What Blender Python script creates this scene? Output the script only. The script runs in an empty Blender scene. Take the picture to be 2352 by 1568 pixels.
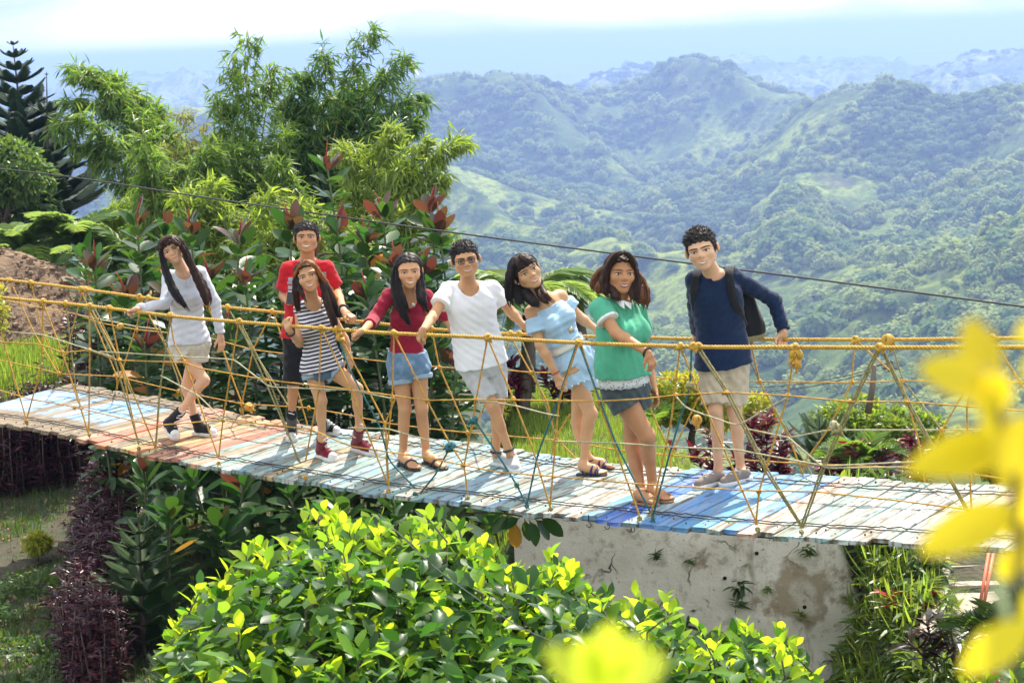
import bpy, bmesh, math, random
import numpy as np
from mathutils import Vector, Matrix

R = math.radians
rng = np.random.default_rng(7)
random.seed(7)
SC = bpy.context.scene
COL = SC.collection

# ------------------------------------------------------------------ camera
CAM_Z = 2.95
FPX = 4600.0                       # focal length in pixels of a 2352 px wide frame
PITCH, ROLL = 8.42, 2.4
cam = bpy.data.cameras.new("camera")
cam.sensor_width = 36.0
cam.lens = 36.0 * FPX / 2352.0
cam.clip_start = 0.05
cam.clip_end = 120000.0
cam.dof.use_dof = True
cam.dof.focus_distance = 13.2
cam.dof.aperture_fstop = 9.0
camo = bpy.data.objects.new("camera", cam)
COL.objects.link(camo)
CAM_R = Matrix.Rotation(R(90 - PITCH), 3, 'X') @ Matrix.Rotation(R(-ROLL), 3, 'Z')
camo.matrix_world = Matrix.Translation((0, 0, CAM_Z)) @ CAM_R.to_4x4()
SC.camera = camo

# ------------------------------------------------------------------ sky and sun
SUN_EL, SUN_AZ = 54.0, 24.0        # azimuth from +Y towards +X
w = bpy.data.worlds.new("World")
SC.world = w
w.use_nodes = True
nt = w.node_tree
nt.nodes.clear()
def wn(t, **k):
    n = nt.nodes.new(t)
    for a, b in k.items():
        setattr(n, a, b)
    return n
w_out = wn('ShaderNodeOutputWorld')
w_bg = wn('ShaderNodeBackground')
w_bg.inputs['Strength'].default_value = 0.15
w_sky = wn('ShaderNodeTexSky', sky_type='NISHITA', sun_disc=False)
w_sky.sun_elevation = R(SUN_EL)
w_sky.sun_rotation = R(SUN_AZ)
w_sky.altitude = 600
w_sky.air_density = 1.0
w_sky.dust_density = 0.6
w_sky.ozone_density = 1.0
w_tc = wn('ShaderNodeTexCoord')
w_map = wn('ShaderNodeMapping')
w_map.inputs['Scale'].default_value = (1.0, 1.0, 3.2)
w_no = wn('ShaderNodeTexNoise')
w_no.inputs['Scale'].default_value = 3.6
w_no.inputs['Detail'].default_value = 9.0
w_no.inputs['Roughness'].default_value = 0.58
w_no.inputs['Distortion'].default_value = 0.35
w_rmp = wn('ShaderNodeValToRGB')
w_rmp.color_ramp.elements[0].position = 0.44
w_rmp.color_ramp.elements[0].color = (0.8, 0.8, 0.8, 1)
w_rmp.color_ramp.elements[1].position = 0.60
w_rmp.color_ramp.elements[1].color = (1, 1, 1, 1)
w_mix = wn('ShaderNodeMix', data_type='RGBA')
w_mix.inputs[7].default_value = (4.1, 4.2, 4.4, 1)
w_n2 = wn('ShaderNodeTexNoise')
w_n2.inputs['Scale'].default_value = 5.2
w_n2.inputs['Detail'].default_value = 8.0
w_n2.inputs['Distortion'].default_value = 0.6
w_r2 = wn('ShaderNodeValToRGB')
w_r2.color_ramp.elements[0].position = 0.40
w_r2.color_ramp.elements[0].color = (1.9, 2.25, 2.6, 1)
w_r2.color_ramp.elements[1].position = 0.60
w_r2.color_ramp.elements[1].color = (5.6, 5.6, 5.6, 1)
nt.links.new(w_map.outputs[0], w_n2.inputs['Vector'])
nt.links.new(w_n2.outputs['Fac'], w_r2.inputs['Fac'])
nt.links.new(w_r2.outputs['Color'], w_mix.inputs[7])
nt.links.new(w_tc.outputs['Generated'], w_map.inputs['Vector'])
nt.links.new(w_map.outputs[0], w_no.inputs['Vector'])
nt.links.new(w_no.outputs['Fac'], w_rmp.inputs['Fac'])
nt.links.new(w_rmp.outputs['Color'], w_mix.inputs[0])
nt.links.new(w_sky.outputs['Color'], w_mix.inputs[6])
nt.links.new(w_mix.outputs[2], w_bg.inputs['Color'])
nt.links.new(w_bg.outputs[0], w_out.inputs['Surface'])

sun = bpy.data.lights.new("sun", 'SUN')
sun.energy = 3.1
sun.angle = R(0.53)
sun.color = (1.0, 0.93, 0.80)
suno = bpy.data.objects.new("sun", sun)
COL.objects.link(suno)
SUN_DIR = Vector((math.sin(R(SUN_AZ)) * math.cos(R(SUN_EL)), math.cos(R(SUN_AZ)) * math.cos(R(SUN_EL)), math.sin(R(SUN_EL))))
suno.rotation_euler = SUN_DIR.to_track_quat('Z', 'Y').to_euler()
suno.location = (30, 60, 90)

SC.view_settings.view_transform = 'Standard'
SC.view_settings.look = 'None'
SC.view_settings.gamma = 1.0
SC.view_settings.use_curve_mapping = False
SC.view_settings.exposure = 1.48
SC.render.engine = 'CYCLES'
SC.cycles.use_denoising = True
SC.cycles.max_bounces = 8
SC.cycles.diffuse_bounces = 4
SC.cycles.transparent_max_bounces = 8
SC.cycles.volume_bounces = 1
SC.cycles.caustics_reflective = False
SC.cycles.caustics_refractive = False
SC.cycles.sample_clamp_indirect = 6.0

# ------------------------------------------------------------------ projection helpers
CR = np.array(CAM_R)
CP = np.array((0.0, 0.0, CAM_Z))
def ray(px, py):
    d = CR @ np.array(((px - 1176) / FPX, -(py - 784) / FPX, -1.0))
    return d / d[1]
def at(px, py, d):
    """point seen at pixel (2352 px wide frame) at world distance y = d"""
    return CP + ray(px, py) * d
def proj(P):
    q = CR.T @ (np.asarray(P, float) - CP)
    return 1176 + FPX * q[0] / -q[2], 784 - FPX * q[1] / -q[2]

# ------------------------------------------------------------------ object helpers
def tag(o, label=None, cat=None, group=None, kind=None):
    if label: o["label"] = label
    if cat: o["category"] = cat
    if group: o["group"] = group
    if kind: o["kind"] = kind
    return o
def thing(name, label, cat, loc, group=None):
    o = bpy.data.objects.new(name, None)
    o.empty_display_size = 0.2
    COL.objects.link(o)
    o.location = tuple(float(c) for c in loc)
    return tag(o, label, cat, group)
def npmesh(name, V, F, smooth=True, mats=(), midx=None):
    """V (n,3); F array (m,k) or list of such arrays"""
    me = bpy.data.meshes.new(name)
    V = np.asarray(V, np.float32)
    Fs = [np.asarray(f, np.int32) for f in (F if isinstance(F, list) else [F]) if len(f)]
    me.vertices.add(len(V))
    me.vertices.foreach_set("co", V.ravel())
    tot = np.concatenate([np.full(len(f), f.shape[1], np.int32) for f in Fs])
    st = np.concatenate([[0], np.cumsum(tot)[:-1]]).astype(np.int32)
    li = np.concatenate([f.ravel() for f in Fs])
    me.loops.add(len(li))
    me.loops.foreach_set("vertex_index", li)
    me.polygons.add(len(tot))
    me.polygons.foreach_set("loop_start", st)
    me.polygons.foreach_set("loop_total", tot)
    for m in mats: me.materials.append(m)
    if midx is not None: me.polygons.foreach_set("material_index", np.asarray(midx, np.int32))
    me.polygons.foreach_set("use_smooth", np.full(len(tot), smooth))
    me.update(calc_edges=True)
    return me
def put(name, me, parent=None, M=None):
    """link an object holding mesh me; M = world matrix (mesh in world coords if None)"""
    o = bpy.data.objects.new(name, me)
    COL.objects.link(o)
    if parent is not None:
        o.parent = parent
        # parents are translated empties, or parts whose own basis already cancels it
        if parent.type == 'EMPTY':
            o.matrix_basis = Matrix.Translation(-Vector(parent.location)) @ (M or Matrix())
        else:
            o.matrix_basis = M or Matrix()
    elif M is not None:
        o.matrix_basis = M
    return o
class MB:
    """collects pieces into one mesh"""
    def __init__(s): s.V = []; s.F = {}; s.n = 0; s.mi = {}
    def add(s, V, F, mi=0):
        V = np.asarray(V, float)
        for f in (F if isinstance(F, list) and len(F) and isinstance(F[0], np.ndarray) else [np.asarray(F)]):
            if len(f) == 0: continue
            k = f.shape[1]
            s.F.setdefault(k, []).append(f + s.n)
            s.mi.setdefault(k, []).append(np.full(len(f), mi))
        s.V.append(V); s.n += len(V)
        return s
    def mesh(s, name, mats, smooth=True):
        ks = sorted(s.F)
        return npmesh(name, np.concatenate(s.V), [np.concatenate(s.F[k]) for k in ks], smooth,
                      mats if isinstance(mats, (list, tuple)) else [mats], np.concatenate([np.concatenate(s.mi[k]) for k in ks]))
    def put(s, name, mats, parent=None, smooth=True, M=None):
        return put(name, s.mesh(name, mats, smooth), parent, M)

def unit(v):
    v = np.asarray(v, float); return v / max(np.linalg.norm(v), 1e-9)
def box(c, h, Rm=None):
    s = np.array([[-1,-1,-1],[1,-1,-1],[1,1,-1],[-1,1,-1],[-1,-1,1],[1,-1,1],[1,1,1],[-1,1,1]], float) * np.asarray(h)
    if Rm is not None: s = s @ np.asarray(Rm).T
    F = np.array([[0,3,2,1],[4,5,6,7],[0,1,5,4],[1,2,6,5],[2,3,7,6],[3,0,4,7]])
    return s + np.asarray(c), F
def smoothpath(P, n):
    """Catmull-Rom resample of a polyline to n points"""
    P = np.asarray(P, float)
    if len(P) == 2:
        t = np.linspace(0, 1, n)[:, None]
        return P[0] * (1 - t) + P[1] * t
    Q = np.vstack([2 * P[0] - P[1], P, 2 * P[-1] - P[-2]])
    L = np.concatenate([[0], np.cumsum(np.linalg.norm(np.diff(P, axis=0), axis=1))])
    u = np.linspace(0, L[-1], n)
    k = np.clip(np.searchsorted(L, u, side='right') - 1, 0, len(P) - 2)
    t = ((u - L[k]) / np.maximum(L[k + 1] - L[k], 1e-9))[:, None]
    a, b, c, d = Q[k], Q[k + 1], Q[k + 2], Q[k + 3]
    return 0.5 * ((2 * b) + (c - a) * t + (2 * a - 5 * b + 4 * c - d) * t ** 2 + (3 * b - a - 3 * c + d) * t ** 3)
def frames(P):
    T = np.gradient(P, axis=0)
    T /= np.maximum(np.linalg.norm(T, axis=1, keepdims=True), 1e-9)
    ref = np.array((0, 0, 1.0)) if abs(T[0][2]) < 0.9 else np.array((1.0, 0, 0))
    n = np.cross(T[0], ref); n /= np.linalg.norm(n)
    N = [n]
    for i in range(1, len(P)):
        n = N[-1] - T[i] * np.dot(N[-1], T[i])
        n /= max(np.linalg.norm(n), 1e-9)
        N.append(n)
    N = np.array(N)
    return T, N, np.cross(T, N)
def tube(P, r, sides=6, cap=True, flat=1.0):
    P = np.asarray(P, float); n = len(P)
    r = np.broadcast_to(np.asarray(r, float), (n,))
    T, N, B = frames(P)
    a = np.arange(sides) * 2 * math.pi / sides
    V = P[:, None, :] + r[:, None, None] * (np.cos(a)[None, :, None] * N[:, None, :] + flat * np.sin(a)[None, :, None] * B[:, None, :])
    V = V.reshape(-1, 3)
    i = np.arange(n - 1)[:, None] * sides; j = np.arange(sides)[None, :]; j2 = (j + 1) % sides
    F = [np.stack([i + j, i + j2, i + sides + j2, i + sides + j], -1).reshape(-1, 4)]
    if cap:
        V = np.vstack([V, P[0], P[-1]])
        j = np.arange(sides); j2 = (j + 1) % sides
        F.append(np.concatenate([np.stack([j2, j, np.full(sides, n * sides)], -1),
                                 np.stack([(n - 1) * sides + j, (n - 1) * sides + j2, np.full(sides, n * sides + 1)], -1)]))
    return V, F

# ------------------------------------------------------------------ materials
def mat(name, col, rough=0.7, noise=None, bump=None, trans=0.0, tcol=None, spec=0.5, rand=0.0, sheen=0.0, coords='Object', metallic=0.0):
    """procedural surface: base colour, optional (scale, other colour, lo, hi) noise mix, (scale, strength) bump,
    translucent share, per-object value spread"""
    m = bpy.data.materials.new(name)
    m.use_nodes = True
    n, l = m.node_tree.nodes, m.node_tree.links
    b = n['Principled BSDF']; out = n['Material Output']
    b.inputs['Base Color'].default_value = (*col, 1)
    b.inputs['Roughness'].default_value = rough
    b.inputs['Specular IOR Level'].default_value = spec
    b.inputs['Metallic'].default_value = metallic
    if sheen: b.inputs['Sheen Weight'].default_value = sheen
    tc = n.new('ShaderNodeTexCoord')
    src = None
    for (sc_, c2, lo, hi) in (noise if isinstance(noise, list) else [noise] if noise else []):
        tx = n.new('ShaderNodeTexNoise'); tx.inputs['Detail'].default_value = 6
        if isinstance(sc_, tuple):
            mp = n.new('ShaderNodeMapping'); mp.inputs['Scale'].default_value = sc_
            l.new(tc.outputs[coords], mp.inputs['Vector']); l.new(mp.outputs[0], tx.inputs['Vector']); tx.inputs['Scale'].default_value = 1
        else:
            l.new(tc.outputs[coords], tx.inputs['Vector']); tx.inputs['Scale'].default_value = sc_
        mr = n.new('ShaderNodeMapRange'); mr.inputs[1].default_value = lo; mr.inputs[2].default_value = hi
        l.new(tx.outputs['Fac'], mr.inputs[0])
        mx = n.new('ShaderNodeMix'); mx.data_type = 'RGBA'
        l.new(mr.outputs[0], mx.inputs[0])
        if src is None: mx.inputs[6].default_value = (*col, 1)
        else: l.new(src, mx.inputs[6])
        mx.inputs[7].default_value = (*c2, 1)
        src = mx.outputs[2]
    if rand:
        oi = n.new('ShaderNodeObjectInfo')
        mr = n.new('ShaderNodeMapRange'); mr.inputs[3].default_value = 1 - rand; mr.inputs[4].default_value = 1 + rand
        l.new(oi.outputs['Random'], mr.inputs[0])
        hs = n.new('ShaderNodeHueSaturation')
        if src is None: hs.inputs['Color'].default_value = (*col, 1)
        else: l.new(src, hs.inputs['Color'])
        l.new(mr.outputs[0], hs.inputs['Value'])
        src = hs.outputs[0]
    if src is not None: l.new(src, b.inputs['Base Color'])
    if bump:
        tx = n.new('ShaderNodeTexNoise'); tx.inputs['Detail'].default_value = 5
        if isinstance(bump[0], tuple):
            mp = n.new('ShaderNodeMapping'); mp.inputs['Scale'].default_value = bump[0]
            l.new(tc.outputs[coords], mp.inputs['Vector']); l.new(mp.outputs[0], tx.inputs['Vector']); tx.inputs['Scale'].default_value = 1
        else:
            l.new(tc.outputs[coords], tx.inputs['Vector']); tx.inputs['Scale'].default_value = bump[0]
        bp = n.new('ShaderNodeBump'); bp.inputs['Strength'].default_value = bump[1]; bp.inputs['Distance'].default_value = bump[2] if len(bump) > 2 else 0.02
        l.new(tx.outputs['Fac'], bp.inputs['Height']); l.new(bp.outputs[0], b.inputs['Normal'])
    if trans:
        t = n.new('ShaderNodeBsdfTranslucent')
        t.inputs['Color'].default_value = (*(tcol or col), 1)
        if rand and src is not None and tcol is None: l.new(src, t.inputs['Color'])
        ms = n.new('ShaderNodeMixShader'); ms.inputs[0].default_value = trans
        l.new(b.outputs[0], ms.inputs[1]); l.new(t.outputs[0], ms.inputs[2]); l.new(ms.outputs[0], out.inputs['Surface'])
    return m
# ================================================================== rope bridge
NEAR_PX = np.array([(-60,962),(0,973),(88,984),(154,1000),(205,1008),(271,1028),(322,1040),(396,1055),(459,1066),(574,1084),(691,1104),(809,1125),(926,1141),(1030,1150),(1082,1153),(1160,1166),(1297,1182),(1394,1191),(1473,1200),(1564,1209),(1669,1220),(1825,1231),(1942,1235),(2117,1244),(2188,1254),(2352,1263),(2460,1268)], float)
FAR_PX = np.array([(-80,835),(0,847),(92,867),(147,878),(238,889),(300,904),(377,915),(486,935),(581,957),(629,964),(706,977),(850,992),(1062,1013),(1207,1033),(1246,1044),(1414,1064),(1579,1076),(1630,1078),(1814,1088),(1895,1092),(1941,1096),(2122,1107),(2255,1113),(2352,1117),(2560,1122)], float)
BA = R(36.0)
BU = np.array((math.cos(BA), -math.sin(BA), 0.0))     # along the bridge, to the right and nearer
BN = np.array((math.sin(BA), math.cos(BA), 0.0))      # across, away from the camera
B0 = np.array((1.324, 11.96, 0.0))
DECK_W = 1.40
def solve_z(XY, curve):
    z = 0.0
    for _ in range(6):
        px, py = proj((XY[0], XY[1], z))
        ty = np.interp(px, curve[:, 0], curve[:, 1])
        z -= (ty - py) * XY[1] / FPX
    return z
SS = np.linspace(-9.5, 3.8, 156)                      # s runs along BU from B0
_zn = np.array([solve_z(B0 + BU * s, NEAR_PX) for s in SS])
_zf = np.array([solve_z(B0 + BN * DECK_W + BU * s, FAR_PX) for s in SS])
_k = np.ones(9) / 9
_sm = lambda a: np.convolve(np.pad(a, 4, mode='edge'), _k, mode='valid')
ZN, ZF = _sm(_zn), _sm(_zf)
def deck_z(s, t):
    a = np.interp(s, SS, ZN); b = np.interp(s, SS, ZF)
    return a + (b - a) * t
def deck_pt(s, t, dz=0.0):
    """s metres along the bridge, t 0 near edge .. 1 far edge"""
    p = B0 + BU * s + BN * (DECK_W * t)
    p = p.copy(); p[2] = deck_z(s, t) + dz
    return p
def on_side(px, py, far=0, off=0.0):
    """point at a pixel on the upright plane through one edge of the deck"""
    r = ray(px, py)
    o = B0 + BN * (DECK_W * far + off)
    k = np.dot(o - CP, BN) / np.dot(r, BN)
    return CP + r * k
def on_deck(px, py):
    """point at a pixel on the deck surface"""
    r = ray(px, py); z = 0.0
    for _ in range(12):
        k = (z - CP[2]) / r[2]
        p = CP + r * k
        q = p - B0
        z = deck_z(np.dot(q, BU), np.dot(q, BN) / DECK_W)
    return p

def plank_material(name, paint, wear=0.5, bare=(0.0, 1.0)):
    m = bpy.data.materials.new(name); m.use_nodes = True
    n, l = m.node_tree.nodes, m.node_tree.links
    b = n['Principled BSDF']; b.inputs['Roughness'].default_value = 0.62
    b.inputs['Specular IOR Level'].default_value = 0.35
    tc = n.new('ShaderNodeTexCoord'); oi = n.new('ShaderNodeObjectInfo')
    def noise(scale, detail, off):
        mp = n.new('ShaderNodeMapping'); mp.inputs['Scale'].default_value = scale
        ad = n.new('ShaderNodeVectorMath'); ad.operation = 'ADD'
        cb = n.new('ShaderNodeCombineXYZ')
        mu = n.new('ShaderNodeMath'); mu.operation = 'MULTIPLY'; mu.inputs[1].default_value = 60 + off
        l.new(oi.outputs['Random'], mu.inputs[0]); l.new(mu.outputs[0], cb.inputs[0]); l.new(mu.outputs[0], cb.inputs[2])
        l.new(tc.outputs['Object'], ad.inputs[0]); l.new(cb.outputs[0], ad.inputs[1])
        l.new(ad.outputs[0], mp.inputs['Vector'])
        t = n.new('ShaderNodeTexNoise'); t.inputs['Scale'].default_value = 1; t.inputs['Detail'].default_value = detail
        t.inputs['Roughness'].default_value = 0.62
        l.new(mp.outputs[0], t.inputs['Vector'])
        return t.outputs['Fac']
    def rng_(x, a, b_, c=0.0, d=1.0):
        r = n.new('ShaderNodeMapRange'); l.new(x, r.inputs[0])
        for i, v in enumerate((a, b_, c, d)): r.inputs[1 + i].default_value = v
        return r.outputs[0]
    def mix(f, a, b_):
        x = n.new('ShaderNodeMix'); x.data_type = 'RGBA'; l.new(f, x.inputs[0])
        for s_, v in ((6, a), (7, b_)):
            if isinstance(v, tuple): x.inputs[s_].default_value = (*v, 1)
            else: l.new(v, x.inputs[s_])
        return x.outputs[2]
    # object space: x along the plank (metres), y across
    grain = noise((2.2, 55, 20), 6, 0)
    wood = mix(rng_(grain, 0.3, 0.7), (0.095, 0.062, 0.036), (0.27, 0.20, 0.125))
    hs = n.new('ShaderNodeHueSaturation'); hs.inputs['Color'].default_value = (*paint, 1)
    l.new(rng_(oi.outputs['Random'], 0, 1, 0.80, 1.18), hs.inputs['Value'])
    l.new(rng_(oi.outputs['Random'], 0, 1, 0.485, 0.515), hs.inputs['Hue'])
    dust = mix(rng_(noise((3, 9, 9), 8, 11), 0.42, 0.72, 0, 0.6), hs.outputs[0], (0.42, 0.42, 0.38))
    wearf = rng_(noise((3.5, 26, 10), 9, 5), wear - 0.07, wear + 0.05)
    sp = n.new('ShaderNodeSeparateXYZ'); l.new(tc.outputs['Object'], sp.inputs[0])
    col = mix(wearf, wood, dust)
    if bare != (0.0, 1.0):
        e1 = rng_(sp.outputs[0], bare[0] - 0.03, bare[0] + 0.05)
        e2 = rng_(sp.outputs[0], bare[1] - 0.05, bare[1] + 0.03, 1, 0)
        mu = n.new('ShaderNodeMath'); mu.operation = 'MULTIPLY'; l.new(e1, mu.inputs[0]); l.new(e2, mu.inputs[1])
        pale = mix(rng_(noise((4, 40, 10), 8, 23), 0.56, 0.64, 0, 0.8), wood, (0.30, 0.32, 0.26))
        col = mix(mu.outputs[0], pale, col)
    moss = rng_(noise((6, 14, 9), 8, 31), 0.57, 0.66, 0, 0.85)
    col = mix(moss, col, (0.06, 0.052, 0.04))
    l.new(col, b.inputs['Base Color'])
    bp = n.new('ShaderNodeBump'); bp.inputs['Strength'].default_value = 0.5; bp.inputs['Distance'].default_value = 0.004
    l.new(grain, bp.inputs['Height']); l.new(bp.outputs[0], b.inputs['Normal'])
    return m
PM = {
    'sky': plank_material('paint_sky_blue', (0.20, 0.40, 0.66), 0.44, (0.40, 1.16)),
    'brown': plank_material('bare_weathered_wood', (0.27, 0.22, 0.14), 0.58),
    'peach': plank_material('paint_peach', (0.52, 0.25, 0.14), 0.47),
    'blush': plank_material('paint_faded_peach', (0.55, 0.36, 0.28), 0.46),
    'orange': plank_material('paint_orange', (0.50, 0.15, 0.07), 0.45),
    'yellow': plank_material('paint_ochre', (0.46, 0.31, 0.11), 0.50),
    'teal': plank_material('paint_pale_teal', (0.23, 0.38, 0.36), 0.475),
    'pale': plank_material('paint_chalk_green', (0.44, 0.51, 0.46), 0.475),
    'grey': plank_material('paint_blue_grey', (0.20, 0.34, 0.41), 0.445),
    'blue': plank_material('paint_strong_blue', (0.025, 0.15, 0.46), 0.37),
    'mid': plank_material('paint_mid_blue', (0.08, 0.26, 0.50), 0.41),
}
bridge = thing('rope_bridge', 'long plank footbridge with worn multicoloured paint and yellow rope railings', 'rope bridge', deck_pt(-2.5, 0.5, -0.05))
def colour_for(px):
    c = random.random()
    if px < 40: return 'sky' if c < .7 else 'brown'
    if px < 150: return 'sky'
    if px < 205: return random.choice(['brown', 'peach', 'pale'])
    if px < 300: return random.choice(['peach', 'yellow', 'brown', 'brown', 'orange'])
    if px < 420: return random.choice(['orange', 'peach', 'peach', 'yellow', 'brown'])
    if px < 540: return random.choice(['yellow', 'pale', 'peach', 'teal', 'teal'])
    if px < 700: return random.choice(['teal', 'grey', 'pale', 'yellow', 'grey'])
    if px < 1180: return random.choice(['grey', 'teal', 'grey', 'pale', 'teal'])
    if px < 1340: return random.choice(['pale', 'teal', 'grey'])
    if px < 1570: return random.choice(['blue', 'mid', 'blue', 'mid', 'grey'])
    if px < 1640: return random.choice(['teal', 'mid', 'pale'])
    if px < 1680: return 'mid'
    return random.choice(['pale', 'teal', 'pale', 'pale', 'pale', 'blush', 'blush'])
s = -7.5
k = 0
plank_ends = []
while s < 3.3:
    wd = random.uniform(0.088, 0.118)
    gap = random.uniform(0.005, 0.013)
    if random.random() < 0.05: gap = 0.03
    o0 = random.uniform(-0.045, 0.03); o1 = random.uniform(-0.03, 0.035)
    th = random.uniform(0.026, 0.034)
    sm_ = s + wd / 2
    a = deck_pt(sm_, o0 / DECK_W); b = deck_pt(sm_, 1 + o1 / DECK_W)
    lift = random.uniform(-0.004, 0.004)
    X = (b - a); Ln = np.linalg.norm(X); X /= Ln
    Y = -(deck_pt(s + wd, .5) - deck_pt(s, .5)); Y /= np.linalg.norm(Y)
    Z = np.cross(X, Y); Z /= np.linalg.norm(Z); Y = np.cross(Z, X)
    if Z[2] < 0: Y, Z = -Y, -Z
    # chamfered board: lower box + smaller top face, ends nibbled
    hw = wd / 2; c = 0.005
    nn = 6
    xs = np.linspace(0, Ln, nn)
    V = []
    for i, x in enumerate(xs):
        jit = np.random.default_rng(k * 17 + i).uniform(-0.0022, 0.0022, 2)
        for (yy, zz) in ((-hw, -th), (-hw + jit[0], -c), (-hw + c + jit[0], 0), (hw - c + jit[1], 0), (hw + jit[1], -c), (hw, -th)):
            V.append((x + (random.uniform(-0.008, 0.008) if i in (0, nn - 1) else 0), yy, zz))
    F4 = []
    for i in range(nn - 1):
        for j in range(6):
            j2 = (j + 1) % 6
            F4.append((i * 6 + j, (i + 1) * 6 + j, (i + 1) * 6 + j2, i * 6 + j2))
    F6 = [tuple(range(6)), tuple((nn - 1) * 6 + j for j in reversed(range(6)))]
    npx = proj(a)[0]
    me = npmesh('plank', V, [np.array(F4), np.array(F6)], False, [PM[colour_for(npx)]])
    Mx = Matrix(((X[0], Y[0], Z[0], a[0]), (X[1], Y[1], Z[1], a[1]), (X[2], Y[2], Z[2], a[2] + lift), (0, 0, 0, 1)))
    put('plank', me, bridge, Mx)
    plank_ends.append((sm_, o0, o1))
    s += wd + gap; k += 1

# two steel cables and timber bearers below the deck, wires nailed along the top
M_wire = mat('dark_wire', (0.035, 0.033, 0.032), 0.55)
M_bolt = mat('rusty_bolt', (0.10, 0.055, 0.035), 0.7)
M_rope = mat('yellow_rope', (0.62, 0.36, 0.025), 0.6, noise=(60, (0.36, 0.20, 0.03), 0.4, 0.7), bump=((240, 240, 240), 0.5, 0.003))
M_thin = mat('ochre_cord', (0.60, 0.325, 0.035), 0.6, noise=(40, (0.30, 0.15, 0.03), 0.45, 0.75))
M_olive = mat('faded_olive_rope', (0.36, 0.31, 0.12), 0.75, noise=(50, (0.18, 0.16, 0.07), 0.4, 0.7))
M_pale = mat('pale_faded_cord', (0.50, 0.46, 0.27), 0.75, noise=(40, (0.3, 0.27, 0.15), 0.4, 0.7))
M_green = mat('teal_rope', (0.03, 0.17, 0.17), 0.65, noise=(50, (0.02, 0.09, 0.10), 0.4, 0.7))
ss = np.linspace(-7.5, 3.3, 60)
for t in (0.10, 0.90):
    V, F = tube(np.array([deck_pt(q, t, -0.052) for q in ss]), 0.018, 8)
    MB().add(V, F).put('support_cable', M_wire, bridge)
wire_rng = np.random.default_rng(3)
for t, dz in ((0.13, 0.008), (0.17, 0.007), (0.80, 0.008), (0.86, 0.007)):
    q = np.linspace(-7.5, 3.3, 280)
    P = np.array([deck_pt(a_, t + wire_rng.normal(0, 0.004), dz + abs(wire_rng.normal(0, 0.004))) for a_ in q])
    MB().add(*tube(P, 0.0042, 5)).put('deck_wire', M_wire, bridge)
bolts = MB()
for (q, o0, o1) in plank_ends:
    for t in (0.055, 0.105, 0.90, 0.95):
        if random.random() < 0.5:
            p = deck_pt(q + random.uniform(-.02, .02), t + random.uniform(-.008, .008), 0.0)
            a = np.arange(6) * math.pi / 3
            r = random.uniform(0.005, 0.008)
            V = np.vstack([np.c_[p[0] + r * np.cos(a), p[1] + r * np.sin(a), np.full(6, p[2] - 0.004)], np.c_[p[0] + .7 * r * np.cos(a), p[1] + .7 * r * np.sin(a), np.full(6, p[2] + 0.009)]])
            j = np.arange(6); j2 = (j + 1) % 6
            bolts.add(V, [np.stack([j, j2, j2 + 6, j + 6], -1), np.array([[6, 7, 8, 9, 10, 11]])])
o = bolts.put('bolt_heads', M_bolt, bridge, False); o["kind"] = "stuff"
# wire hooks hanging below the near edge
for px in (1352, 1394, 1445, 1452):
    p = on_side(px, np.interp(px, NEAR_PX[:, 0], NEAR_PX[:, 1]) + 4, 0, 0.02)
    a = np.linspace(0, 1.5 * math.pi, 10)
    P = [p + np.array((0, 0, 0.03))] + [p + BU * (0.018 * math.sin(x)) + np.array((0, 0, -0.02 - 0.018 * (1 - math.cos(x)))) for x in a]
    MB().add(*tube(smoothpath(P, 20), 0.003, 5)).put('wire_hook', M_wire, bridge)

# ---------------------------------------------------------------- ropes
def twisted(P, r, pitch, sides=6, seg=9):
    """three-strand laid rope along the path P"""
    L = np.sum(np.linalg.norm(np.diff(P, axis=0), axis=1))
    n = int(L / pitch * seg) + 2
    Q = smoothpath(P, n)
    T, N, B = frames(Q)
    ph = np.linspace(0, L / pitch * 2 * math.pi, n)
    mb = MB()
    for j in range(3):
        a = ph + j * 2 * math.pi / 3
        C = Q + (r * 0.52) * (np.cos(a)[:, None] * N + np.sin(a)[:, None] * B)
        mb.add(*tube(C, r * 0.58, sides, False))
    return mb
NRAIL = [(-90,672),(0,683),(200,702),(390,725),(500,735),(640,746),(780,757),(900,765),(1120,775),(1350,788),(1560,795),(1650,797),(1825,797),(2020,798),(2352,797),(2470,796),(2640,792)]
FRAIL = [(-120,627),(0,641),(130,656),(250,672),(330,683),(500,703),(640,717),(820,737),(1000,756),(1165,766),(1340,772),(1480,775),(1600,778),(1960,780),(2040,780),(2352,776),(2560,772),(2760,766)]
near_rail = np.array([on_side(*p, 0) for p in NRAIL]); far_rail = np.array([on_side(*p, 1) for p in FRAIL])
twisted(near_rail, 0.0125, 0.062, 6).put('handrail_rope', M_rope, bridge)
twisted(far_rail, 0.0125, 0.062, 5, 8).put('handrail_rope', M_rope, bridge)
def knot_mesh(r, seed, m):
    g = np.random.default_rng(seed)
    mb = MB()
    for j in range(3):
        ax = g.normal(size=3); ax /= np.linalg.norm(ax)
        u = np.cross(ax, (0.3, 0.5, 0.8)); u /= np.linalg.norm(u); v = np.cross(ax, u)
        a = np.linspace(0, 2 * math.pi, 11)
        mb.add(*tube(np.array([r * 0.75 * (math.cos(x) * u + math.sin(x) * v) + ax * r * 0.25 * math.sin(2 * x) for x in a]), r * 0.48, 6, False))
    for j in range(2):
        d = g.normal(size=3); d[2] = -abs(d[2]) - 0.3; d /= np.linalg.norm(d)
        mb.add(*tube(np.array([d * r * 0.3, d * r * 1.1, d * r * 1.8 + np.array((0, 0, -.3 * r))]), [r * .38, r * .36, r * .2], 5))
    return mb.mesh('knot', [m])
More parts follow.
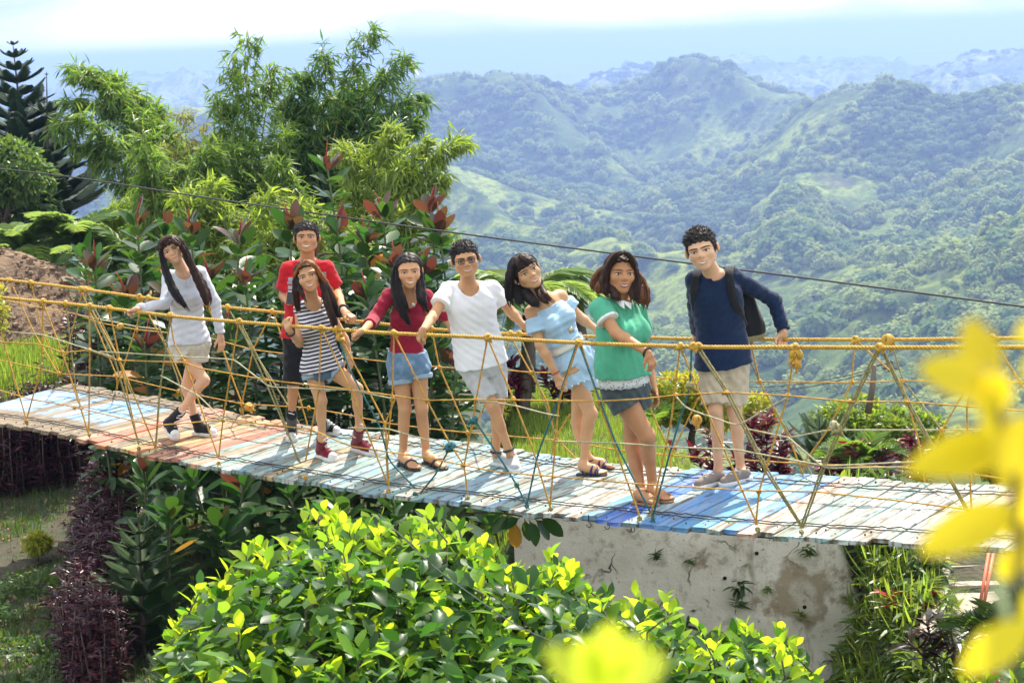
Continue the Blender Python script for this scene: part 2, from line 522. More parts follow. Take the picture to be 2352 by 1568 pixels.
KN = {m.name: [knot_mesh(1.0, i, m) for i in range(3)] for m in (M_rope, M_thin, M_olive, M_green, M_pale)}
def knot(p, r, m=M_rope):
    Mx = Matrix.Translation(Vector(p)) @ Matrix.Rotation(random.uniform(0, 6.3), 4, 'Z') @ Matrix.Scale(r, 4)
    put('knot', random.choice(KN[m.name]), bridge, Mx)
def rope(name, pts, far, r, m, tw=True, off=0.0):
    P = np.array([on_side(*p, far, off) for p in pts])
    n = max(10, int(np.sum(np.linalg.norm(np.diff(P, axis=0), axis=1)) / 0.03))
    # straight runs between knots with slightly rounded corners
    Q = []
    for i in range(len(P) - 1):
        m_ = max(2, int(n * np.linalg.norm(P[i + 1] - P[i]) / np.sum(np.linalg.norm(np.diff(P, axis=0), axis=1))))
        for t in np.linspace(0, 1, m_, endpoint=False): Q.append(P[i] * (1 - t) + P[i + 1] * t)
    Q.append(P[-1]); Q = np.array(Q)
    for _ in range(2): Q[1:-1] = 0.25 * Q[:-2] + 0.5 * Q[1:-1] + 0.25 * Q[2:]
    if tw: twisted(Q, r, r * 6.5, 4, 6).put(name, m, bridge)
    else: MB().add(*tube(Q, r, 6)).put(name, m, bridge)
T1, T2 = 0.0068, 0.0052
near_net = [
 ([(99,693),(96,838),(60,966)], M_thin), ([(99,695),(143,809),(205,999)], M_thin), ([(-50,640),(0,757),(62,968)], M_thin), ([(152,700),(174,896),(205,1000)], M_olive),
 ([(205,704),(206,803),(204,999)], M_thin), ([(209,708),(275,827),(357,1028)], M_thin), ([(209,708),(262,820),(319,1021)], M_olive), ([(251,711),(275,827),(319,1021)], M_thin),
 ([(392,726),(366,904),(357,1026)], M_olive), ([(390,726),(400,790),(424,829),(502,1052)], M_thin), ([(392,726),(369,884),(358,1026)], M_thin),
 ([(548,739),(512,964),(502,1052)], M_thin), ([(548,739),(611,880),(690,1062)], M_olive), ([(552,740),(618,872),(686,1060)], M_olive), ([(737,754),(733,891),(702,1058)], M_thin),
 ([(739,756),(804,892),(890,1110)], M_thin), ([(774,758),(885,972),(893,1112)], M_thin), ([(770,758),(804,851),(872,976),(893,1056),(953,1120)], M_green),
 ([(905,766),(901,915),(887,1052),(893,1117)], M_thin), ([(905,766),(981,919),(1034,1020),(1066,1068),(1074,1135)], M_thin),
 ([(1120,776),(1094,915),(1086,964),(1066,1068)], M_thin), ([(1120,776),(1179,915),(1223,1028),(1265,1168)], M_thin), ([(1034,1026),(1000,1090),(965,1132)], M_green),
 ([(1090,964),(1146,1048),(1187,1113),(1210,1160)], M_green), ([(1328,788),(1284,920),(1263,1166)], M_thin), ([(1325,788),(1280,924),(1236,1040),(1210,1160)], M_green),
 ([(1334,788),(1376,924),(1469,1185)], M_thin), ([(1330,788),(1414,1017),(1501,1190)], M_green), ([(1562,795),(1541,971),(1494,1186)], M_thin), ([(1562,795),(1621,937),(1740,1205)], M_thin),
 ([(1589,797),(1585,886),(1539,1038),(1499,1188)], M_green), ([(1598,797),(1667,900),(1759,1083),(1841,1210)], M_olive), ([(1606,797),(1676,905),(1766,1083),(1846,1212)], M_olive),
 ([(1825,800),(1809,909),(1743,1129),(1736,1205)], M_thin), ([(2016,798),(1925,987),(1887,1076),(1838,1212)], M_olive), ([(2022,798),(1931,990),(1893,1076),(1844,1212)], M_olive),
 ([(2022,798),(2082,923),(2227,1185)], M_olive), ([(2026,798),(2088,923),(2233,1187)], M_olive), ([(2262,798),(2300,943),(2380,1190)], M_thin), ([(2262,798),(2220,930),(2232,1186)], M_thin)]
for P, m in near_net:
    rope('net_rope', P, 0, T1 if m in (M_olive, M_green) else T1 * 0.92, m, True, random.uniform(-.012, .012))
far_net = [
 ([(22,642),(80,767),(136,862)], M_thin), ([(71,648),(92,740),(139,862)], M_thin), ([(185,664),(269,865),(269,894)], M_thin), ([(190,666),(139,862)], M_thin), ([(198,666),(262,800),(300,902)], M_olive),
 ([(319,681),(400,830),(440,926)], M_thin), ([(322,684),(318,735),(267,893)], M_thin), ([(341,684),(410,875),(420,922)], M_olive), ([(523,706),(581,803),(687,972)], M_olive), ([(625,717),(581,803),(556,925),(553,950)], M_thin), ([(628,717),(660,815),(706,975)], M_thin),
 ([(479,702),(534,869),(556,927),(558,952)], M_thin), ([(991,755),(1009,843),(1074,992),(1076,1014)], M_thin), ([(990,756),(930,860),(885,972),(880,994)], M_thin), ([(1169,766),(1219,855),(1258,924),(1275,1004),(1322,1052)], M_thin), ([(1193,767),(1225,850),(1280,1010)], M_olive), ([(1175,767),(1110,940),(1078,994)], M_thin),
 ([(1310,950),(1275,1004),(1268,1044)], M_thin), ([(1475,775),(1493,937),(1541,1044),(1541,1074)], M_thin), ([(1605,912),(1541,1044)], M_thin), ([(1722,779),(1745,877),(1813,1005),(1846,1094)], M_thin), ([(1700,778),(1745,877),(1870,1100)], M_olive), ([(1700,778),(1620,905),(1605,915)], M_thin),
 ([(1963,781),(1957,878),(1901,987),(1846,1064),(1844,1092)], M_thin), ([(1966,781),(2070,874),(2110,1011),(2124,1106)], M_thin), ([(2046,781),(2074,874),(2163,987),(2239,1088),(2239,1112)], M_olive), ([(2279,778),(2223,886),(2163,987),(2124,1078)], M_thin), ([(2279,778),(2344,878),(2420,1000)], M_thin)]
for P, m in far_net:
    rope('net_rope', P, 1, T1 * 0.92, m, True, random.uniform(-.01, .01))
lines = [
 (0, [(-60,783),(0,785),(92,790),(143,809),(205,804),(271,827),(424,832),(459,845),(611,872),(804,894),(981,919),(1094,917),(1179,918),(1284,920),(1376,921),(1473,916),(1552,907),(1667,901),(1809,908),(1953,922),(2082,922),(2352,943),(2440,948)], M_thin),
 (0, [(-60,880),(0,896),(66,915),(172,935),(355,977),(512,964),(713,985),(804,1024),(989,1052),(1066,1068),(1146,1084),(1267,1093),(1456,1110),(1579,1118),(1745,1127),(1869,1128),(2054,1148),(2227,1170),(2440,1186)], M_thin),
 (1, [(-60,670),(55,699),(176,721),(227,741),(315,757),(369,762),(486,777),(581,803),(655,812),(804,821),(893,831),(1009,843),(1170,850),(1219,855),(1351,855),(1511,868),(1600,870),(1745,876),(1957,878),(2070,874),(2223,877),(2440,879)], M_thin),
 (1, [(-60,815),(0,827),(88,845),(136,858),(267,864),(410,898),(556,927),(709,936),(804,953),(885,971),(985,984),(1074,993),(1275,1010),(1431,1034),(1541,1045),(1621,1051),(1846,1064),(2082,1074),(2163,1078),(2316,1100),(2440,1108)], M_thin),
 (0, [(230,807),(424,819),(537,825),(618,888),(733,893),(804,895),(901,915)], M_pale), (0, [(0,760),(96,768),(206,803),(262,820)], M_pale),
 (0, [(369,862),(457,909),(512,964),(611,985)], M_pale), (0, [(800,982),(889,984),(989,1012),(1066,1040)], M_pale), (0, [(1094,918),(1179,930),(1254,950),(1284,955)], M_pale),
 (0, [(1275,1013),(1414,1017),(1541,1026),(1690,1032),(1895,1070),(2100,1060)], M_pale), (0, [(1552,909),(1575,937),(1694,978),(1763,937),(1809,912)], M_pale),
 (1, [(1695,980),(1813,1005),(1901,987),(2163,987),(2352,985)], M_pale), (1, [(176,722),(315,750),(369,756)], M_pale), (0, [(1809,1003),(1893,1075),(2080,1072)], M_pale)]
for far, P, m in lines:
    rope('cross_rope', P, far, T2, m, m is M_thin, -0.016 if not far else 0.014)
for px in (99,152,207,251,391,549,738,773,905,1120,1330,1562,1592,1604,1825,2020,2262):
    knot(on_side(px, np.interp(px, *np.array(NRAIL).T), 0), 0.024, M_rope)
for px in (22,71,186,198,320,341,478,523,626,991,1172,1193,1475,1700,1722,1964,2046,2279):
    knot(on_side(px, np.interp(px, *np.array(FRAIL).T), 1), 0.024, M_rope)
for (x, y, m) in ((96,838,M_olive),(143,809,M_thin),(206,804,M_thin),(275,827,M_thin),(424,831,M_thin),(611,873,M_thin),(733,892,M_thin),(804,893,M_thin),(901,915,M_thin),(981,919,M_thin),(1094,917,M_thin),(1179,916,M_thin),(1284,920,M_thin),(1376,922,M_thin),(1552,907,M_thin),(1667,901,M_thin),(1809,908,M_thin),(1953,922,M_thin),(2082,922,M_thin),(1066,1068,M_thin),(1743,1128,M_thin),(1187,1113,M_green),(512,964,M_thin),(60,966,M_thin),(172,935,M_thin)):
    knot(on_side(x, y, 0), 0.015, m)
for (x, y) in ((136,858),(267,864),(410,898),(556,927),(709,936),(885,971),(1074,993),(1275,1008),(1541,1045),(1846,1064),(2163,987),(2074,875),(1957,878),(1745,876),(1219,855),(1009,843),(581,803),(315,757)):
    knot(on_side(x, y, 1), 0.015, M_thin)
for (x, y, r_, f_, m) in ((1828,815,.036,0,M_rope),(1830,835,.03,0,M_thin),(1035,1025,.034,0,M_green),(1088,964,.026,0,M_green),(276,749,.026,1,M_thin),(572,935,.035,1,M_thin),(1585,886,.026,0,M_olive),(1925,985,.028,0,M_olive),(1915,976,.024,0,M_pale),(2040,782,.04,1,M_rope),(1600,965,.034,1,M_thin),(782,775,.03,0,M_thin)):
    knot(on_side(x, y, f_), r_, m)
for px in (62,205,319,357,502,688,702,892,953,1074,1210,1265,1469,1499,1740,1841,2230):
    knot(on_side(px, np.interp(px, NEAR_PX[:,0], NEAR_PX[:,1]) - 10, 0, 0.01), 0.014, random.choice([M_thin, M_olive]) if px not in (953,1210,1499) else M_green)
HAZE_D = 0.00031
# ================================================================== land: near ground, valley hills, haze
from mathutils import noise as mnoise
def sstep(a, b, x):
    t = np.clip((np.asarray(x, float) - a) / (b - a), 0, 1)
    return t * t * (3 - 2 * t)
def vnoise(X, Y, s, seed=0.0):
    X = np.asarray(X, float); Y = np.broadcast_to(np.asarray(Y, float), X.shape)
    return np.array([mnoise.noise((x * s + seed, y * s - seed * 1.7, seed)) for x, y in zip(X.ravel(), Y.ravel())]).reshape(X.shape)
def gz_base(x, y):
    x = np.asarray(x, float); y = np.asarray(y, float)
    front = np.interp(y, [-4, 2, 6, 9, 12, 60], [1.4, 1.3, -.4, -1.6, -2.0, -2.0])
    z = front + 0 * x
    # bank at the left beyond the path
    bank = np.interp(y, [21.5, 22.6, 23.2, 24, 27, 31], [-2.0, -1.75, -.88, -.75, -.35, -.1])
    z = z + (np.maximum(bank, z) - z) * sstep(-4.15, -4.75, x)
    # terrace held by the concrete wall, with a grassy slope right of it
    ter = np.where(y < 15.06, -9.0, -.80)
    tx = sstep(-.55, .0, x)
    slope = np.interp(y, [9, 12, 13, 14, 15.2, 60], [-2.0, -1.85, -1.45, -1.22, -.88, -.80])
    z = np.where(x > 2.46, np.maximum(z, np.where(y > 9.5, z + (slope - z) * sstep(2.46, 2.7, x), z)), z)
    z = np.where((y >= 15.06) & (x <= 2.7), np.maximum(z, -2 + 1.2 * tx), z)
    # all of it ends at the valley edge
    edge = np.where(x > -.5, 21.8 - 5.2 * sstep(1.1, 1.7, x), 31.0)
    z = z - np.clip(y - edge, 0, None) * np.where(x > -.5, .95 - .62 * sstep(1.2, 1.9, x), .55)
    return z
gx = np.concatenate([np.arange(-16, -8, .5), np.arange(-8, 6, .14), np.arange(6, 14.1, .5)]); gy = np.concatenate([np.arange(-4, 9, .5), np.arange(9, 15.05, .18), [15.05, 15.07], np.arange(15.2, 26, .18), np.arange(26, 44.5, .6)])
GX, GY = np.meshgrid(gx, gy, indexing='ij')
GN_ = vnoise(GX, GY, .9, 3.1) * .05 + vnoise(GX, GY, 3.3, 9.0) * .025
GZ = gz_base(GX, GY) + GN_
def grid_faces(n, m):
    i = np.arange(n - 1)[:, None] * m; j = np.arange(m - 1)[None, :]
    return np.stack([i + j, i + m + j, i + m + j + 1, i + j + 1], -1).reshape(-1, 4)
M_ground = mat('dark_earth_and_moss', (0.075, 0.060, 0.036), .95, noise=[(1.6, (0.040, 0.065, 0.020), .42, .62), (7, (0.11, 0.085, 0.055), .55, .75), (30, (.03, .034, .016), .5, .8)], bump=(18, .7, .05))
o = put('ground', npmesh('ground', np.stack([GX, GY, GZ], -1).reshape(-1, 3), grid_faces(*GX.shape), True, [M_ground])); o['kind'] = 'structure'
def gz(x, y):
    i = np.clip(np.searchsorted(gx, x) - 1, 0, len(gx) - 2); j = np.clip(np.searchsorted(gy, y) - 1, 0, len(gy) - 2)
    fx = np.clip((x - gx[i]) / (gx[i + 1] - gx[i]), 0, 1); fy = np.clip((y - gy[j]) / (gy[j + 1] - gy[j]), 0, 1)
    return (GZ[i, j] * (1 - fx) + GZ[i + 1, j] * fx) * (1 - fy) + (GZ[i, j + 1] * (1 - fx) + GZ[i + 1, j + 1] * fx) * fy
def on_ground(px, py, d0=10.0, d1=45.0):
    """first point where the sight line at a pixel meets the near ground"""
    r = ray(px, py)
    for d in np.arange(d0, d1, .05):
        p = CP + r * d
        if p[2] <= gz(p[0], p[1]): return p
    return CP + r * d1
# trodden path on the lower ground
pp = smoothpath(np.array([(-6.3, 17.4, 0), (-5.35, 19.2, 0), (-4.75, 20.9, 0), (-4.2, 22.6, 0), (-3.6, 24.6, 0)]), 40)
T_, N_, B_ = frames(pp)
hw = .42 + .08 * np.sin(np.arange(40) * .9)
rows = []
for k in np.linspace(-1, 1, 9):
    q = pp + np.cross(T_, (0, 0, 1.0)) * (k * hw)[:, None]
    rows.append([(a, b, gz(a, b) + .012 + .02 * (1 - k * k)) for a, b, _ in q])
M_path = mat('trodden_earth', (0.062, 0.047, 0.028), .95, noise=[(3, (0.034, 0.036, 0.016), .4, .65), (16, (0.06, 0.075, 0.03), .55, .7)], bump=(30, .6, .03))
o = put('path', npmesh('path', np.array(rows).reshape(-1, 3), grid_faces(9, 40), True, [M_path])); o['kind'] = 'structure'

# ---------------------------------------------------------------- hills, laid out crest by crest (crest seen at px -> height at its distance)
CREST = [
 (300,  [(-400,1500),(700,1400),(1300,1250),(1700,1120),(2000,1080),(2352,1040),(2800,1000)]),
 (620,  [(-400,1300),(700,1250),(1100,1120),(1400,1040),(1600,1000),(1780,960),(1900,905),(2050,850),(2200,800),(2352,770),(2800,700)]),
 (850,  [(-400,900),(600,860),(1000,800),(1200,800),(1400,790),(1600,800),(1800,760),(1900,715),(2000,660),(2130,615),(2240,590),(2352,545),(2800,420)]),
 (1200, [(-400,640),(400,620),(900,560),(1100,560),(1240,575),(1400,560),(1500,600),(1700,560),(1790,450),(1840,425),(1950,500),(2100,470),(2200,420),(2352,360),(2800,260)]),
 (1650, [(-400,460),(400,420),(800,380),(1000,360),(1200,420),(1450,470),(1650,420),(1780,330),(1850,262),(1920,222),(2030,207),(2090,222),(2150,262),(2200,296),(2260,287),(2352,266),(2800,200)]),
 (2200, [(-400,330),(300,300),(700,260),(900,215),(985,194),(1080,196),(1190,206),(1260,203),(1345,226),(1420,206),(1500,186),(1560,152),(1595,138),(1645,141),(1700,166),(1790,206),(1850,232),(2000,262),(2150,290),(2352,300),(2800,300)]),
 (3500, [(-400,300),(300,260),(800,235),(1250,232),(1320,212),(1395,170),(1480,151),(1545,158),(1650,190),(1900,215),(2020,212),(2090,186),(2150,160),(2225,128),(2290,124),(2352,118),(2800,90)]),
 (5600, [(-400,215),(100,210),(240,190),(305,176),(345,170),(390,178),(440,170),(490,166),(560,180),(800,215),(960,210),(1020,172),(1060,178),(1110,205),(1500,190),(1690,143),(1760,150),(1830,145),(1930,139),(2060,150),(2200,158),(2352,160),(2800,150)]),
 (10500,[(-400,210),(0,196),(500,176),(900,160),(1180,152),(1500,146),(1900,128),(2352,112),(2800,90)]),
 (24000,[(-400,186),(0,168),(300,146),(600,126),(870,97),(960,92),(1080,98),(1180,106),(1330,112),(1500,104),(1800,84),(2100,66),(2352,48),(2800,26)]),
]
PXN = 560
pxs = np.linspace(-330, 2700, PXN)
hz_y = np.array([proj(CP + np.array((ray(p, 100)[0], 1, 0)) * 1e6)[1] for p in pxs])
def crest_z(d, pts):
    a = np.array(pts, float)
    y = np.interp(pxs, a[:, 0], a[:, 1])
    kk = np.ones(5) / 5; y = np.convolve(np.pad(y, 2, mode='edge'), kk, mode='valid')
    return np.minimum(np.array([(CP + ray(p, q) * d)[2] for p, q in zip(pxs, y)]), 42.0)
ds = [40.0] + [c[0] for c in CREST] + [60000.0]
zs = [np.full(PXN, -14.0)] + [crest_z(*c) for c in CREST] + [np.full(PXN, -700.0)]
rows_d, rows_z, rows_t = [], [], []
for i in range(len(ds) - 1):
    nrow = [18, 34, 46, 62, 62, 58, 30, 22, 14, 12, 6][i]
    for t in np.linspace(0, 1, nrow, endpoint=False):
        d = ds[i] * (ds[i + 1] / ds[i]) ** t
        a, b = zs[i], zs[i + 1]
        # drop behind the nearer crest, then the long face of the farther one
        lo = np.minimum(a, b) - (.045 if i else .10) * (ds[i + 1] - ds[i])
        z = np.where(t < .28, a + (lo - a) * sstep(0, .28, t), lo + (b - lo) * (1 - (1 - (t - .28) / .72) ** 1.35 if t > .28 else 0))
        rows_d.append(d); rows_z.append(z); rows_t.append(math.sin(math.pi * t) ** 1.0 * (1 if 0 < i < 8 else .3))
rows_d = np.array(rows_d); HZ = np.array(rows_z)
xr = np.array([ray(p, 400)[0] for p in pxs])
HXw = rows_d[:, None] * xr[None, :]; HYw = np.repeat(rows_d[:, None], PXN, 1)
N1 = np.zeros_like(HZ)
for r in range(len(rows_d)):
    d = rows_d[r]
    if d > 9000: continue
    for c in range(PXN):
        x, y = HXw[r, c], HYw[r, c]
        # spurs running down towards the viewer
        wx = x + .45 * y
        v = mnoise.ridged_multi_fractal((wx / 420, y / 900, 4.7), 1.0, 2.1, 5, 1.0, 2.0) - 1.05
        N1[r, c] = v * (.030 if d < 700 else .044) + mnoise.noise((x / 90, y / 90, 2.2)) * .004
HZ = HZ + N1 * np.minimum(HYw, 2600) * np.array(rows_t)[:, None]
M_hill = bpy.data.materials.new('hill_vegetation'); M_hill.use_nodes = True
def hill_nodes():
    n, l = M_hill.node_tree.nodes, M_hill.node_tree.links
    b = n['Principled BSDF']; b.inputs['Roughness'].default_value = .95; b.inputs['Specular IOR Level'].default_value = .1
    g = n.new('ShaderNodeNewGeometry')
    def no(s, det=6, rough=.6):
        t = n.new('ShaderNodeTexNoise'); t.inputs['Scale'].default_value = s; t.inputs['Detail'].default_value = det; t.inputs['Roughness'].default_value = rough
        l.new(g.outputs['Position'], t.inputs['Vector']); return t.outputs['Fac']
    def ramp(x, a, c):
        r = n.new('ShaderNodeMapRange'); l.new(x, r.inputs[0]); r.inputs[1].default_value = a; r.inputs[2].default_value = c; return r.outputs[0]
    def mix(f, a, c):
        x = n.new('ShaderNodeMix'); x.data_type = 'RGBA'; l.new(f, x.inputs[0])
        for s_, v in ((6, a), (7, c)):
            if isinstance(v, tuple): x.inputs[s_].default_value = (*v, 1)
            else: l.new(v, x.inputs[s_])
        return x.outputs[2]
    c = mix(ramp(no(.006), .44, .56), (.10, .17, .033), (.34, .41, .065))
    c = mix(ramp(no(.035, 5, .7), .46, .60), c, (.045, .08, .022))
    c = mix(ramp(no(.004, 4), .66, .70), c, (.30, .21, .13))
    c = mix(ramp(no(.2, 4), .45, .7), c, (.10, .13, .04))
    l.new(c, b.inputs['Base Color'])
    bp = n.new('ShaderNodeBump'); bp.inputs['Strength'].default_value = .9; bp.inputs['Distance'].default_value = 6
    l.new(no(.09, 8, .75), bp.inputs['Height']); l.new(bp.outputs[0], b.inputs['Normal'])
hill_nodes()
o = put('hills', npmesh('hills', np.stack([HXw, HYw, HZ], -1).reshape(-1, 3), grid_faces(len(rows_d), PXN)[:, ::-1], True, [M_hill])); o['kind'] = 'structure'

# trees of the far slopes: small crowns scattered over the faces that look this way
def crown_mesh(seed, m, n=64, spread=1.0, flat=.8):
    g = np.random.default_rng(seed)
    mb = MB()
    for i in range(n):
        d = g.normal(size=3); d /= np.linalg.norm(d); d[2] = abs(d[2]) * flat + .05 * g.normal()
        p = d * g.uniform(.55, 1.0) * spread + np.array((0, 0, .25))
        u = unit(np.cross(d + g.normal(size=3) * .6, (0, 0, 1.0) + g.normal(size=3) * .3)); v = unit(np.cross(d, u))
        s = g.uniform(.09, .20)
        q = p + s * np.array([u, v + d * .3, -u, -v - d * .3])
        mb.add(q, np.array([[0, 1, 2], [0, 2, 3]]))
    mb.add(*tube(np.array([(0, 0, -.8), (0, 0, .5)]), [.09, .04], 5))
    return mb.mesh('tree_crown', [m], False)
M_far = [mat('far_foliage_dark', (.05, .10, .024), .8, trans=.3, tcol=(.10, .17, .025)), mat('far_foliage_mid', (.10, .17, .034), .8, trans=.35, tcol=(.24, .36, .05)), mat('far_foliage_light', (.22, .28, .07), .8, trans=.35, tcol=(.42, .5, .08))]
far_src = []
for i in range(5):
    ob = bpy.data.objects.new('far_tree_shape', crown_mesh(40 + i, M_far[[0, 1, 1, 2, 2][i]], 230, 1.0, .6 + .15 * i)); far_src.append(ob)
g_ = np.random.default_rng(12)
pts, scl, kind = [], [], []
nr = len(rows_d)
for (ra, rb, cnt, size) in ((18, 52, 2600, 4.6), (52, 98, 13000, 5.0), (98, 160, 22000, 5.2), (160, 222, 22000, 5.6), (222, 280, 19000, 6.6), (280, 338, 14000, 8.5)):
    r = g_.uniform(ra, min(rb, nr - 2), cnt); c = g_.uniform(60, PXN - 60, cnt)
    ri, ci = r.astype(int), c.astype(int); fr, fc = (r - ri)[:, None], (c - ci)[:, None]
    G = np.stack([HXw, HYw, HZ], -1)
    p = (G[ri, ci] * (1 - fr) + G[ri + 1, ci] * fr) * (1 - fc) + (G[ri, ci + 1] * (1 - fr) + G[ri + 1, ci + 1] * fr) * fc
    m = np.array([mnoise.noise((q[0] / 95, q[1] / 95, 7.7)) + .5 * mnoise.noise((q[0] / 30, q[1] / 30, 1.7)) for q in p])
    m = m - 7.0 * N1[ri, ci]                       # the spurs' backs stay grassy
    keep = m > -.04 + g_.normal(0, .20, cnt)
    p = p[keep]; mm = m[keep]
    pts.append(p); s = size * .58 * g_.lognormal(0, .38, len(p)); scl.append(s); kind.append(np.clip(((mm < .1) * 2 + g_.integers(0, 3, len(p)) + (g_.uniform(size=len(p)) < .08) * 2), 0, 4))
pts, scl, kind = np.concatenate(pts), np.concatenate(scl), np.concatenate(kind)
def instanced(name, P, S, K, src, label, cat, rot=None):
    """one object whose points carry copies of the given shapes (geometry nodes)"""
    me = bpy.data.meshes.new(name); me.vertices.add(len(P)); me.vertices.foreach_set('co', np.asarray(P, np.float32).ravel())
    for nm, tp, v in (('sz', 'FLOAT', S), ('rz', 'FLOAT', rot if rot is not None else np.random.default_rng(5).uniform(0, 6.28, len(P))), ('kd', 'INT', K)):
        a = me.attributes.new(nm, tp, 'POINT'); a.data.foreach_set('value', np.asarray(v, np.int32 if tp == 'INT' else np.float32))
    ob = put(name, me); tag(ob, label, cat, None, 'stuff')
    ng = bpy.data.node_groups.new(name, 'GeometryNodeTree')
    ng.interface.new_socket('Geometry', in_out='INPUT', socket_type='NodeSocketGeometry'); ng.interface.new_socket('Geometry', in_out='OUTPUT', socket_type='NodeSocketGeometry')
    n, l = ng.nodes, ng.links
    gi, go = n.new('NodeGroupInput'), n.new('NodeGroupOutput')
    jn = n.new('GeometryNodeJoinGeometry')
    def attr(nm, tp):
        a = n.new('GeometryNodeInputNamedAttribute'); a.data_type = tp; a.inputs['Name'].default_value = nm; return a.outputs[0]
    sz, rz, kd = attr('sz', 'FLOAT'), attr('rz', 'FLOAT'), attr('kd', 'INT')
    cb = n.new('ShaderNodeCombineXYZ'); l.new(rz, cb.inputs[2])
    for k, s_ in enumerate(src):
        oi = n.new('GeometryNodeObjectInfo'); oi.inputs['Object'].default_value = s_
        cm = n.new('FunctionNodeCompare'); cm.data_type = 'INT'; cm.operation = 'EQUAL'; l.new(kd, cm.inputs[2]); cm.inputs[3].default_value = k
        ip = n.new('GeometryNodeInstanceOnPoints')
        mp = n.new('GeometryNodeMeshToPoints') if False else None
        l.new(gi.outputs[0], ip.inputs['Points']); l.new(cm.outputs[0], ip.inputs['Selection']); l.new(oi.outputs['Geometry'], ip.inputs['Instance'])
        l.new(cb.outputs[0], ip.inputs['Rotation']); l.new(sz, ip.inputs['Scale']); l.new(ip.outputs[0], jn.inputs[0])
    l.new(jn.outputs[0], go.inputs[0])
    md = ob.modifiers.new('scatter', 'NODES'); md.node_group = ng
    return ob
instanced('hill_forest', pts, scl, kind, far_src, 'hazy green forest cover on the hills across the valley', 'forest')

# the air over the valley
HB = dict(x0=-26000, x1=26000, y0=-60, y1=61000, z0=float(HZ.min()) - 2, z1=52.0)
c_ = ((HB['x0'] + HB['x1']) / 2, (HB['y0'] + HB['y1']) / 2, (HB['z0'] + HB['z1']) / 2); h_ = ((HB['x1'] - HB['x0']) / 2, (HB['y1'] - HB['y0']) / 2, (HB['z1'] - HB['z0']) / 2)
M_haze = bpy.data.materials.new('haze'); M_haze.use_nodes = True
_n, _l = M_haze.node_tree.nodes, M_haze.node_tree.links
_n.remove(_n['Principled BSDF'])
_v = _n.new('ShaderNodeVolumePrincipled'); _v.inputs['Color'].default_value = (.33, .455, .85, 1); _v.inputs['Density'].default_value = HAZE_D; _v.inputs['Anisotropy'].default_value = .35
_l.new(_v.outputs[0], _n['Material Output'].inputs['Volume'])
V, F = box(c_, h_)
o = put('haze', npmesh('haze', V, F, False, [M_haze])); tag(o, 'pale blue haze filling the valley air', 'haze', None, 'stuff')
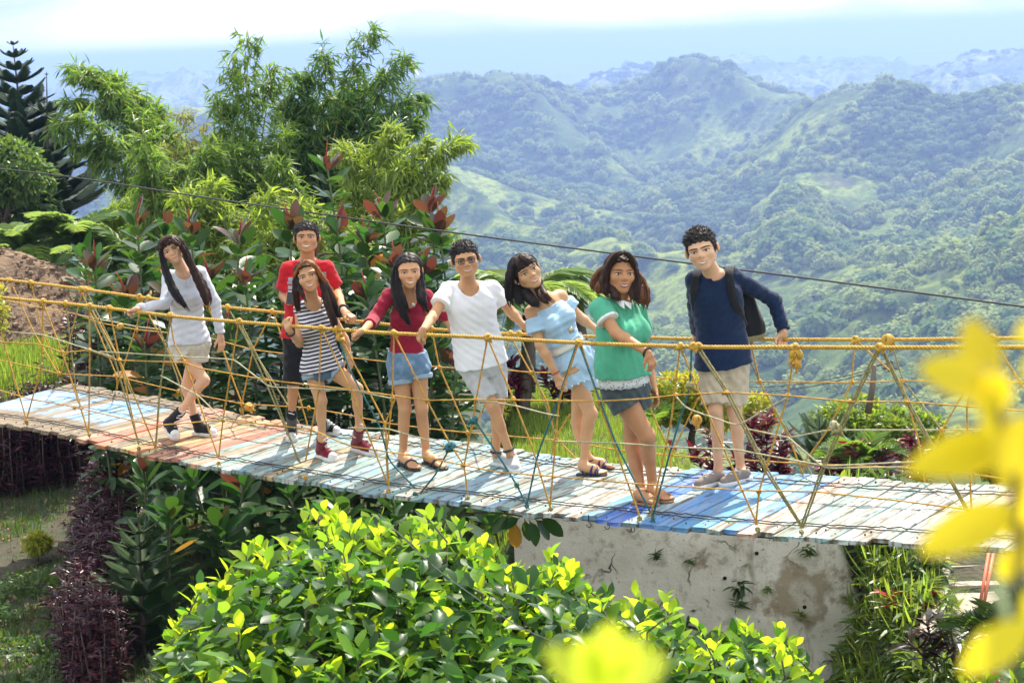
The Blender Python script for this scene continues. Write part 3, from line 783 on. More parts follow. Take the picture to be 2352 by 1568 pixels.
# ================================================================== figures: implicit surfaces meshed with surface nets
class Field:
    def __init__(s, lo, hi, h):
        s.ax = [np.arange(lo[i], hi[i] + h, h) for i in range(3)]
        s.lo = np.array([a[0] for a in s.ax]); s.h = h
        s.V = np.full([len(a) for a in s.ax], 1.0, np.float32)
    def sl(s, lo, hi):
        r = []
        for i in range(3):
            a = int(np.floor((lo[i] - s.lo[i]) / s.h)); b = int(np.ceil((hi[i] - s.lo[i]) / s.h)) + 1
            a = max(a, 0); b = min(b, len(s.ax[i]))
            if b <= a: return None
            r.append(slice(a, b))
        return tuple(r)
    def grid(s, sl):
        return (s.ax[0][sl[0]][:, None, None], s.ax[1][sl[1]][None, :, None], s.ax[2][sl[2]][None, None, :])
    def add(s, prim, infl=0.0, k=0.02):
        m = k + infl + 2 * s.h
        lo, hi = prim.bounds()
        sl = s.sl(lo - m, hi + m)
        if sl is None: return s
        d = (prim(*s.grid(sl)) - infl).astype(np.float32)
        A = s.V[sl]
        if k > 0:
            q = np.maximum(k - np.abs(A - d), 0) / k
            s.V[sl] = np.minimum(A, d) - q * q * k * 0.25
        else: s.V[sl] = np.minimum(A, d)
        return s
    def sub(s, prim, infl=0.0, k=0.01):
        lo, hi = prim.bounds(); m = k + infl + 2 * s.h
        sl = s.sl(lo - m, hi + m)
        if sl is None: return s
        d = -(prim(*s.grid(sl)) - infl).astype(np.float32)
        A = s.V[sl]
        q = np.maximum(k - np.abs(A - d), 0) / k
        s.V[sl] = np.maximum(A, d) + q * q * k * 0.25
        return s
    def cut(s, p, n, lo=None, hi=None):
        """removes what lies beyond the plane (p, n), inside an optional box"""
        n = np.asarray(n, float); n = n / np.linalg.norm(n)
        sl = s.sl(s.lo if lo is None else lo, np.array([a[-1] for a in s.ax]) if hi is None else hi)
        if sl is None: return s
        X, Y, Z = s.grid(sl)
        s.V[sl] = np.maximum(s.V[sl], ((X - p[0]) * n[0] + (Y - p[1]) * n[1] + (Z - p[2]) * n[2]).astype(np.float32))
        return s
    def folds(s, amp, wl, seed, dirs=None, n=6):
        g = np.random.default_rng(seed)
        X, Y, Z = s.grid(tuple(slice(None) for _ in range(3)))
        wob = 0.035 * np.sin(X * 17 + 1 + seed) + 0.03 * np.sin(Z * 13 + 2 + seed) + 0.03 * np.sin(Y * 15 + seed)
        acc = 0
        for i in range(n):
            d = g.normal(size=3) if dirs is None else np.asarray(dirs[i % len(dirs)]) + g.normal(size=3) * 0.28
            d = d / np.linalg.norm(d) * 2 * math.pi / (wl * g.uniform(0.6, 1.6))
            acc = acc + np.sin(X * d[0] + Y * d[1] + Z * d[2] + g.uniform(0, 6.3) + wob * 40)
        s.V += (amp / math.sqrt(n) * acc).astype(np.float32)
        return s
    def mesh(s):
        V = s.V
        S = V < 0
        c = [S[i:S.shape[0] - 1 + i, j:S.shape[1] - 1 + j, k:S.shape[2] - 1 + k] for i in (0, 1) for j in (0, 1) for k in (0, 1)]
        al = c[0] & c[1]; an = c[0] | c[1]
        for q in c[2:]: al = al & q; an = an | q
        act = an & ~al
        idx = np.argwhere(act)
        if len(idx) == 0: return np.zeros((0, 3)), np.zeros((0, 4), int)
        I, J, K = idx.T
        cor = [(i, j, k) for i in (0, 1) for j in (0, 1) for k in (0, 1)]
        val = np.stack([V[I + a, J + b, K + c_] for a, b, c_ in cor], 1)
        acc = np.zeros((len(idx), 3)); cnt = np.zeros(len(idx))
        for a in range(8):
            for b in range(a + 1, 8):
                da = np.array(cor[a]); db = np.array(cor[b])
                if np.sum(np.abs(da - db)) != 1: continue
                va, vb = val[:, a], val[:, b]
                m = (va < 0) != (vb < 0)
                t = np.where(m, va / np.where(m, va - vb, 1), 0)
                acc += m[:, None] * (da[None] + t[:, None] * (db - da)[None]); cnt += m
        P = (idx + acc / cnt[:, None]) * s.h + s.lo
        vid = np.full(act.shape, -1, np.int64); vid[I, J, K] = np.arange(len(idx))
        F = []
        for ax in range(3):
            sh = list(V.shape)
            a0 = [slice(1, -1)] * 3; a1 = [slice(1, -1)] * 3
            a0[ax] = slice(0, -1); a1[ax] = slice(1, None)
            A = S[tuple(a0)]; B = S[tuple(a1)]
            e = np.argwhere(A != B)
            if len(e) == 0: continue
            base = e + 1; base[:, ax] -= 1
            u, w_ = (ax + 1) % 3, (ax + 2) % 3
            q = []
            for du, dw in ((-1, -1), (0, -1), (0, 0), (-1, 0)):
                c_ = base.copy(); c_[:, u] += du; c_[:, w_] += dw
                q.append(vid[c_[:, 0], c_[:, 1], c_[:, 2]])
            q = np.stack(q, 1)
            flip = B[tuple(e.T)]
            q[flip] = q[flip][:, ::-1]
            F.append(q)
        F = np.concatenate(F)
        F = F[(F >= 0).all(1)]
        return P, F
class Cone:
    def __init__(s, a, b, ra, rb, sq=None, q=1.0):
        s.a, s.b, s.ra, s.rb, s.sq, s.q = np.asarray(a, float), np.asarray(b, float), ra, rb, sq, q
    def bounds(s):
        r = max(s.ra, s.rb)
        return np.minimum(s.a, s.b) - r, np.maximum(s.a, s.b) + r
    def __call__(s, X, Y, Z):
        a, d = s.a, s.b - s.a
        L2 = max(float(d @ d), 1e-12)
        x, y, z = X - a[0], Y - a[1], Z - a[2]
        t = np.clip((x * d[0] + y * d[1] + z * d[2]) / L2, 0, 1)
        x, y, z = x - t * d[0], y - t * d[1], z - t * d[2]
        if s.sq is not None:
            e = (x * s.sq[0] + y * s.sq[1] + z * s.sq[2]) * (1 / s.q - 1)
            x, y, z = x + e * s.sq[0], y + e * s.sq[1], z + e * s.sq[2]
        D = np.sqrt(x * x + y * y + z * z) - (s.ra + (s.rb - s.ra) * t)
        return D * (0.5 + 0.5 * s.q)
class Ell:
    def __init__(s, c, r, M=None):
        s.c, s.r, s.M = np.asarray(c, float), np.asarray(r, float), (np.eye(3) if M is None else np.asarray(M, float))
    def bounds(s):
        e = np.abs(s.M) @ s.r
        return s.c - e, s.c + e
    def __call__(s, X, Y, Z):
        x, y, z = X - s.c[0], Y - s.c[1], Z - s.c[2]
        M, r = s.M, s.r
        u = x * M[0, 0] + y * M[1, 0] + z * M[2, 0]; v = x * M[0, 1] + y * M[1, 1] + z * M[2, 1]; w_ = x * M[0, 2] + y * M[1, 2] + z * M[2, 2]
        k0 = np.sqrt((u / r[0]) ** 2 + (v / r[1]) ** 2 + (w_ / r[2]) ** 2)
        k1 = np.sqrt((u / r[0] ** 2) ** 2 + (v / r[1] ** 2) ** 2 + (w_ / r[2] ** 2) ** 2)
        return k0 * (k0 - 1) / np.maximum(k1, 1e-6)
class Loft:
    """elliptic sections along an axis: secs = [(t metres, lateral offset, depth offset, half width, half depth)]"""
    def __init__(s, p0, axis, lat, secs, n=2.25):
        s.p0 = np.asarray(p0, float); s.a = unit(axis)
        s.u = unit(np.asarray(lat, float) - s.a * np.dot(lat, s.a)); s.v = np.cross(s.a, s.u)   # v points backwards for upright, facing the camera
        s.S = np.array(sorted(secs), float); s.n = n
    def bounds(s):
        P = []
        for t, ou, ov, w_, d in s.S:
            for i in (-1, 1):
                for j in (-1, 1): P.append(s.p0 + s.a * t + s.u * (ou + i * w_) + s.v * (ov + j * d))
        P = np.array(P); return P.min(0), P.max(0)
    def __call__(s, X, Y, Z):
        x, y, z = X - s.p0[0], Y - s.p0[1], Z - s.p0[2]
        t = x * s.a[0] + y * s.a[1] + z * s.a[2]
        S = s.S
        f = lambda j: np.interp(t, S[:, 0], S[:, j])
        # smooth the piecewise-linear profile
        e = 0.02
        g = lambda j: (np.interp(t - e, S[:, 0], S[:, j]) + np.interp(t + e, S[:, 0], S[:, j]) + f(j)) / 3
        u = x * s.u[0] + y * s.u[1] + z * s.u[2] - g(1); v = x * s.v[0] + y * s.v[1] + z * s.v[2] - g(2)
        hh = np.sqrt(u * u + v * v) + 1e-6
        r = ((np.abs(u) / g(3)) ** s.n + (np.abs(v) / g(4)) ** s.n) ** (1 / s.n) + 1e-6
        d = hh * (1 - 1 / r)
        return np.maximum(d, np.maximum(S[0, 0] - t, t - S[-1, 0]))
class Fn:
    def __init__(s, f, lo, hi): s.f, s.lo, s.hi = f, np.asarray(lo, float), np.asarray(hi, float)
    def bounds(s): return s.lo, s.hi
    def __call__(s, X, Y, Z): return s.f(X, Y, Z)
def mesh_prims(prims, h, k=0.012, infl=0.0, pre=None):
    lo = np.min([p.bounds()[0] for p in prims], 0) - 0.03 - infl; hi = np.max([p.bounds()[1] for p in prims], 0) + 0.03 + infl
    F = Field(lo, hi, h)
    for p in prims: F.add(p, infl, k)
    if pre: pre(F)
    return F.mesh()

# ------------------------------------------------------------------ skin, hair and cloth materials
def skin(name, c):
    dk = tuple(x * f for x, f in zip(c, (0.80, 0.72, 0.70)))
    m = mat(name, c, 0.5, noise=[(9, dk, 0.45, 0.8), (70, tuple(x * .9 for x in c), .5, .8)], bump=(160, 0.06, 0.004), spec=0.4)
    b = m.node_tree.nodes['Principled BSDF']
    b.inputs['Subsurface Weight'].default_value = 0.12
    b.inputs['Subsurface Radius'].default_value = (0.012, 0.004, 0.002)
    b.inputs['Subsurface Scale'].default_value = 0.6
    return m
def hairmat(name, c, c2):
    return mat(name, c, 0.5, noise=[((60, 60, 5), c2, 0.42, 0.7)], bump=((260, 260, 14), 0.4, 0.003), spec=0.28, trans=0.18, tcol=tuple(min(1, x * 3) for x in c2))
def cloth(name, c, c2=None, weave=420, f=0.84):
    return mat(name, c, 0.85, noise=[(18, c2 or tuple(x * f for x in c), 0.45, 0.75)], bump=((26, 26, 16), 0.55, 0.012), spec=0.2, sheen=0.15)
M_eye = mat('eye_white', (0.72, 0.70, 0.66), 0.25)
M_iris = mat('dark_iris', (0.02, 0.012, 0.008), 0.12)
M_teeth = mat('teeth', (0.86, 0.82, 0.75), 0.35)
M_mouth = mat('inner_mouth', (0.10, 0.02, 0.02), 0.6)
M_white_rubber = mat('white_rubber', (0.72, 0.72, 0.69), 0.55, noise=(30, (0.55, 0.53, 0.48), 0.5, 0.8))
M_lace = mat('white_lace', (0.78, 0.77, 0.74), 0.8)
M_blackleather = mat('black_leather', (0.025, 0.022, 0.022), 0.45)

# ------------------------------------------------------------------ head
HX = 1.19          # breadth of the head
def head_prims(M, c, s, sex, ears=True):
    """M columns: viewer right, back, up; c centre; s scale (1 = 0.235 m chin to crown)"""
    M = np.asarray(M, float)
    W = lambda x, y, z: c + M @ (np.array((x * HX, y, z)) * s)
    f = sex == 'f'
    jw = 0.042 if f else 0.047
    P = [(Ell(W(0, .018, .036), np.array((.0735 * HX, .093, .080)) * s, M), .0), (Ell(W(0, -.022, -.018), np.array((.060 * HX, .068, .086)) * s, M), .03)]
    for q in (-1, 1):
        P += [(Cone(W(q * jw, .0, -.052), W(q * .013, -.056, -.088), .022 * s, .020 * s), .03),
              (Ell(W(q * .040, -.056, -.022), np.array((.023, .020, .022)) * s, M), .025),
              (Cone(W(q * .012, -.078, .024), W(q * .046, -.062, .024), .011 * s, .010 * s), .018)]
    P += [(Ell(W(0, -.063, -.092), np.array((.022, .017, .017)) * s, M), .02)]
    P += [(Cone(W(0, -.076, .010), W(0, -.0955, -.022), .0075 * s, .0125 * s), .020)]
    for q in (-1, 1): P += [(Ell(W(q * .0125, -.089, -.029), np.array((.0085, .010, .0075)) * s, M), .008)]
    P += [(Ell(W(0, -.078, -.060), np.array((.030, .014, .019)) * s, M), .016)]
    if ears:
        for q in (-1, 1):
            a = R(18) * q
            E = M @ np.array(((math.cos(a), -math.sin(a), 0), (math.sin(a), math.cos(a), 0), (0, 0, 1)))
            P += [(Ell(W(q * (.077 if f else .081), .016, -.004), np.array((.0095, .020, .032)) * s, E), .008)]
    S = [(Ell(W(q * .031, -.093, .003), np.array((.018, .0125, .0105)) * s, M), .016) for q in (-1, 1)]
    S += [(Cone(W(-.018, -.097, -.064), W(.018, -.097, -.064), .006 * s, .006 * s), .006)]
    return P, S
def head_value(P, S, p):
    X, Y, Z = (np.array(p[i]).reshape(1, 1, 1) for i in range(3))
    v = None
    for pr, k in P:
        d = float(pr(X, Y, Z).ravel()[0])
        if v is None or k == 0: v = d if v is None else min(v, d)
        else:
            q = max(k - abs(v - d), 0) / k; v = min(v, d) - q * q * k * .25
    for pr, k in S:
        d = -float(pr(X, Y, Z).ravel()[0]); q = max(k - abs(v - d), 0) / k; v = max(v, d) + q * q * k * .25
    return v
def face_parts(parent, M, c, s, P, S, p):
    """eyes, brows, mouth set into the surface of the face"""
    M = np.asarray(M, float)
    W = lambda x, y, z: c + M @ (np.array((x * HX, y, z)) * s)
    def front(x, z, lift=0.0):
        a, b = -.15, 0.0
        for _ in range(22):
            m = (a + b) / 2
            if head_value(P, S, W(x, m, z)) < 0: b = m
            else: a = m
        return W(x, a - lift, z)
    hairc = p['hairmat']; sq = p.get('squint', 0.75)
    for q in (-1, 1):
        e = MB()
        n, m_ = 12, 8
        cx, cz = q * .031, .003
        ctr = front(cx, cz, -.0070)
        # almond eyeball patch
        V = []
        for i in range(m_ + 1):
            th = math.pi * i / m_
            for j in range(n):
                ph = 2 * math.pi * j / n
                V.append(ctr + M @ (np.array((.0175 * math.sin(th) * math.cos(ph), -.0125 * math.cos(th), .0088 * sq * math.sin(th) * math.sin(ph))) * s))
        F = [(i * n + j, i * n + (j + 1) % n, (i + 1) * n + (j + 1) % n, (i + 1) * n + j) for i in range(m_) for j in range(n)]
        e.add(np.array(V), np.array(F), 0)
        # iris
        ic = ctr + M @ (np.array((p.get('gaze', 0), -.0118, 0.0004)) * s)
        a = np.arange(12) * math.pi / 6
        V = [ic + M @ (np.array((.0080 * math.cos(x), .0016 * math.cos(x) ** 2, min(.0080, .0082 * sq + .001) * math.sin(x))) * s) for x in a] + [ic + M @ (np.array((0, -.0022, 0)) * s)]
        e.add(np.array(V), np.array([(j, (j + 1) % 12, 12) for j in range(12)]), 1)
        eo = e.put('eye', [M_eye, M_iris], parent)
        # lash line above the eye
        L = [front(cx + .0185 * x, cz + .0068 * sq * (1 - x * x) + .0012, .0012) for x in np.linspace(-1, 1, 9)]
        MB().add(*tube(smoothpath(L, 17), [.0014 * s + .0012 * s * math.sin(math.pi * i / 16) for i in range(17)], 6)).put('eyelash', M_iris, parent)
        B = [front(cx + q * .024 * x, .0215 + .0045 * (1 - (x - .12) ** 2) + p.get('brow', 0), .0006) for x in np.linspace(-1, 1, 9)]
        bw = p.get('browr', .0026 if p['sex'] == 'f' else .0036) * s
        MB().add(*tube(smoothpath(B, 17), [bw * (0.55 + .5 * math.sin(math.pi * (i / 16) ** .7)) for i in range(17)], 6)).put('eyebrow', p.get('browmat', hairc), parent)
    # smiling mouth
    mw, op = p.get('mouth', (.027, .010)); mw *= 1.02; op *= .92; lift = p.get('smile', .009)
    xs = np.linspace(-1, 1, 13)
    yb = lambda x: -.0625 + lift * (x * x) - .002
    up = [front(mw * x, yb(x) + op * .40 * (1 - x * x), .0016) for x in xs]
    lo = [front(mw * x, yb(x) - op * .62 * (1 - x * x), .0018) for x in xs]
    lr = p.get('lip', .0034)
    lips = MB()
    lips.add(*tube(smoothpath(up, 25), [lr * s * (0.35 + .55 * math.sin(math.pi * i / 24)) for i in range(25)], 6))
    lips.add(*tube(smoothpath(lo, 25), [lr * s * (0.35 + .75 * math.sin(math.pi * i / 24)) for i in range(25)], 6))
    lips.put('lips', p['lipmat'], parent)
    if op > .004:
        t = MB(); n = len(xs)
        A = np.array([u + M @ np.array((0, -.0010 * s, 0)) for u in up]); B = np.array([u + M @ np.array((0, -.0006 * s, 0)) for u in lo])
        C = A * .15 + B * .85 + (M @ np.array((0, -.0026 * s, 0)))
        V = np.vstack([A, C, B])
        F1 = np.array([(n + i, n + i + 1, i + 1, i) for i in range(n - 1)])
        F2 = np.array([(2 * n + i, 2 * n + i + 1, n + i + 1, n + i) for i in range(n - 1)])
        t.add(V, F1, 0); t.add(V, F2, 1)
        t.put('teeth', [M_teeth, M_mouth], parent)
    return front
# ================================================================== building one figure from joints read off the photograph
CROPS = {'c1': (400, 850, 1.568), 'c2': (1400, 850, 1.425), 'c3': (1950, 950, 1.36375), 'c4': (2600, 850, 1.2543)}
class Capped:
    def __init__(s, prim, planes): s.p, s.pl = prim, [(np.asarray(a, float), unit(b)) for a, b in planes]
    def bounds(s): return s.p.bounds()
    def __call__(s, X, Y, Z):
        d = s.p(X, Y, Z)
        for a, n in s.pl: d = np.maximum(d, (X - a[0]) * n[0] + (Y - a[1]) * n[1] + (Z - a[2]) * n[2])
        return d
lerp = lambda a, b, t: a + (b - a) * t
TORSO = {'f': [(-.10,.105,.085),(-.05,.162,.116),(.08,.152,.110),(.32,.116,.088),(.55,.130,.098),(.75,.142,.098),(.85,.112,.078),(.93,.070,.060),(1.0,.046,.050)],
         'm': [(-.10,.11,.09),(-.05,.152,.112),(.08,.148,.106),(.32,.138,.100),(.55,.156,.112),(.75,.164,.112),(.85,.130,.088),(.93,.082,.066),(1.0,.055,.058)]}
def hand_prims(w, d, n, side, mode='hang', L=0.175, thumb=1):
    """w wrist, d direction towards the fingers, n palm-facing direction, side = direction of the thumb"""
    d = unit(d); n = unit(n - d * np.dot(n, d)); t = np.cross(n, d)
    if np.dot(t, side) < 0: t = -t
    s = L / 0.175
    P = []
    kn = []
    offs = (0.027, 0.009, -0.009, -0.025); lens = (0.070, 0.078, 0.072, 0.056)
    bend = {'hang': (18, 28, 22), 'grip': (62, 78, 55), 'fist': (75, 85, 60), 'flat': (6, 10, 8), 'drape': (38, 35, 25)}[mode]
    for i, o in enumerate(offs):
        k = w + d * (0.086 - 0.003 * abs(i - 1)) * s + t * o * s
        P.append(Cone(w + d * .008 * s + t * o * .45 * s, k, .0145 * s, .0108 * s))
        kn.append(k)
        p, dd, nn = k, d.copy(), n.copy()
        ls = [lens[i] * s * f for f in (.45, .30, .25)]
        rs = [.0098 * s, .0088 * s, .0080 * s, .0068 * s]
        for j in range(3):
            a = R(bend[j] + (i * 3 if mode == 'hang' else 0))
            dd, nn = dd * math.cos(a) + nn * math.sin(a), nn * math.cos(a) - dd * math.sin(a)
            q = p + dd * ls[j]
            P.append(Cone(p, q, rs[j], rs[j + 1])); p = q
    b = w + d * .028 * s + t * .024 * s
    a1 = unit(d * .72 + t * .62 + n * .32)
    c = b + a1 * .042 * s
    P.append(Cone(w + d * .012 * s + t * .012 * s, b + a1 * .01 * s, .015 * s, .0135 * s)); P.append(Cone(b, c, .0135 * s, .0105 * s))
    a2 = unit(d * .86 + t * (.05 if mode in ('grip', 'fist') else .3) + n * (.75 if mode in ('grip', 'fist') else .25))
    P.append(Cone(c, c + a2 * .032 * s, .0105 * s, .0082 * s))
    return P
def ring_strip(parent, name, loft, t0, t1, infl, m, wav=0.0, nw=30, seg=72, flare=0.0, thick=0.004):
    """band of cloth round a loft between heights t0 > t1"""
    S = loft.S; rows = 4
    mb = MB(); a = np.arange(seg) * 2 * math.pi / seg
    V = []
    for layer in (0, 1):
        for r in range(rows):
            f = r / (rows - 1)
            tt = t0 + (t1 - t0) * f + (wav * .6 * np.sin(a * nw) * (f > .9) if wav else 0 * a)
            g = lambda j: np.interp(tt, S[:, 0], S[:, j])
            ex = infl + flare * f + wav * f * .5 * np.sin(a * nw + 1) - layer * thick
            c, s_ = np.cos(a), np.sin(a)
            rr = 1 / ((np.abs(c) ** loft.n + np.abs(s_) ** loft.n) ** (1 / loft.n))
            U = g(1) + (g(3) + ex) * c * rr; W_ = g(2) + (g(4) + ex) * s_ * rr
            V.append(loft.p0 + loft.a * tt[:, None] + loft.u * U[:, None] + loft.v * W_[:, None])
    V = np.concatenate(V)
    F = []
    for layer in (0, 1):
        for r in range(rows - 1):
            for j in range(seg):
                j2 = (j + 1) % seg; o = (layer * rows + r) * seg
                q = (o + j, o + seg + j, o + seg + j2, o + j2)
                F.append(q if layer else q[::-1])
    for r, fl in ((0, 0), (rows - 1, 1)):
        for j in range(seg):
            j2 = (j + 1) % seg
            q = (r * seg + j, r * seg + j2, (rows + r) * seg + j2, (rows + r) * seg + j)
            F.append(q)
    return MB().add(V, np.array(F)).put(name, m, parent)
def circle_band(parent, name, c, axis, r, tr, m, flat=1.0, n=20):
    axis = unit(axis); u = unit(np.cross(axis, (0.3, 0.9, 0.2))); v = np.cross(axis, u)
    a = np.linspace(0, 2 * math.pi, n + 1)
    return MB().add(*tube(np.array([c + r * (math.cos(x) * u + math.sin(x) * v) for x in a]), tr, 6, False)).put(name, m, parent)

def sole_mesh(H, T, up, L, wd, z0, z1, inset=0.0):
    """shoe-sole outline from heel H to toe T, extruded between z0 and z1"""
    f = unit(T - H); s = np.cross(up, f); s = unit(s)
    prof = [(-.01,.0),(.0,.55),(.06,.80),(.2,.78),(.42,.74),(.62,.95),(.76,1.0),(.88,.84),(.96,.50),(1.0,.0)]
    xs = np.array([p[0] for p in prof]); ws = np.array([p[1] for p in prof])
    o = [(x * L, w_ * wd / 2 - inset * (w_ > 0)) for x, w_ in zip(xs, ws)] + [(x * L, -w_ * wd / 2 + inset) for x, w_ in zip(xs[-2:0:-1], ws[-2:0:-1])]
    o = smoothpath(np.array([(a, b, 0) for a, b in o + [o[0]]]), 41)[:-1]
    n = len(o)
    lv = lambda z, k=1.0: np.array([H + f * a + s * b * k + up * z for a, b, _ in o])
    V = np.vstack([lv(z0, .96), lv(z0 + .004), lv(z1 - .003), lv(z1, .97)])
    j = np.arange(n); j2 = (j + 1) % n
    F = [np.concatenate([np.stack([r * n + j, r * n + j2, (r + 1) * n + j2, (r + 1) * n + j], -1) for r in range(3)]), np.array([list(range(n))[::-1], [3 * n + q for q in range(n)]])]
    return V, F

def build_person(S):
    x0, y0, sc = CROPS[S['crop']]
    C = lambda p: ((x0 + p[0] / sc) / 1.7415, (y0 + p[1] / sc) / 1.7415)
    sex = S['sex']; b = S.get('bulk', 1.0)
    # feet on the planks
    feet = {}
    for q in 'LR':
        if 'toe' + q in S:
            T, H = on_deck(*C(S['toe' + q])), on_deck(*C(S['heel' + q]))
            feet[q] = (H, T)
    D = S.get('D') or float(np.mean([feet[q][0][1] for q in feet]))
    def pt(v):
        if len(v) == 3 and v[2] == 'N': return on_side(*C(v), 0)
        if len(v) == 3 and v[2] == 'F': return on_side(*C(v), 1)
        return at(*C(v), D + (v[2] if len(v) > 2 else 0))
    J = {k: pt(S[k]) for k in ('head','neck','sL','sR','eL','eR','wL','wR','hL','hR','kL','kR','aL','aR') if k in S}
    for q in 'LR':
        J['s' + q] = lerp(J['s' + q], J['neck'], S.get('shin', .09)) - np.array((0, 0, .018))
    pxm = D / FPX / sc / 1.7415                       # metres per crop pixel
    base = np.mean([feet[q][0] for q in feet], 0)
    root = thing('person', S['label'], 'person', base, 'people standing on the rope bridge')
    sk = S['skin']
    P, N = (J['hL'] + J['hR']) / 2, J['neck']
    ax = N - P; L = float(np.linalg.norm(ax))
    lat = unit(J['sR'] - J['sL'])
    hipl = unit(J['hR'] - J['hL'])
    tw = S.get('tw', 1.0); td = S.get('td', 1.0)
    secs = []
    au = unit(ax); uu = unit(lat - au * np.dot(lat, au)); vv = np.cross(au, uu)
    offs = {0.0: (0, 0), 1.0: (0, 0)}
    for k, t in (('waist', .32), ('chest', .72)):
        if k in S:
            w_ = pt(S[k]); dd = w_ - (P + ax * t); offs[t] = (np.dot(dd, uu), np.dot(dd, vv))
    ot = sorted(offs)
    for t, w_, d in TORSO[sex]:
        ou = np.interp(t, ot, [offs[q][0] for q in ot]); ov = np.interp(t, ot, [offs[q][1] for q in ot])
        hw = S.get('hipw', 1.0) if t < .2 else S.get('waistw', 1.0) if t < .5 else S.get('chestw', 1.0)
        secs.append((t * L, ou, ov + (0.012 if .5 < t < .9 else 0), w_ * b * tw * hw, d * b * td * (hw ** .6)))
    torso = Loft(P, ax, lat, secs)
    # ---------------- body prims
    prims = [(torso, 0.02)]
    ra = (.043, .036, .0245) if sex == 'm' else (.039, .032, .022)
    ab = S.get('armb', b)
    arm = {}
    for q in 'LR':
        s_, e_, w_ = J['s' + q], J['e' + q], J['w' + q]
        arm[q] = (s_, e_, w_)
        prims += [(Cone(s_, lerp(P, N, .95), .044 * ab, .042 * b), .04), (Cone(s_, e_, ra[0] * ab * 1.06, ra[1] * ab), .035), (Cone(e_, lerp(e_, w_, .3), ra[1] * ab, ra[1] * ab * 1.0), .02),
                  (Cone(lerp(e_, w_, .3), w_, ra[1] * ab, ra[2] * ab, None, 1), .02)]
    rl = (.083, .050, .046, .031) if sex == 'm' else (.084, .050, .045, .0295)
    lb = S.get('legb', b)
    legs = {}
    for q in 'LR':
        h_, k_, a_ = J['h' + q], J['k' + q], J['a' + q]
        legs[q] = (h_, k_, a_)
        fwd = -vv; sh = unit(a_ - k_)
        bk = unit(vv - sh * np.dot(vv, sh))
        if 'toe' + q in S:
            ff = unit(feet[q][1] - feet[q][0]); bk = unit(-ff - sh * np.dot(-ff, sh))
        prims += [(Cone(h_, k_, rl[0] * lb, rl[1] * lb), .010), (Cone(k_, lerp(k_, a_, .97), rl[2] * lb, rl[3] * (lb ** .5)), .02),
                  (Ell(k_ - bk * .010, (.043 * lb, .040 * lb, .05 * lb)), .02),
                  (Cone(lerp(k_, a_, .14) + bk * .014, lerp(k_, a_, .46) + bk * .012, .038 * lb, .036 * lb), .03), (Ell(lerp(h_, k_, .02) + vv * .03, (.08 * lb, .07 * lb, .09 * lb)), .012)]
    hd = S['headh'] * pxm / .235 * S.get('hs', .965)
    ya, pi_, ti = R(S.get('yaw', 0)), R(S.get('pitch', 0)), R(S.get('tilt', 0))
    Mh = np.array(Matrix.Rotation(ti, 3, 'Y') @ Matrix.Rotation(ya, 3, 'Z') @ Matrix.Rotation(pi_, 3, 'X'))
    HP, HS = head_prims(Mh, J['head'], hd, sex, S.get('ears', True))
    nb = J['head'] + Mh @ (np.array((0, .020, -.045)) * hd)
    nr = (.050 if sex == 'm' else .043) * S.get('neckb', 1)
    neckp = [(Cone(N - au * .02, nb, nr * 1.12, nr), .03)]
    if sex == 'f':
        br = S.get('bust', .055)
        for q in (-1, 1):
            prims.append((Ell(lerp(P, N, .64) + uu * (q * .066 * b + np.interp(.64, ot, [offs[z][0] for z in ot])) - vv * (.072 * b * td), np.array((br, br * .9, br)), np.stack([uu, vv, au], 1)), .04))
    # ---------------- feet
    upz = np.array((0, 0, 1.0))
    footp = []
    for q in feet:
        H, T = feet[q]; f = unit(T - H); Lf = float(np.linalg.norm(T - H)); sd = np.cross(upz, f)
        lift = S.get('lift' + q, 0.0)
        if lift:
            H = H + upz * lift; f = unit(T - H); sd = unit(np.cross(upz, f)); 
        up = np.cross(f, sd); up = up if up[2] > 0 else -up
        feet[q] = (H, T, f, sd, up, max(Lf, .20))
        a_ = J['a' + q]
        if S['shoe'] == 'sandal':
            Lf = max(Lf, .2); z = .016
            hl = H + f * .035 + up * (.034 + z)
            footp += [(Cone(a_, hl + up * .02, .031, .032), .02), (Cone(hl, H + f * .12 + up * (.032 + z), .030, .033, sd, 1.0), .02), (Cone(lerp(a_, hl, .4), H + f * Lf * .62 + up * (.024 + z), .028, .022), .03),
                      (Cone(H + f * Lf * .66 + sd * .022 + up * (.017 + z), H + f * Lf * .66 - sd * .024 + up * (.016 + z), .019, .017), .02)]
            inner = 1 if q == 'L' else -1
            if S.get('crossed'): inner = -inner
            for i, (o, l, r_) in enumerate(((.026, .99, .0135), (.008, .97, .0100), (-.008, .935, .0095), (-.022, .89, .009), (-.034, .83, .0085))):
                oo = sd * o * inner
                footp.append((Cone(H + f * Lf * .70 + oo * .9 + up * (.016 + z), H + f * Lf * l - f * .008 + oo + up * (.009 + z), r_ + .001, r_), .006))
        else:
            footp += [(Cone(a_, H + f * .05 + up * .05, .032, .030), .02)]
    # ---------------- mesh the body
    allp = prims + neckp + [(p, k) for p, k in HP] + footp
    lo = np.min([p.bounds()[0] for p, _ in allp], 0) - .03; hi = np.max([p.bounds()[1] for p, _ in allp], 0) + .03
    F = Field(lo, hi, 0.0056)
    for p, k in HP: F.add(p, 0, k)
    for p, k in HS: F.sub(p, 0, k)
    for p, k in neckp + prims + footp: F.add(p, 0, k)
    body = MB(); body.add(*F.mesh())
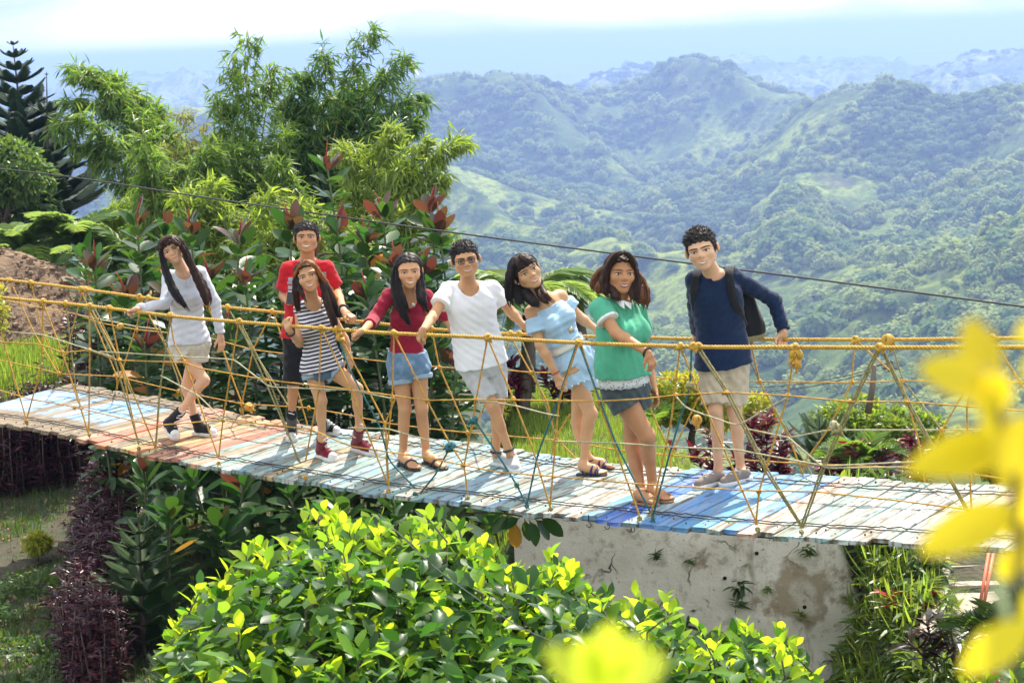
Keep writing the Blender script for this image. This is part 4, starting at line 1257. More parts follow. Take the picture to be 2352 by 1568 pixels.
    for q in 'LR':
        hs = S.get('hand' + q)
        if hs is None: continue
        w_, e_ = J['w' + q], J['e' + q]
        tgt = pt(hs['to']) if 'to' in hs else w_ + (w_ - e_)
        d = unit(tgt - w_)
        n_ = np.asarray(hs.get('palm', (0, 0, -1)), float); th = np.asarray(hs.get('thumb', (1 if q == 'L' else -1, 0, 0)), float)
        hp = hand_prims(w_, d, n_, th, hs.get('mode', 'hang'), S.get('handsize', .172 if sex == 'm' else .16))
        Fh = Field(np.min([p.bounds()[0] for p in hp], 0) - .03, np.max([p.bounds()[1] for p in hp], 0) + .03, .0032)
        for p in hp[:]: Fh.add(p, 0, .005)
        Fh.add(Cone(lerp(w_, e_, .12), w_ + d * .02, ra[2] * ab * 1.02, .021), 0, .02)
        body.add(*Fh.mesh())
    bo = body.put('body', sk, root)
    # ---------------- face
    S2 = dict(S); S2.setdefault('lipmat', S['lipmat'])
    face_parts(root, Mh, J['head'], hd, HP, HS, S2)
    out = dict(J=J, S=S, root=root, D=D, P=P, N=N, L=L, ax=ax, uu=uu, vv=vv, au=au, torso=torso, arm=arm, legs=legs, feet=feet, Mh=Mh, hd=hd, pt=pt, C=C, ab=ab, b=b, lb=lb, ra=ra, rl=rl, prims=prims, pxm=pxm, lat=lat, hipl=hipl)
    # ---------------- shoes
    if S['shoe'] != 'sandal':
        for q in feet: make_shoe(out, q)
    else:
        for q in feet: make_sandal(out, q)
    return out

def make_shoe(B, q):
    S = B['S']; H, T, f, sd, up, L = B['feet'][q]; root = B['root']
    kind = S['shoe']; a_ = B['J']['a' + q]
    top = up * .03
    hc = H + f * .045 + up * .055
    prims = [(Cone(H + f * .040 + up * .050, H + f * .055 + up * .060, .036, .036, None, 1), .0), (Cone(H + f * .05 + up * .048, H + f * L * .55 + up * .046, .036, .037, None, 1), .02),
             (Cone(H + f * L * .55 + up * .044, H + f * (L - .045) + up * .032, .039, .034), .02), (Cone(H + f * .055 + up * .055, H + f * L * .5 + up * .058, .03, .022), .03)]
    if kind == 'high':
        ct = a_ + unit(a_ - hc) * S.get('collar', .03)
        n = unit(ct - hc)
        prims.append((Capped(Cone(hc, ct + n * .04, .040, .041), [(ct, n)]), .02))
    else:
        prims.append((Ell(H + f * .05 + up * .065, (.038, .044, .030), np.stack([sd, f, up], 1)), .02))
    lo = np.min([p.bounds()[0] for p, _ in prims], 0) - .03; hi = np.max([p.bounds()[1] for p, _ in prims], 0) + .03
    F = Field(lo, hi, .005)
    for p, k in prims: F.add(p, 0, k)
    F.cut(H + up * .012, -up)
    if kind == 'low':
        F.cut(H + f * .03 + up * .088, unit(up + f * -.15), hi=None)
        F.sub(Cone(H + f * .05 + up * .075, a_, .030, .032), 0, .008)
    sh = MB().add(*F.mesh()).put('shoe', S['shoemat'], root)
    V, Fc = sole_mesh(H - f * .006, T + f * .004, up, L + .01, .098, .0, .027)
    MB().add(V, Fc).put('sole', M_white_rubber, sh)
    if kind == 'high' or S.get('toecap'):
        F2 = Field(T - .12, T + .12, .005)
        F2.add(Cone(H + f * L * .55 + up * .044, H + f * (L - .043) + up * .033, .041, .0365), 0, 0)
        F2.cut(H + f * (L - .052), -f); F2.cut(H + up * .014, -up)
        v, fc = F2.mesh()
        if len(fc): MB().add(v, fc).put('toe_cap', M_white_rubber, sh)
    # laces over the tongue
    lm = MB()
    n = 6 if kind == 'high' else 4
    p0 = H + f * (L * .64) + up * .068; p1 = (a_ + f * .040 + up * .03) if kind == 'high' else H + f * (L * .40) + up * .090
    for i in range(n):
        t = i / (n - 1)
        c = lerp(p0, p1, t) + (unit(f + up) * .012 * math.sin(math.pi * t) * 0)
        # push out of the upper
        w_ = .022
        o = (1 if i % 2 else -1) * .008
        fr = unit(up * (1 - .7 * t) + f * (.35 + .7 * t))
        P = [c - sd * w_ + fr * .000 + up * o, c + fr * .012, c + sd * w_ - up * o]
        lm.add(*tube(smoothpath(np.array(P), 7), .0042, 5))
    lm.put('laces', M_lace, sh)
    if S.get('patch'):
        # round white ankle patch with a star
        s_ = S['patch'].get(q)
        if s_:
            nrm = unit(sd * s_ + f * .25); c = lerp(hc, a_, .62) + nrm * .0425
            u = unit(np.cross(nrm, up)); v = np.cross(u, nrm)
            a = np.arange(18) * 2 * math.pi / 18
            ring = np.array([c + .024 * (math.cos(x) * u + math.sin(x) * v) for x in a])
            V = np.vstack([ring - nrm * .012, ring, [c + nrm * .002]])
            j = np.arange(18); j2 = (j + 1) % 18
            pb = MB().add(V, [np.stack([j, j2, 18 + j2, 18 + j], -1), np.stack([18 + j, 18 + j2, np.full(18, 36)], -1)], 0)
            st = np.array([c + nrm * .0035 + (.013 if i % 2 == 0 else .0055) * (math.cos(math.pi / 2 + i * math.pi / 5) * u + math.sin(math.pi / 2 + i * math.pi / 5) * v) for i in range(10)] + [c + nrm * .004])
            pb.add(st, np.array([(i, (i + 1) % 10, 10) for i in range(10)]), 1)
            pb.put('ankle_patch', [M_white_rubber, S['shoemat']], sh)

def make_sandal(B, q):
    S = B['S']; H, T, f, sd, up, L = B['feet'][q]; root = B['root']; a_ = B['J']['a' + q]
    V, Fc = sole_mesh(H - f * .008, T + f * .008, up, L + .016, .092, .0, .014)
    so = MB().add(V, Fc).put('sandal', S['shoemat'], root)
    st = MB()
    def arc(c, hw, h, r=.007, fl=.0):
        P = [c - sd * hw + up * .012, c - sd * hw * .95 + up * h * .6 + f * fl * .3, c - sd * hw * .4 + up * h + f * fl * .7, c + sd * hw * .4 + up * h + f * fl, c + sd * hw * .95 + up * h * .6 + f * fl * 1.3, c + sd * hw + up * .012 + f * fl * 1.5]
        st.add(*tube(smoothpath(np.array(P), 17), r, 6, True))
    k = S.get('straps', 'cross')
    if k == 'cross':
        arc(H + f * L * .52, .044, .062, .0075, .035); arc(H + f * L * .68, .045, .056, .0075, -.035)
    elif k == 'many':
        arc(H + f * L * .50, .044, .070, .009, .02); arc(H + f * L * .66, .045, .053, .009, .012); arc(H + f * L * .78, .044, .042, .008, -.01)
    else:
        arc(H + f * L * .62, .044, .058, .006, .03)
    # ankle strap
    c = lerp(a_, H + f * .04 + up * .03, .35)
    u = f; v = sd
    st.add(*tube(np.array([c + (.040 if math.cos(x) > 0 else .036) * math.cos(x) * u + .036 * math.sin(x) * v + up * (.006 * math.cos(x)) for x in np.linspace(0, 2 * math.pi, 21)]), .0065, 6, False))
    for z in (-1, 1): st.add(*tube(np.array([H + f * .05 + sd * z * .036 + up * .01, c + sd * z * .035]), .006, 6))
    st.put('straps', S['strapmat'], so)

# ------------------------------------------------------------------ clothes
def make_top(B, m, hem=-.05, top=.97, infl=.011, flare=.02, sleeve=.45, slinf=.014, slflare=.012, neck=(.062, .0, 0.0), folds=.0035, seed=1, name='shirt', off=False, sl2=None, k=.022, extra=None, shoulders=True, nosleeve=''):
    J, L, P, N, ax, au, uu, vv = (B[x] for x in ('J', 'L', 'P', 'N', 'ax', 'au', 'uu', 'vv'))
    S0 = B['torso'].S
    ts = np.linspace(hem * L, top * L, 14)
    secs = []
    for t in ts:
        r = [np.interp(t, S0[:, 0], S0[:, j]) for j in range(1, 5)]
        tl = (t / L - hem) / max(top - hem, .01)
        fl = flare * max(0, 1 - tl * 1.9)
        # loose cloth hangs from the chest instead of following the waist
        r2 = max(r[2], np.interp(.66 * L, S0[:, 0], S0[:, 3]) * B['S'].get('loose', .0)) if t < .66 * L else r[2]
        secs.append((t, r[0], r[1], r2 + infl + fl, r[3] + infl + fl * .8))
    lf = Loft(P, ax, B['lat'], secs)
    prims = [(lf, .0)]
    if shoulders:
        for q in 'LR': prims.append((Cone(J['s' + q], lerp(P, N, .95), .044 * B['ab'] + infl * .8, .042 * B['b'] + infl * .7), k))
    if B['S']['sex'] == 'f':
        for p, _ in B['prims']:
            if isinstance(p, Ell) and np.linalg.norm(p.c - lerp(P, N, .64)) < .15 and p.r[0] == B['S'].get('bust', .055):
                prims.append((Ell(p.c, p.r + infl * .8, p.M), .05))
    for q in 'LR':
        sl = sleeve if not isinstance(sleeve, dict) else sleeve[q]
        if sl <= 0 or q in nosleeve: continue
        s_, e_, w_ = B['arm'][q]; ra = B['ra']; ab = B['ab']
        a0 = s_ if not off else lerp(s_, e_, .22)
        if sl <= 1:
            end = lerp(s_, e_, sl); n = unit(e_ - s_)
            prims.append((Capped(Cone(a0, end + n * .03, ra[0] * ab * 1.06 + slinf, lerp(ra[0], ra[1], sl) * ab + slinf + slflare), [(end, n)] + ([(a0, -n)] if off else [])), k if not off else .015))
        else:
            prims.append((Cone(s_, e_, ra[0] * ab * 1.06 + slinf, ra[1] * ab + slinf), k))
            end = lerp(e_, w_, sl - 1); n = unit(w_ - e_)
            prims.append((Capped(Cone(e_, end + n * .03, ra[1] * ab + slinf, lerp(ra[1], ra[2], sl - 1) * ab + slinf + slflare), [(end, n)]), .02))
    if extra: prims += extra
    lo = np.min([p.bounds()[0] for p, _ in prims], 0) - .03; hi = np.max([p.bounds()[1] for p, _ in prims], 0) + .03
    F = Field(lo, hi, .0062)
    for p, kk in prims: F.add(p, 0, kk)
    if folds:
        fd = B['S'].get('folddir', (.55, .15, .8))
        F.folds(folds * .8, .07, seed, [fd, (fd[0] * .8, .1, fd[2] * 1.15), (fd[0] * 1.2, -.1, fd[2] * .8)], 5).folds(folds * .35, .16, seed + 3, None, 4)
    if neck:
        F.sub(Cone(N - au * .01 - vv * (.03 + neck[1]) - au * neck[2], N + au * .12 + vv * .02, neck[0], neck[0] * 1.1), 0, .008)
    o = MB().add(*F.mesh()).put(name, m, B['root'])
    B['toploft'] = lf
    return o
def make_shorts(B, m, waist=.18, leg=.55, infl=.012, linf=.016, flare=.012, folds=.003, seed=2, name='shorts', legs=None):
    L, P, ax = B['L'], B['P'], B['ax']
    S0 = B['torso'].S
    ts = np.linspace(-.125 * L, waist * L, 10)
    secs = [(t, *[np.interp(t, S0[:, 0], S0[:, j]) + (infl if j > 2 else 0) for j in range(1, 5)]) for t in ts]
    lf = Loft(P, ax, B['hipl'], secs)
    prims = [(lf, 0)]
    for q in 'LR':
        h_, k_, a_ = B['legs'][q]; lg = (legs or {}).get(q, leg)
        rl, lb = B['rl'], B['lb']
        if lg <= 1:
            end = lerp(h_, k_, lg); n = unit(k_ - h_)
            prims.append((Capped(Cone(h_, end + n * .04, rl[0] * lb + linf * .9, lerp(rl[0], rl[1], lg) * lb + linf + flare), [(end, n)]), .014))
            prims.append((Capped(Ell(lerp(h_, k_, .02) + B['vv'] * .03, np.array((.08, .07, .09)) * lb + linf * .8), [(end, n)]), .014))
        else:
            prims.append((Cone(h_, k_, rl[0] * lb + linf, rl[1] * lb + linf), .03))
            end = lerp(k_, a_, lg - 1); n = unit(a_ - k_)
            prims.append((Capped(Cone(k_, end + n * .03, rl[1] * lb + linf, rl[2] * lb + linf + flare), [(end, n)]), .02))
    lo = np.min([p.bounds()[0] for p, _ in prims], 0) - .03; hi = np.max([p.bounds()[1] for p, _ in prims], 0) + .03
    F = Field(lo, hi, .0062)
    for p, kk in prims: F.add(p, 0, kk)
    if folds: F.folds(folds, .07, seed, [(1, .2, .5), (-1, .2, .5), (.3, 0, 1)], 6)
    B['shortloft'] = lf
    return MB().add(*F.mesh()).put(name, m, B['root'])
def leg_cuff(B, q, leg, m, infl, h=.03, name='cuff'):
    h_, k_, _ = B['legs'][q]; n = unit(k_ - h_); rl, lb = B['rl'], B['lb']
    end = lerp(h_, k_, leg)
    r = lerp(rl[0], rl[1], leg) * lb + infl
    F = Field(end - r - .08, end + r + .08, .0062)
    F.add(Capped(Cone(end - n * .08, end + n * .08, r + .002, r), [(end + n * .004, n), (end - n * h, -n)]), 0, 0).folds(.0015, .06, 5)
    return MB().add(*F.mesh()).put(name, m, B['root'])

# ------------------------------------------------------------------ hair
def hair_cap(B, m, zl, infl=(.010, .012, .012), tex=.004, name='hair', seed=3, extra=(), part=None, strands=0, slen=.03, sr=.0022, up=.6, comb=None):
    """zl: hair line height against head depth, [(y, z)...] in head units; optional short strands standing on it"""
    Mh, c, s = B['Mh'], B['J']['head'], B['hd']
    rr = np.array((.0735 * HX, .093, .080)) + np.array(infl)
    zy, zz = np.array(zl).T
    def fn(X, Y, Z):
        x, y, z = X - c[0], Y - c[1], Z - c[2]
        u = (x * Mh[0, 0] + y * Mh[1, 0] + z * Mh[2, 0]) / s; v = (x * Mh[0, 1] + y * Mh[1, 1] + z * Mh[2, 1]) / s; w_ = (x * Mh[0, 2] + y * Mh[1, 2] + z * Mh[2, 2]) / s
        k0 = np.sqrt((u / rr[0]) ** 2 + ((v - .018) / rr[1]) ** 2 + ((w_ - .036) / rr[2]) ** 2)
        d = (k0 - 1) * rr[1] * .9
        e = np.sin(u * 210 + 3 * np.sin(v * 60) + seed) * np.sin(v * 150 + 2 * np.sin(w_ * 70)) + .6 * np.sin(w_ * 260 + u * 90)
        zlim = np.interp(v, zy, zz) + (part(u) if part else 0)
        return np.maximum(d + tex * .5 * e, (zlim - w_) + .004 * np.sin(u * 190 + seed)) * s
    ext = s * .16
    F = Field(c - ext, c + ext, .0046)
    F.add(Fn(fn, c - ext, c + ext), 0, 0)
    for p, k in extra: F.add(p, 0, k)
    mb = MB(); mb.add(*F.mesh())
    g = np.random.default_rng(seed)
    W = lambda p: c + Mh @ (np.asarray(p) * s)
    for i in range(strands):
        th = g.uniform(0, 2 * math.pi); z = g.uniform(.15, 1.0)
        d = np.array((math.cos(th) * math.sqrt(1 - z * z), math.sin(th) * math.sqrt(1 - z * z), z))
        p = d * rr + np.array((0, .018, .036))
        if p[2] < np.interp(p[1], zy, zz) + .004: continue
        dirv = unit(d * .34 + np.array((g.normal(0, .28) - .25, .55 + g.normal(0, .25), up)))
        ln = slen * g.uniform(.5, 1.2)
        q1 = p + dirv * ln * .5; q2 = p + dirv * ln + np.array((g.normal(0, .006), g.normal(0, .006), -.004))
        mb.add(*tube(np.array([W(p - d * .004), W(q1), W(q2)]), [sr * 2.2 * s, sr * 1.7 * s, sr * .5 * s], 4))
    if comb is not None:
        # strands combed from the parting over the scalp to the sides
        for i in range(comb[1]):
            sd = 1 if g.uniform() < .5 else -1
            v0 = g.uniform(-.055, .085); u0 = comb[0] + g.normal(0, .003)
            sw = g.uniform(-.01, .035)
            pts = []
            for t in np.linspace(0, 1, 7):
                ang = t * g.uniform(1.55, 1.75)
                d = np.array((u0 * (1 - t) / rr[0] + sd * math.sin(ang) , (v0 + sw * t) / rr[1], math.cos(ang) * .98))
                d = d / np.linalg.norm(d)
                pts.append(W(d * (rr + .0015) + np.array((0, .018, .036))))
            mb.add(*tube(np.array(pts), [.0026 * s * k_ for k_ in (.6, 1, 1, 1, 1, .9, .5)], 4))
    o = mb.put(name, m, B['root'])
    return o
def locks(B, guides, m, n=40, r=.005, seed=5, name='hair', wave=0.0, core=True, taper=.25):
    """guides: [(points (crop px, depth from the head centre), radii in metres)]; each is filled with tapered strands"""
    g = np.random.default_rng(seed)
    J = B['J']; dh = J['head'][1] - B['D']
    mb = MB()
    for gi, (pts, rad) in enumerate(guides):
        P = np.array([B['pt']((p[0], p[1], dh + p[2])) for p in pts])
        ns = max(10, int(np.sum(np.linalg.norm(np.diff(P, axis=0), axis=1)) / .03))
        Q = smoothpath(P, ns); rr = np.interp(np.linspace(0, 1, ns), np.linspace(0, 1, len(rad)), rad)
        T, N_, B_ = frames(Q)
        nn = int(2.7 * n * max(rad) / .05)
        for i in range(nn):
            a = g.uniform(0, 6.283); q = math.sqrt(g.uniform(.15, 1.0))
            da = g.normal(0, .35); e0 = 0; e1 = g.uniform(.72, 1.02)
            t = np.linspace(0, 1, ns)
            aa = a + da * t
            w_ = wave * np.sin(t * g.uniform(9, 15) + g.uniform(0, 6)) * t
            C_ = Q + (rr * q)[:, None] * (np.cos(aa)[:, None] * N_ + np.sin(aa)[:, None] * B_ * .75) + w_[:, None] * N_ + (wave * np.cos(t * 11 + a) * t)[:, None] * B_ * .6
            kk = max(4, int(ns * e1)); C_ = C_[:kk]
            tt = np.linspace(0, 1, kk)
            rad_ = r * .52 * g.uniform(.7, 1.3) * np.minimum(1, (1 - tt) / taper + .12)
            mb.add(*tube(C_, rad_, 5, True, .7))
        if core:
            F = None
            k2 = Q[::2]; r2 = rr[::2] * .82
            prims = [Cone(k2[i], k2[i + 1], max(r2[i], .006), max(r2[i + 1], .006), np.array((0, 1.0, 0)), .75) for i in range(len(k2) - 2)]
            mb.add(*mesh_prims(prims, .009, .015))
    return mb.put(name, m, B['root'])
# ================================================================== the eight people
SK_fair = skin('skin_fair', (0.70, 0.41, 0.24)); SK_tan = skin('skin_tan', (0.60, 0.315, 0.155)); SK_brown = skin('skin_brown', (0.51, 0.25, 0.115)); SK_med = skin('skin_warm', (0.65, 0.355, 0.18))
H_black = hairmat('hair_black', (0.018, 0.014, 0.013), (0.035, 0.026, 0.022))
H_dark = hairmat('hair_dark_brown', (0.030, 0.017, 0.012), (0.10, 0.045, 0.024))
H_orange = hairmat('hair_copper', (0.28, 0.10, 0.03), (0.60, 0.25, 0.07))
H_ginger = hairmat('hair_ginger_ends', (0.20, 0.075, 0.026), (0.09, 0.034, 0.015))
LIP = mat('lips_pink', (0.50, 0.17, 0.14), 0.4); LIPM = mat('lips_natural', (0.42, 0.20, 0.145), 0.45); LIPD = mat('lips_berry', (0.22, 0.035, 0.05), 0.35); LIPR = mat('lips_red', (0.48, 0.11, 0.10), 0.38)
female_line = [(-.12, .060), (-.07, .056), (-.045, .035), (-.02, -.02), (.0, -.07), (.12, -.10)]
male_line = [(-.12, .064), (-.075, .060), (-.045, .046), (-.028, .010), (-.012, -.012), (.012, -.006), (.035, -.03), (.075, -.07), (.12, -.075)]

# -------- woman in the pale long-sleeved top
C_pale = cloth('pale_grey_knit', (0.60, 0.62, 0.66), (0.52, 0.54, 0.58)); C_cream = cloth('cream_cotton', (0.60, 0.59, 0.50), (0.50, 0.49, 0.41))
M_black_canvas = cloth('black_canvas', (0.018, 0.018, 0.022)); M_maroon_canvas = cloth('maroon_canvas', (0.19, 0.012, 0.028))
p1 = build_person(dict(folddir=(-.35, .1, .9), crop='c1', sex='f', label='woman in pale grey long-sleeved top and cream shorts with very long dark hair', skin=SK_fair, lipmat=LIP, hairmat=H_black,
    head=(448,236,-.12), headh=180, yaw=8, pitch=2, tilt=-25, neck=(528,372,-.02), sL=(424,392), sR=(634,362,.03), eL=(408,572,-.18), eR=(722,560,.02), wL=(232,606,'N'), wR=(756,772,-.02),
    waist=(548,650), hL=(502,832), hR=(624,822), kL=(652,1052,-.06), kR=(545,1082,.08), aL=(502,1250,-.12), aR=(594,1278,.06),
    heelL=(418,1402), toeL=(486,1440), liftL=.085, heelR=(592,1392), toeR=(702,1402), D=15.50, tw=.94, bulk=.95, armb=.95, legb=.86, hipw=.98, bust=.05, shoe='high', shoemat=M_black_canvas, patch={'L': 1}, collar=.02,
    handL=dict(to=(160,622,'N'), palm=(0,.1,-1), thumb=(0,1,0), mode='grip'), handR=dict(to=(766,850,-.03), palm=(-.6,.6,0), thumb=(-.5,-.8,0), mode='hang'), mouth=(.021,.003), smile=.008, squint=.6))
make_top(p1, C_pale, hem=.03, infl=.013, flare=.022, sleeve=1.93, slinf=.011, slflare=.004, neck=(.055,-.01,.01), seed=4, name='sweater')
make_shorts(p1, C_cream, waist=.08, legs={'L': .30, 'R': .30}, infl=.010, linf=.020, flare=.016)
for q in 'LR': leg_cuff(p1, q, .30, C_cream, .040)
pk = MB()
for i in range(4):
    V, F = box(p1['pt']((536 + i * 3, 402 + i * 20, -.125)), (.004, .003, .004)); pk.add(V, F)
pk.put('button', cloth('button_grey', (.35, .35, .36)), p1['root'])
hair_cap(p1, H_dark, [(-.12,.060),(-.075,.050),(-.045,.045),(-.02,-.02),(.0,-.08),(.12,-.11)], infl=(.013,.013,.013), comb=(.012, 300))
locks(p1, [([(398,205,-.06),(385,260,-.06),(408,340,-.06),(440,440,-.13),(490,530,-.17),(545,600,-.16),(580,640,-.16)], [.020,.026,.032,.036,.038,.026,.008]),
           ([(400,230,-.04),(400,320,-.03),(430,420,-.08),(470,520,-.14),(505,590,-.15)], [.02,.03,.036,.034,.012])], H_black, n=46, r=.0042, seed=2)
locks(p1, [([(500,170,-.05),(535,230,-.05),(565,310,-.05),(610,410,-.08),(650,500,-.12),(668,570,-.13),(662,640,-.12)], [.022,.028,.034,.042,.042,.032,.010]),
           ([(440,150,-.09),(490,185,-.10),(525,240,-.08),(560,320,-.05),(600,400,-.07)], [.018,.022,.026,.03,.03]),
           ([(590,350,-.04),(640,440,-.08),(690,540,-.11),(680,590,-.11)], [.03,.04,.03,.01])], H_dark, n=46, r=.0042, seed=9)
locks(p1, [([(440,150,-.10),(410,172,-.125),(390,196,-.12),(384,232,-.09)], [.018,.02,.02,.012]), ([(450,152,-.10),(465,185,-.13),(500,205,-.12),(520,235,-.09)], [.016,.018,.016,.012])], H_dark, n=60, r=.0038, seed=12)

# -------- man in the red shirt
C_red = cloth('red_jersey', (0.52, 0.010, 0.018), (0.42, 0.008, 0.014)); C_black = cloth('black_cotton', (0.012, 0.012, 0.014))
p2 = build_person(dict(crop='c1', sex='m', label='man in red t-shirt and long black shorts standing behind the others holding a phone', skin=SK_brown, lipmat=LIPM, hairmat=H_black,
    head=(1297,163,-.06), headh=196, yaw=2, pitch=-9, tilt=0, neck=(1302,296,.02), sL=(1164,346), sR=(1432,338), eL=(1150,520,.06), eR=(1486,498,.08), wL=(1186,566,-.16), wR=(1532,622,'N'),
    hL=(1225,800), hR=(1330,800), kL=(1212,1075,-.03), kR=(1368,1080,.05), aL=(1203,1278,.0), aR=(1392,1322,.10), heelL=(1205,1395), toeL=(1205,1440), heelR=(1385,1384), toeR=(1468,1392), D=15.10,
    bulk=.95, armb=.92, legb=.84, shoe='high', shoemat=M_black_canvas, collar=.05, mouth=(.028,.011), smile=.010, squint=.75, browr=.0038,
    handL=dict(to=(1188,540,-.24), palm=(.7,.2,.3), thumb=(.2,-.2,1), mode='grip'), handR=dict(to=(1580,655,'N'), palm=(0,.0,-1), thumb=(-.5,-.8,0), mode='grip')))
def print_blocks(m, boxes, col):
    """flat printed blocks on the chest, boxes = (x, z, half width, half height) in the cloth's own space"""
    n, l = m.node_tree.nodes, m.node_tree.links
    b = n['Principled BSDF']; src = b.inputs['Base Color'].links[0].from_socket
    tc = n.new('ShaderNodeTexCoord'); sp = n.new('ShaderNodeSeparateXYZ'); l.new(tc.outputs['Object'], sp.inputs[0])
    acc = None
    def mth(op, a, b_):
        q = n.new('ShaderNodeMath'); q.operation = op
        for i, v in enumerate((a, b_)):
            if isinstance(v, (int, float)): q.inputs[i].default_value = v
            else: l.new(v, q.inputs[i])
        return q.outputs[0]
    for x, z, w_, h in boxes:
        fx = mth('LESS_THAN', mth('ABSOLUTE', mth('SUBTRACT', sp.outputs[0], x), 0), w_); fz = mth('LESS_THAN', mth('ABSOLUTE', mth('SUBTRACT', sp.outputs[2], z), 0), h)
        f = mth('MULTIPLY', fx, fz)
        acc = f if acc is None else mth('MAXIMUM', acc, f)
    mx = n.new('ShaderNodeMix'); mx.data_type = 'RGBA'; l.new(acc, mx.inputs[0]); l.new(src, mx.inputs[6]); mx.inputs[7].default_value = (*col, 1)
    l.new(mx.outputs[2], b.inputs['Base Color'])
_q = [(*p2['pt']((x, y, -.12))[[0, 2]], w_, h_) for x, y, w_, h_ in ((1192,424,.020,.014),(1190,446,.026,.008),(1194,474,.024,.014),(1402,395,.014,.020),(1398,424,.018,.010))]
print_blocks(C_red, _q, (.30, .33, .36))
make_top(p2, C_red, hem=.02, infl=.016, flare=.022, sleeve=.74, slinf=.016, slflare=.018, neck=(.060,-.01,-.005), seed=7, name='shirt', folds=.003)
make_shorts(p2, C_black, waist=.06, legs={'L': 1.0, 'R': 1.0}, infl=.012, linf=.024, flare=.012)
hair_cap(p2, H_black, male_line, infl=(.010,.010,.020), tex=.006, strands=900, slen=.020, sr=.0012, seed=4, up=.12)
circle_band(p2['root'], 'wristwatch', lerp(p2['J']['wR'], p2['J']['eR'], .10), p2['J']['eR'] - p2['J']['wR'], .032, .010, M_blackleather)
ph = thing('smartphone', 'black smartphone held in the left hand of the man in red', 'phone', p2['pt']((1192,536,-.30)))
Mp = Matrix.Translation(Vector(p2['pt']((1200,532,-.29)))) @ Matrix.Rotation(R(-12), 4, 'X') @ Matrix.Rotation(R(8), 4, 'Y')
V, F = box((0, 0, 0), (.033, .0042, .052)); put('phone_body', MB().add(V, F).mesh('phone_body', [mat('phone_black', (.012, .012, .013), .25)], False), ph, Mp)
V, F = box((0, .0044, 0), (.029, .0006, .047)); put('phone_screen', MB().add(V, F).mesh('phone_screen', [mat('phone_glass', (.02, .022, .026), .08)], False), ph, Mp)
V, F = box((0, -.0046, .044), (.030, .0006, .005)); put('phone_trim', MB().add(V, F).mesh('phone_trim', [mat('phone_silver', (.55, .56, .58), .3)], False), ph, Mp)

# -------- woman in the striped top
m_stripe = bpy.data.materials.new('navy_white_stripes'); m_stripe.use_nodes = True
_n, _l = m_stripe.node_tree.nodes, m_stripe.node_tree.links
_b = _n['Principled BSDF']; _b.inputs['Roughness'].default_value = .85
_tc = _n.new('ShaderNodeTexCoord'); _mp = _n.new('ShaderNodeMapping'); _mp.inputs['Rotation'].default_value = (0, R(10), 0)
_no = _n.new('ShaderNodeTexNoise'); _no.inputs['Scale'].default_value = 7
_w = _n.new('ShaderNodeTexWave'); _w.wave_type = 'BANDS'; _w.bands_direction = 'Z'; _w.inputs['Scale'].default_value = 11.5; _w.inputs['Distortion'].default_value = 1.0; _w.inputs['Detail'].default_value = 1; _w.inputs['Detail Scale'].default_value = 1.2
_r = _n.new('ShaderNodeValToRGB'); _r.color_ramp.interpolation = 'CONSTANT'; _r.color_ramp.elements[0].color = (.028, .018, .045, 1); _r.color_ramp.elements[1].color = (.70, .69, .70, 1); _r.color_ramp.elements[1].position = .47
_l.new(_tc.outputs['Object'], _mp.inputs[0]); _l.new(_mp.outputs[0], _w.inputs['Vector']); _l.new(_w.outputs['Fac'], _r.inputs[0]); _l.new(_r.outputs[0], _b.inputs['Base Color'])
C_denim = cloth('blue_denim', (0.13, 0.23, 0.36), (0.24, 0.36, 0.50), 300); C_denim_d = cloth('dark_denim', (0.085, 0.14, 0.22), (0.13, 0.21, 0.32), 300); C_denim_p = cloth('pale_denim_cuff', (0.32, 0.42, 0.52))
p3 = build_person(dict(crop='c1', sex='f', label='woman in navy and white striped sleeveless top and denim shorts with copper hair', skin=SK_med, lipmat=LIPR, hairmat=H_dark,
    head=(1304,404,-.16), headh=203, yaw=6, pitch=-6, tilt=-15, neck=(1330,545,-.05), sL=(1248,592,-.03), sR=(1424,572,.03), eL=(1252,818,-.05), eR=(1532,790,.03), wL=(1186,740,'N'), wR=(1562,890,.0),
    waist=(1372,790), hL=(1335,985), hR=(1452,975), kL=(1386,1180,-.04), kR=(1612,1104,-.03), aL=(1392,1420,.02), aR=(1626,1350,.03), heelL=(1372,1528), toeL=(1478,1566), heelR=(1590,1486), toeR=(1735,1528), D=14.55,
    tw=.93, bulk=.94, armb=.93, legb=.84, shoe='high', shoemat=M_maroon_canvas, patch={'R': -1}, collar=.0, mouth=(.026,.010), smile=.011, squint=.8, browmat=H_dark, bust=.052,
    handL=dict(to=(1160,680,'N'), palm=(.5,.5,0), thumb=(.3,-.9,.2), mode='fist'), handR=dict(to=(1574,965,-.01), palm=(-.7,.5,0), thumb=(-.5,-.8,0), mode='hang')))
make_top(p3, m_stripe, hem=.0, infl=.012, flare=.022, sleeve=0, neck=(.062,-.005,.02), seed=11, name='tank_top', folds=.0035, k=.03)
make_shorts(p3, C_denim_d, waist=.05, legs={'L': .22, 'R': .20}, infl=.009, linf=.016, flare=.012)
for q, f in (('L', .24), ('R', .22)): leg_cuff(p3, q, f, C_denim_p, .028, .035)
hair_cap(p3, H_dark, [(-.12,.086),(-.08,.082),(-.05,.064),(-.028,.0),(-.005,-.06),(.12,-.10)], infl=(.012,.012,.014), comb=(-.012, 300))
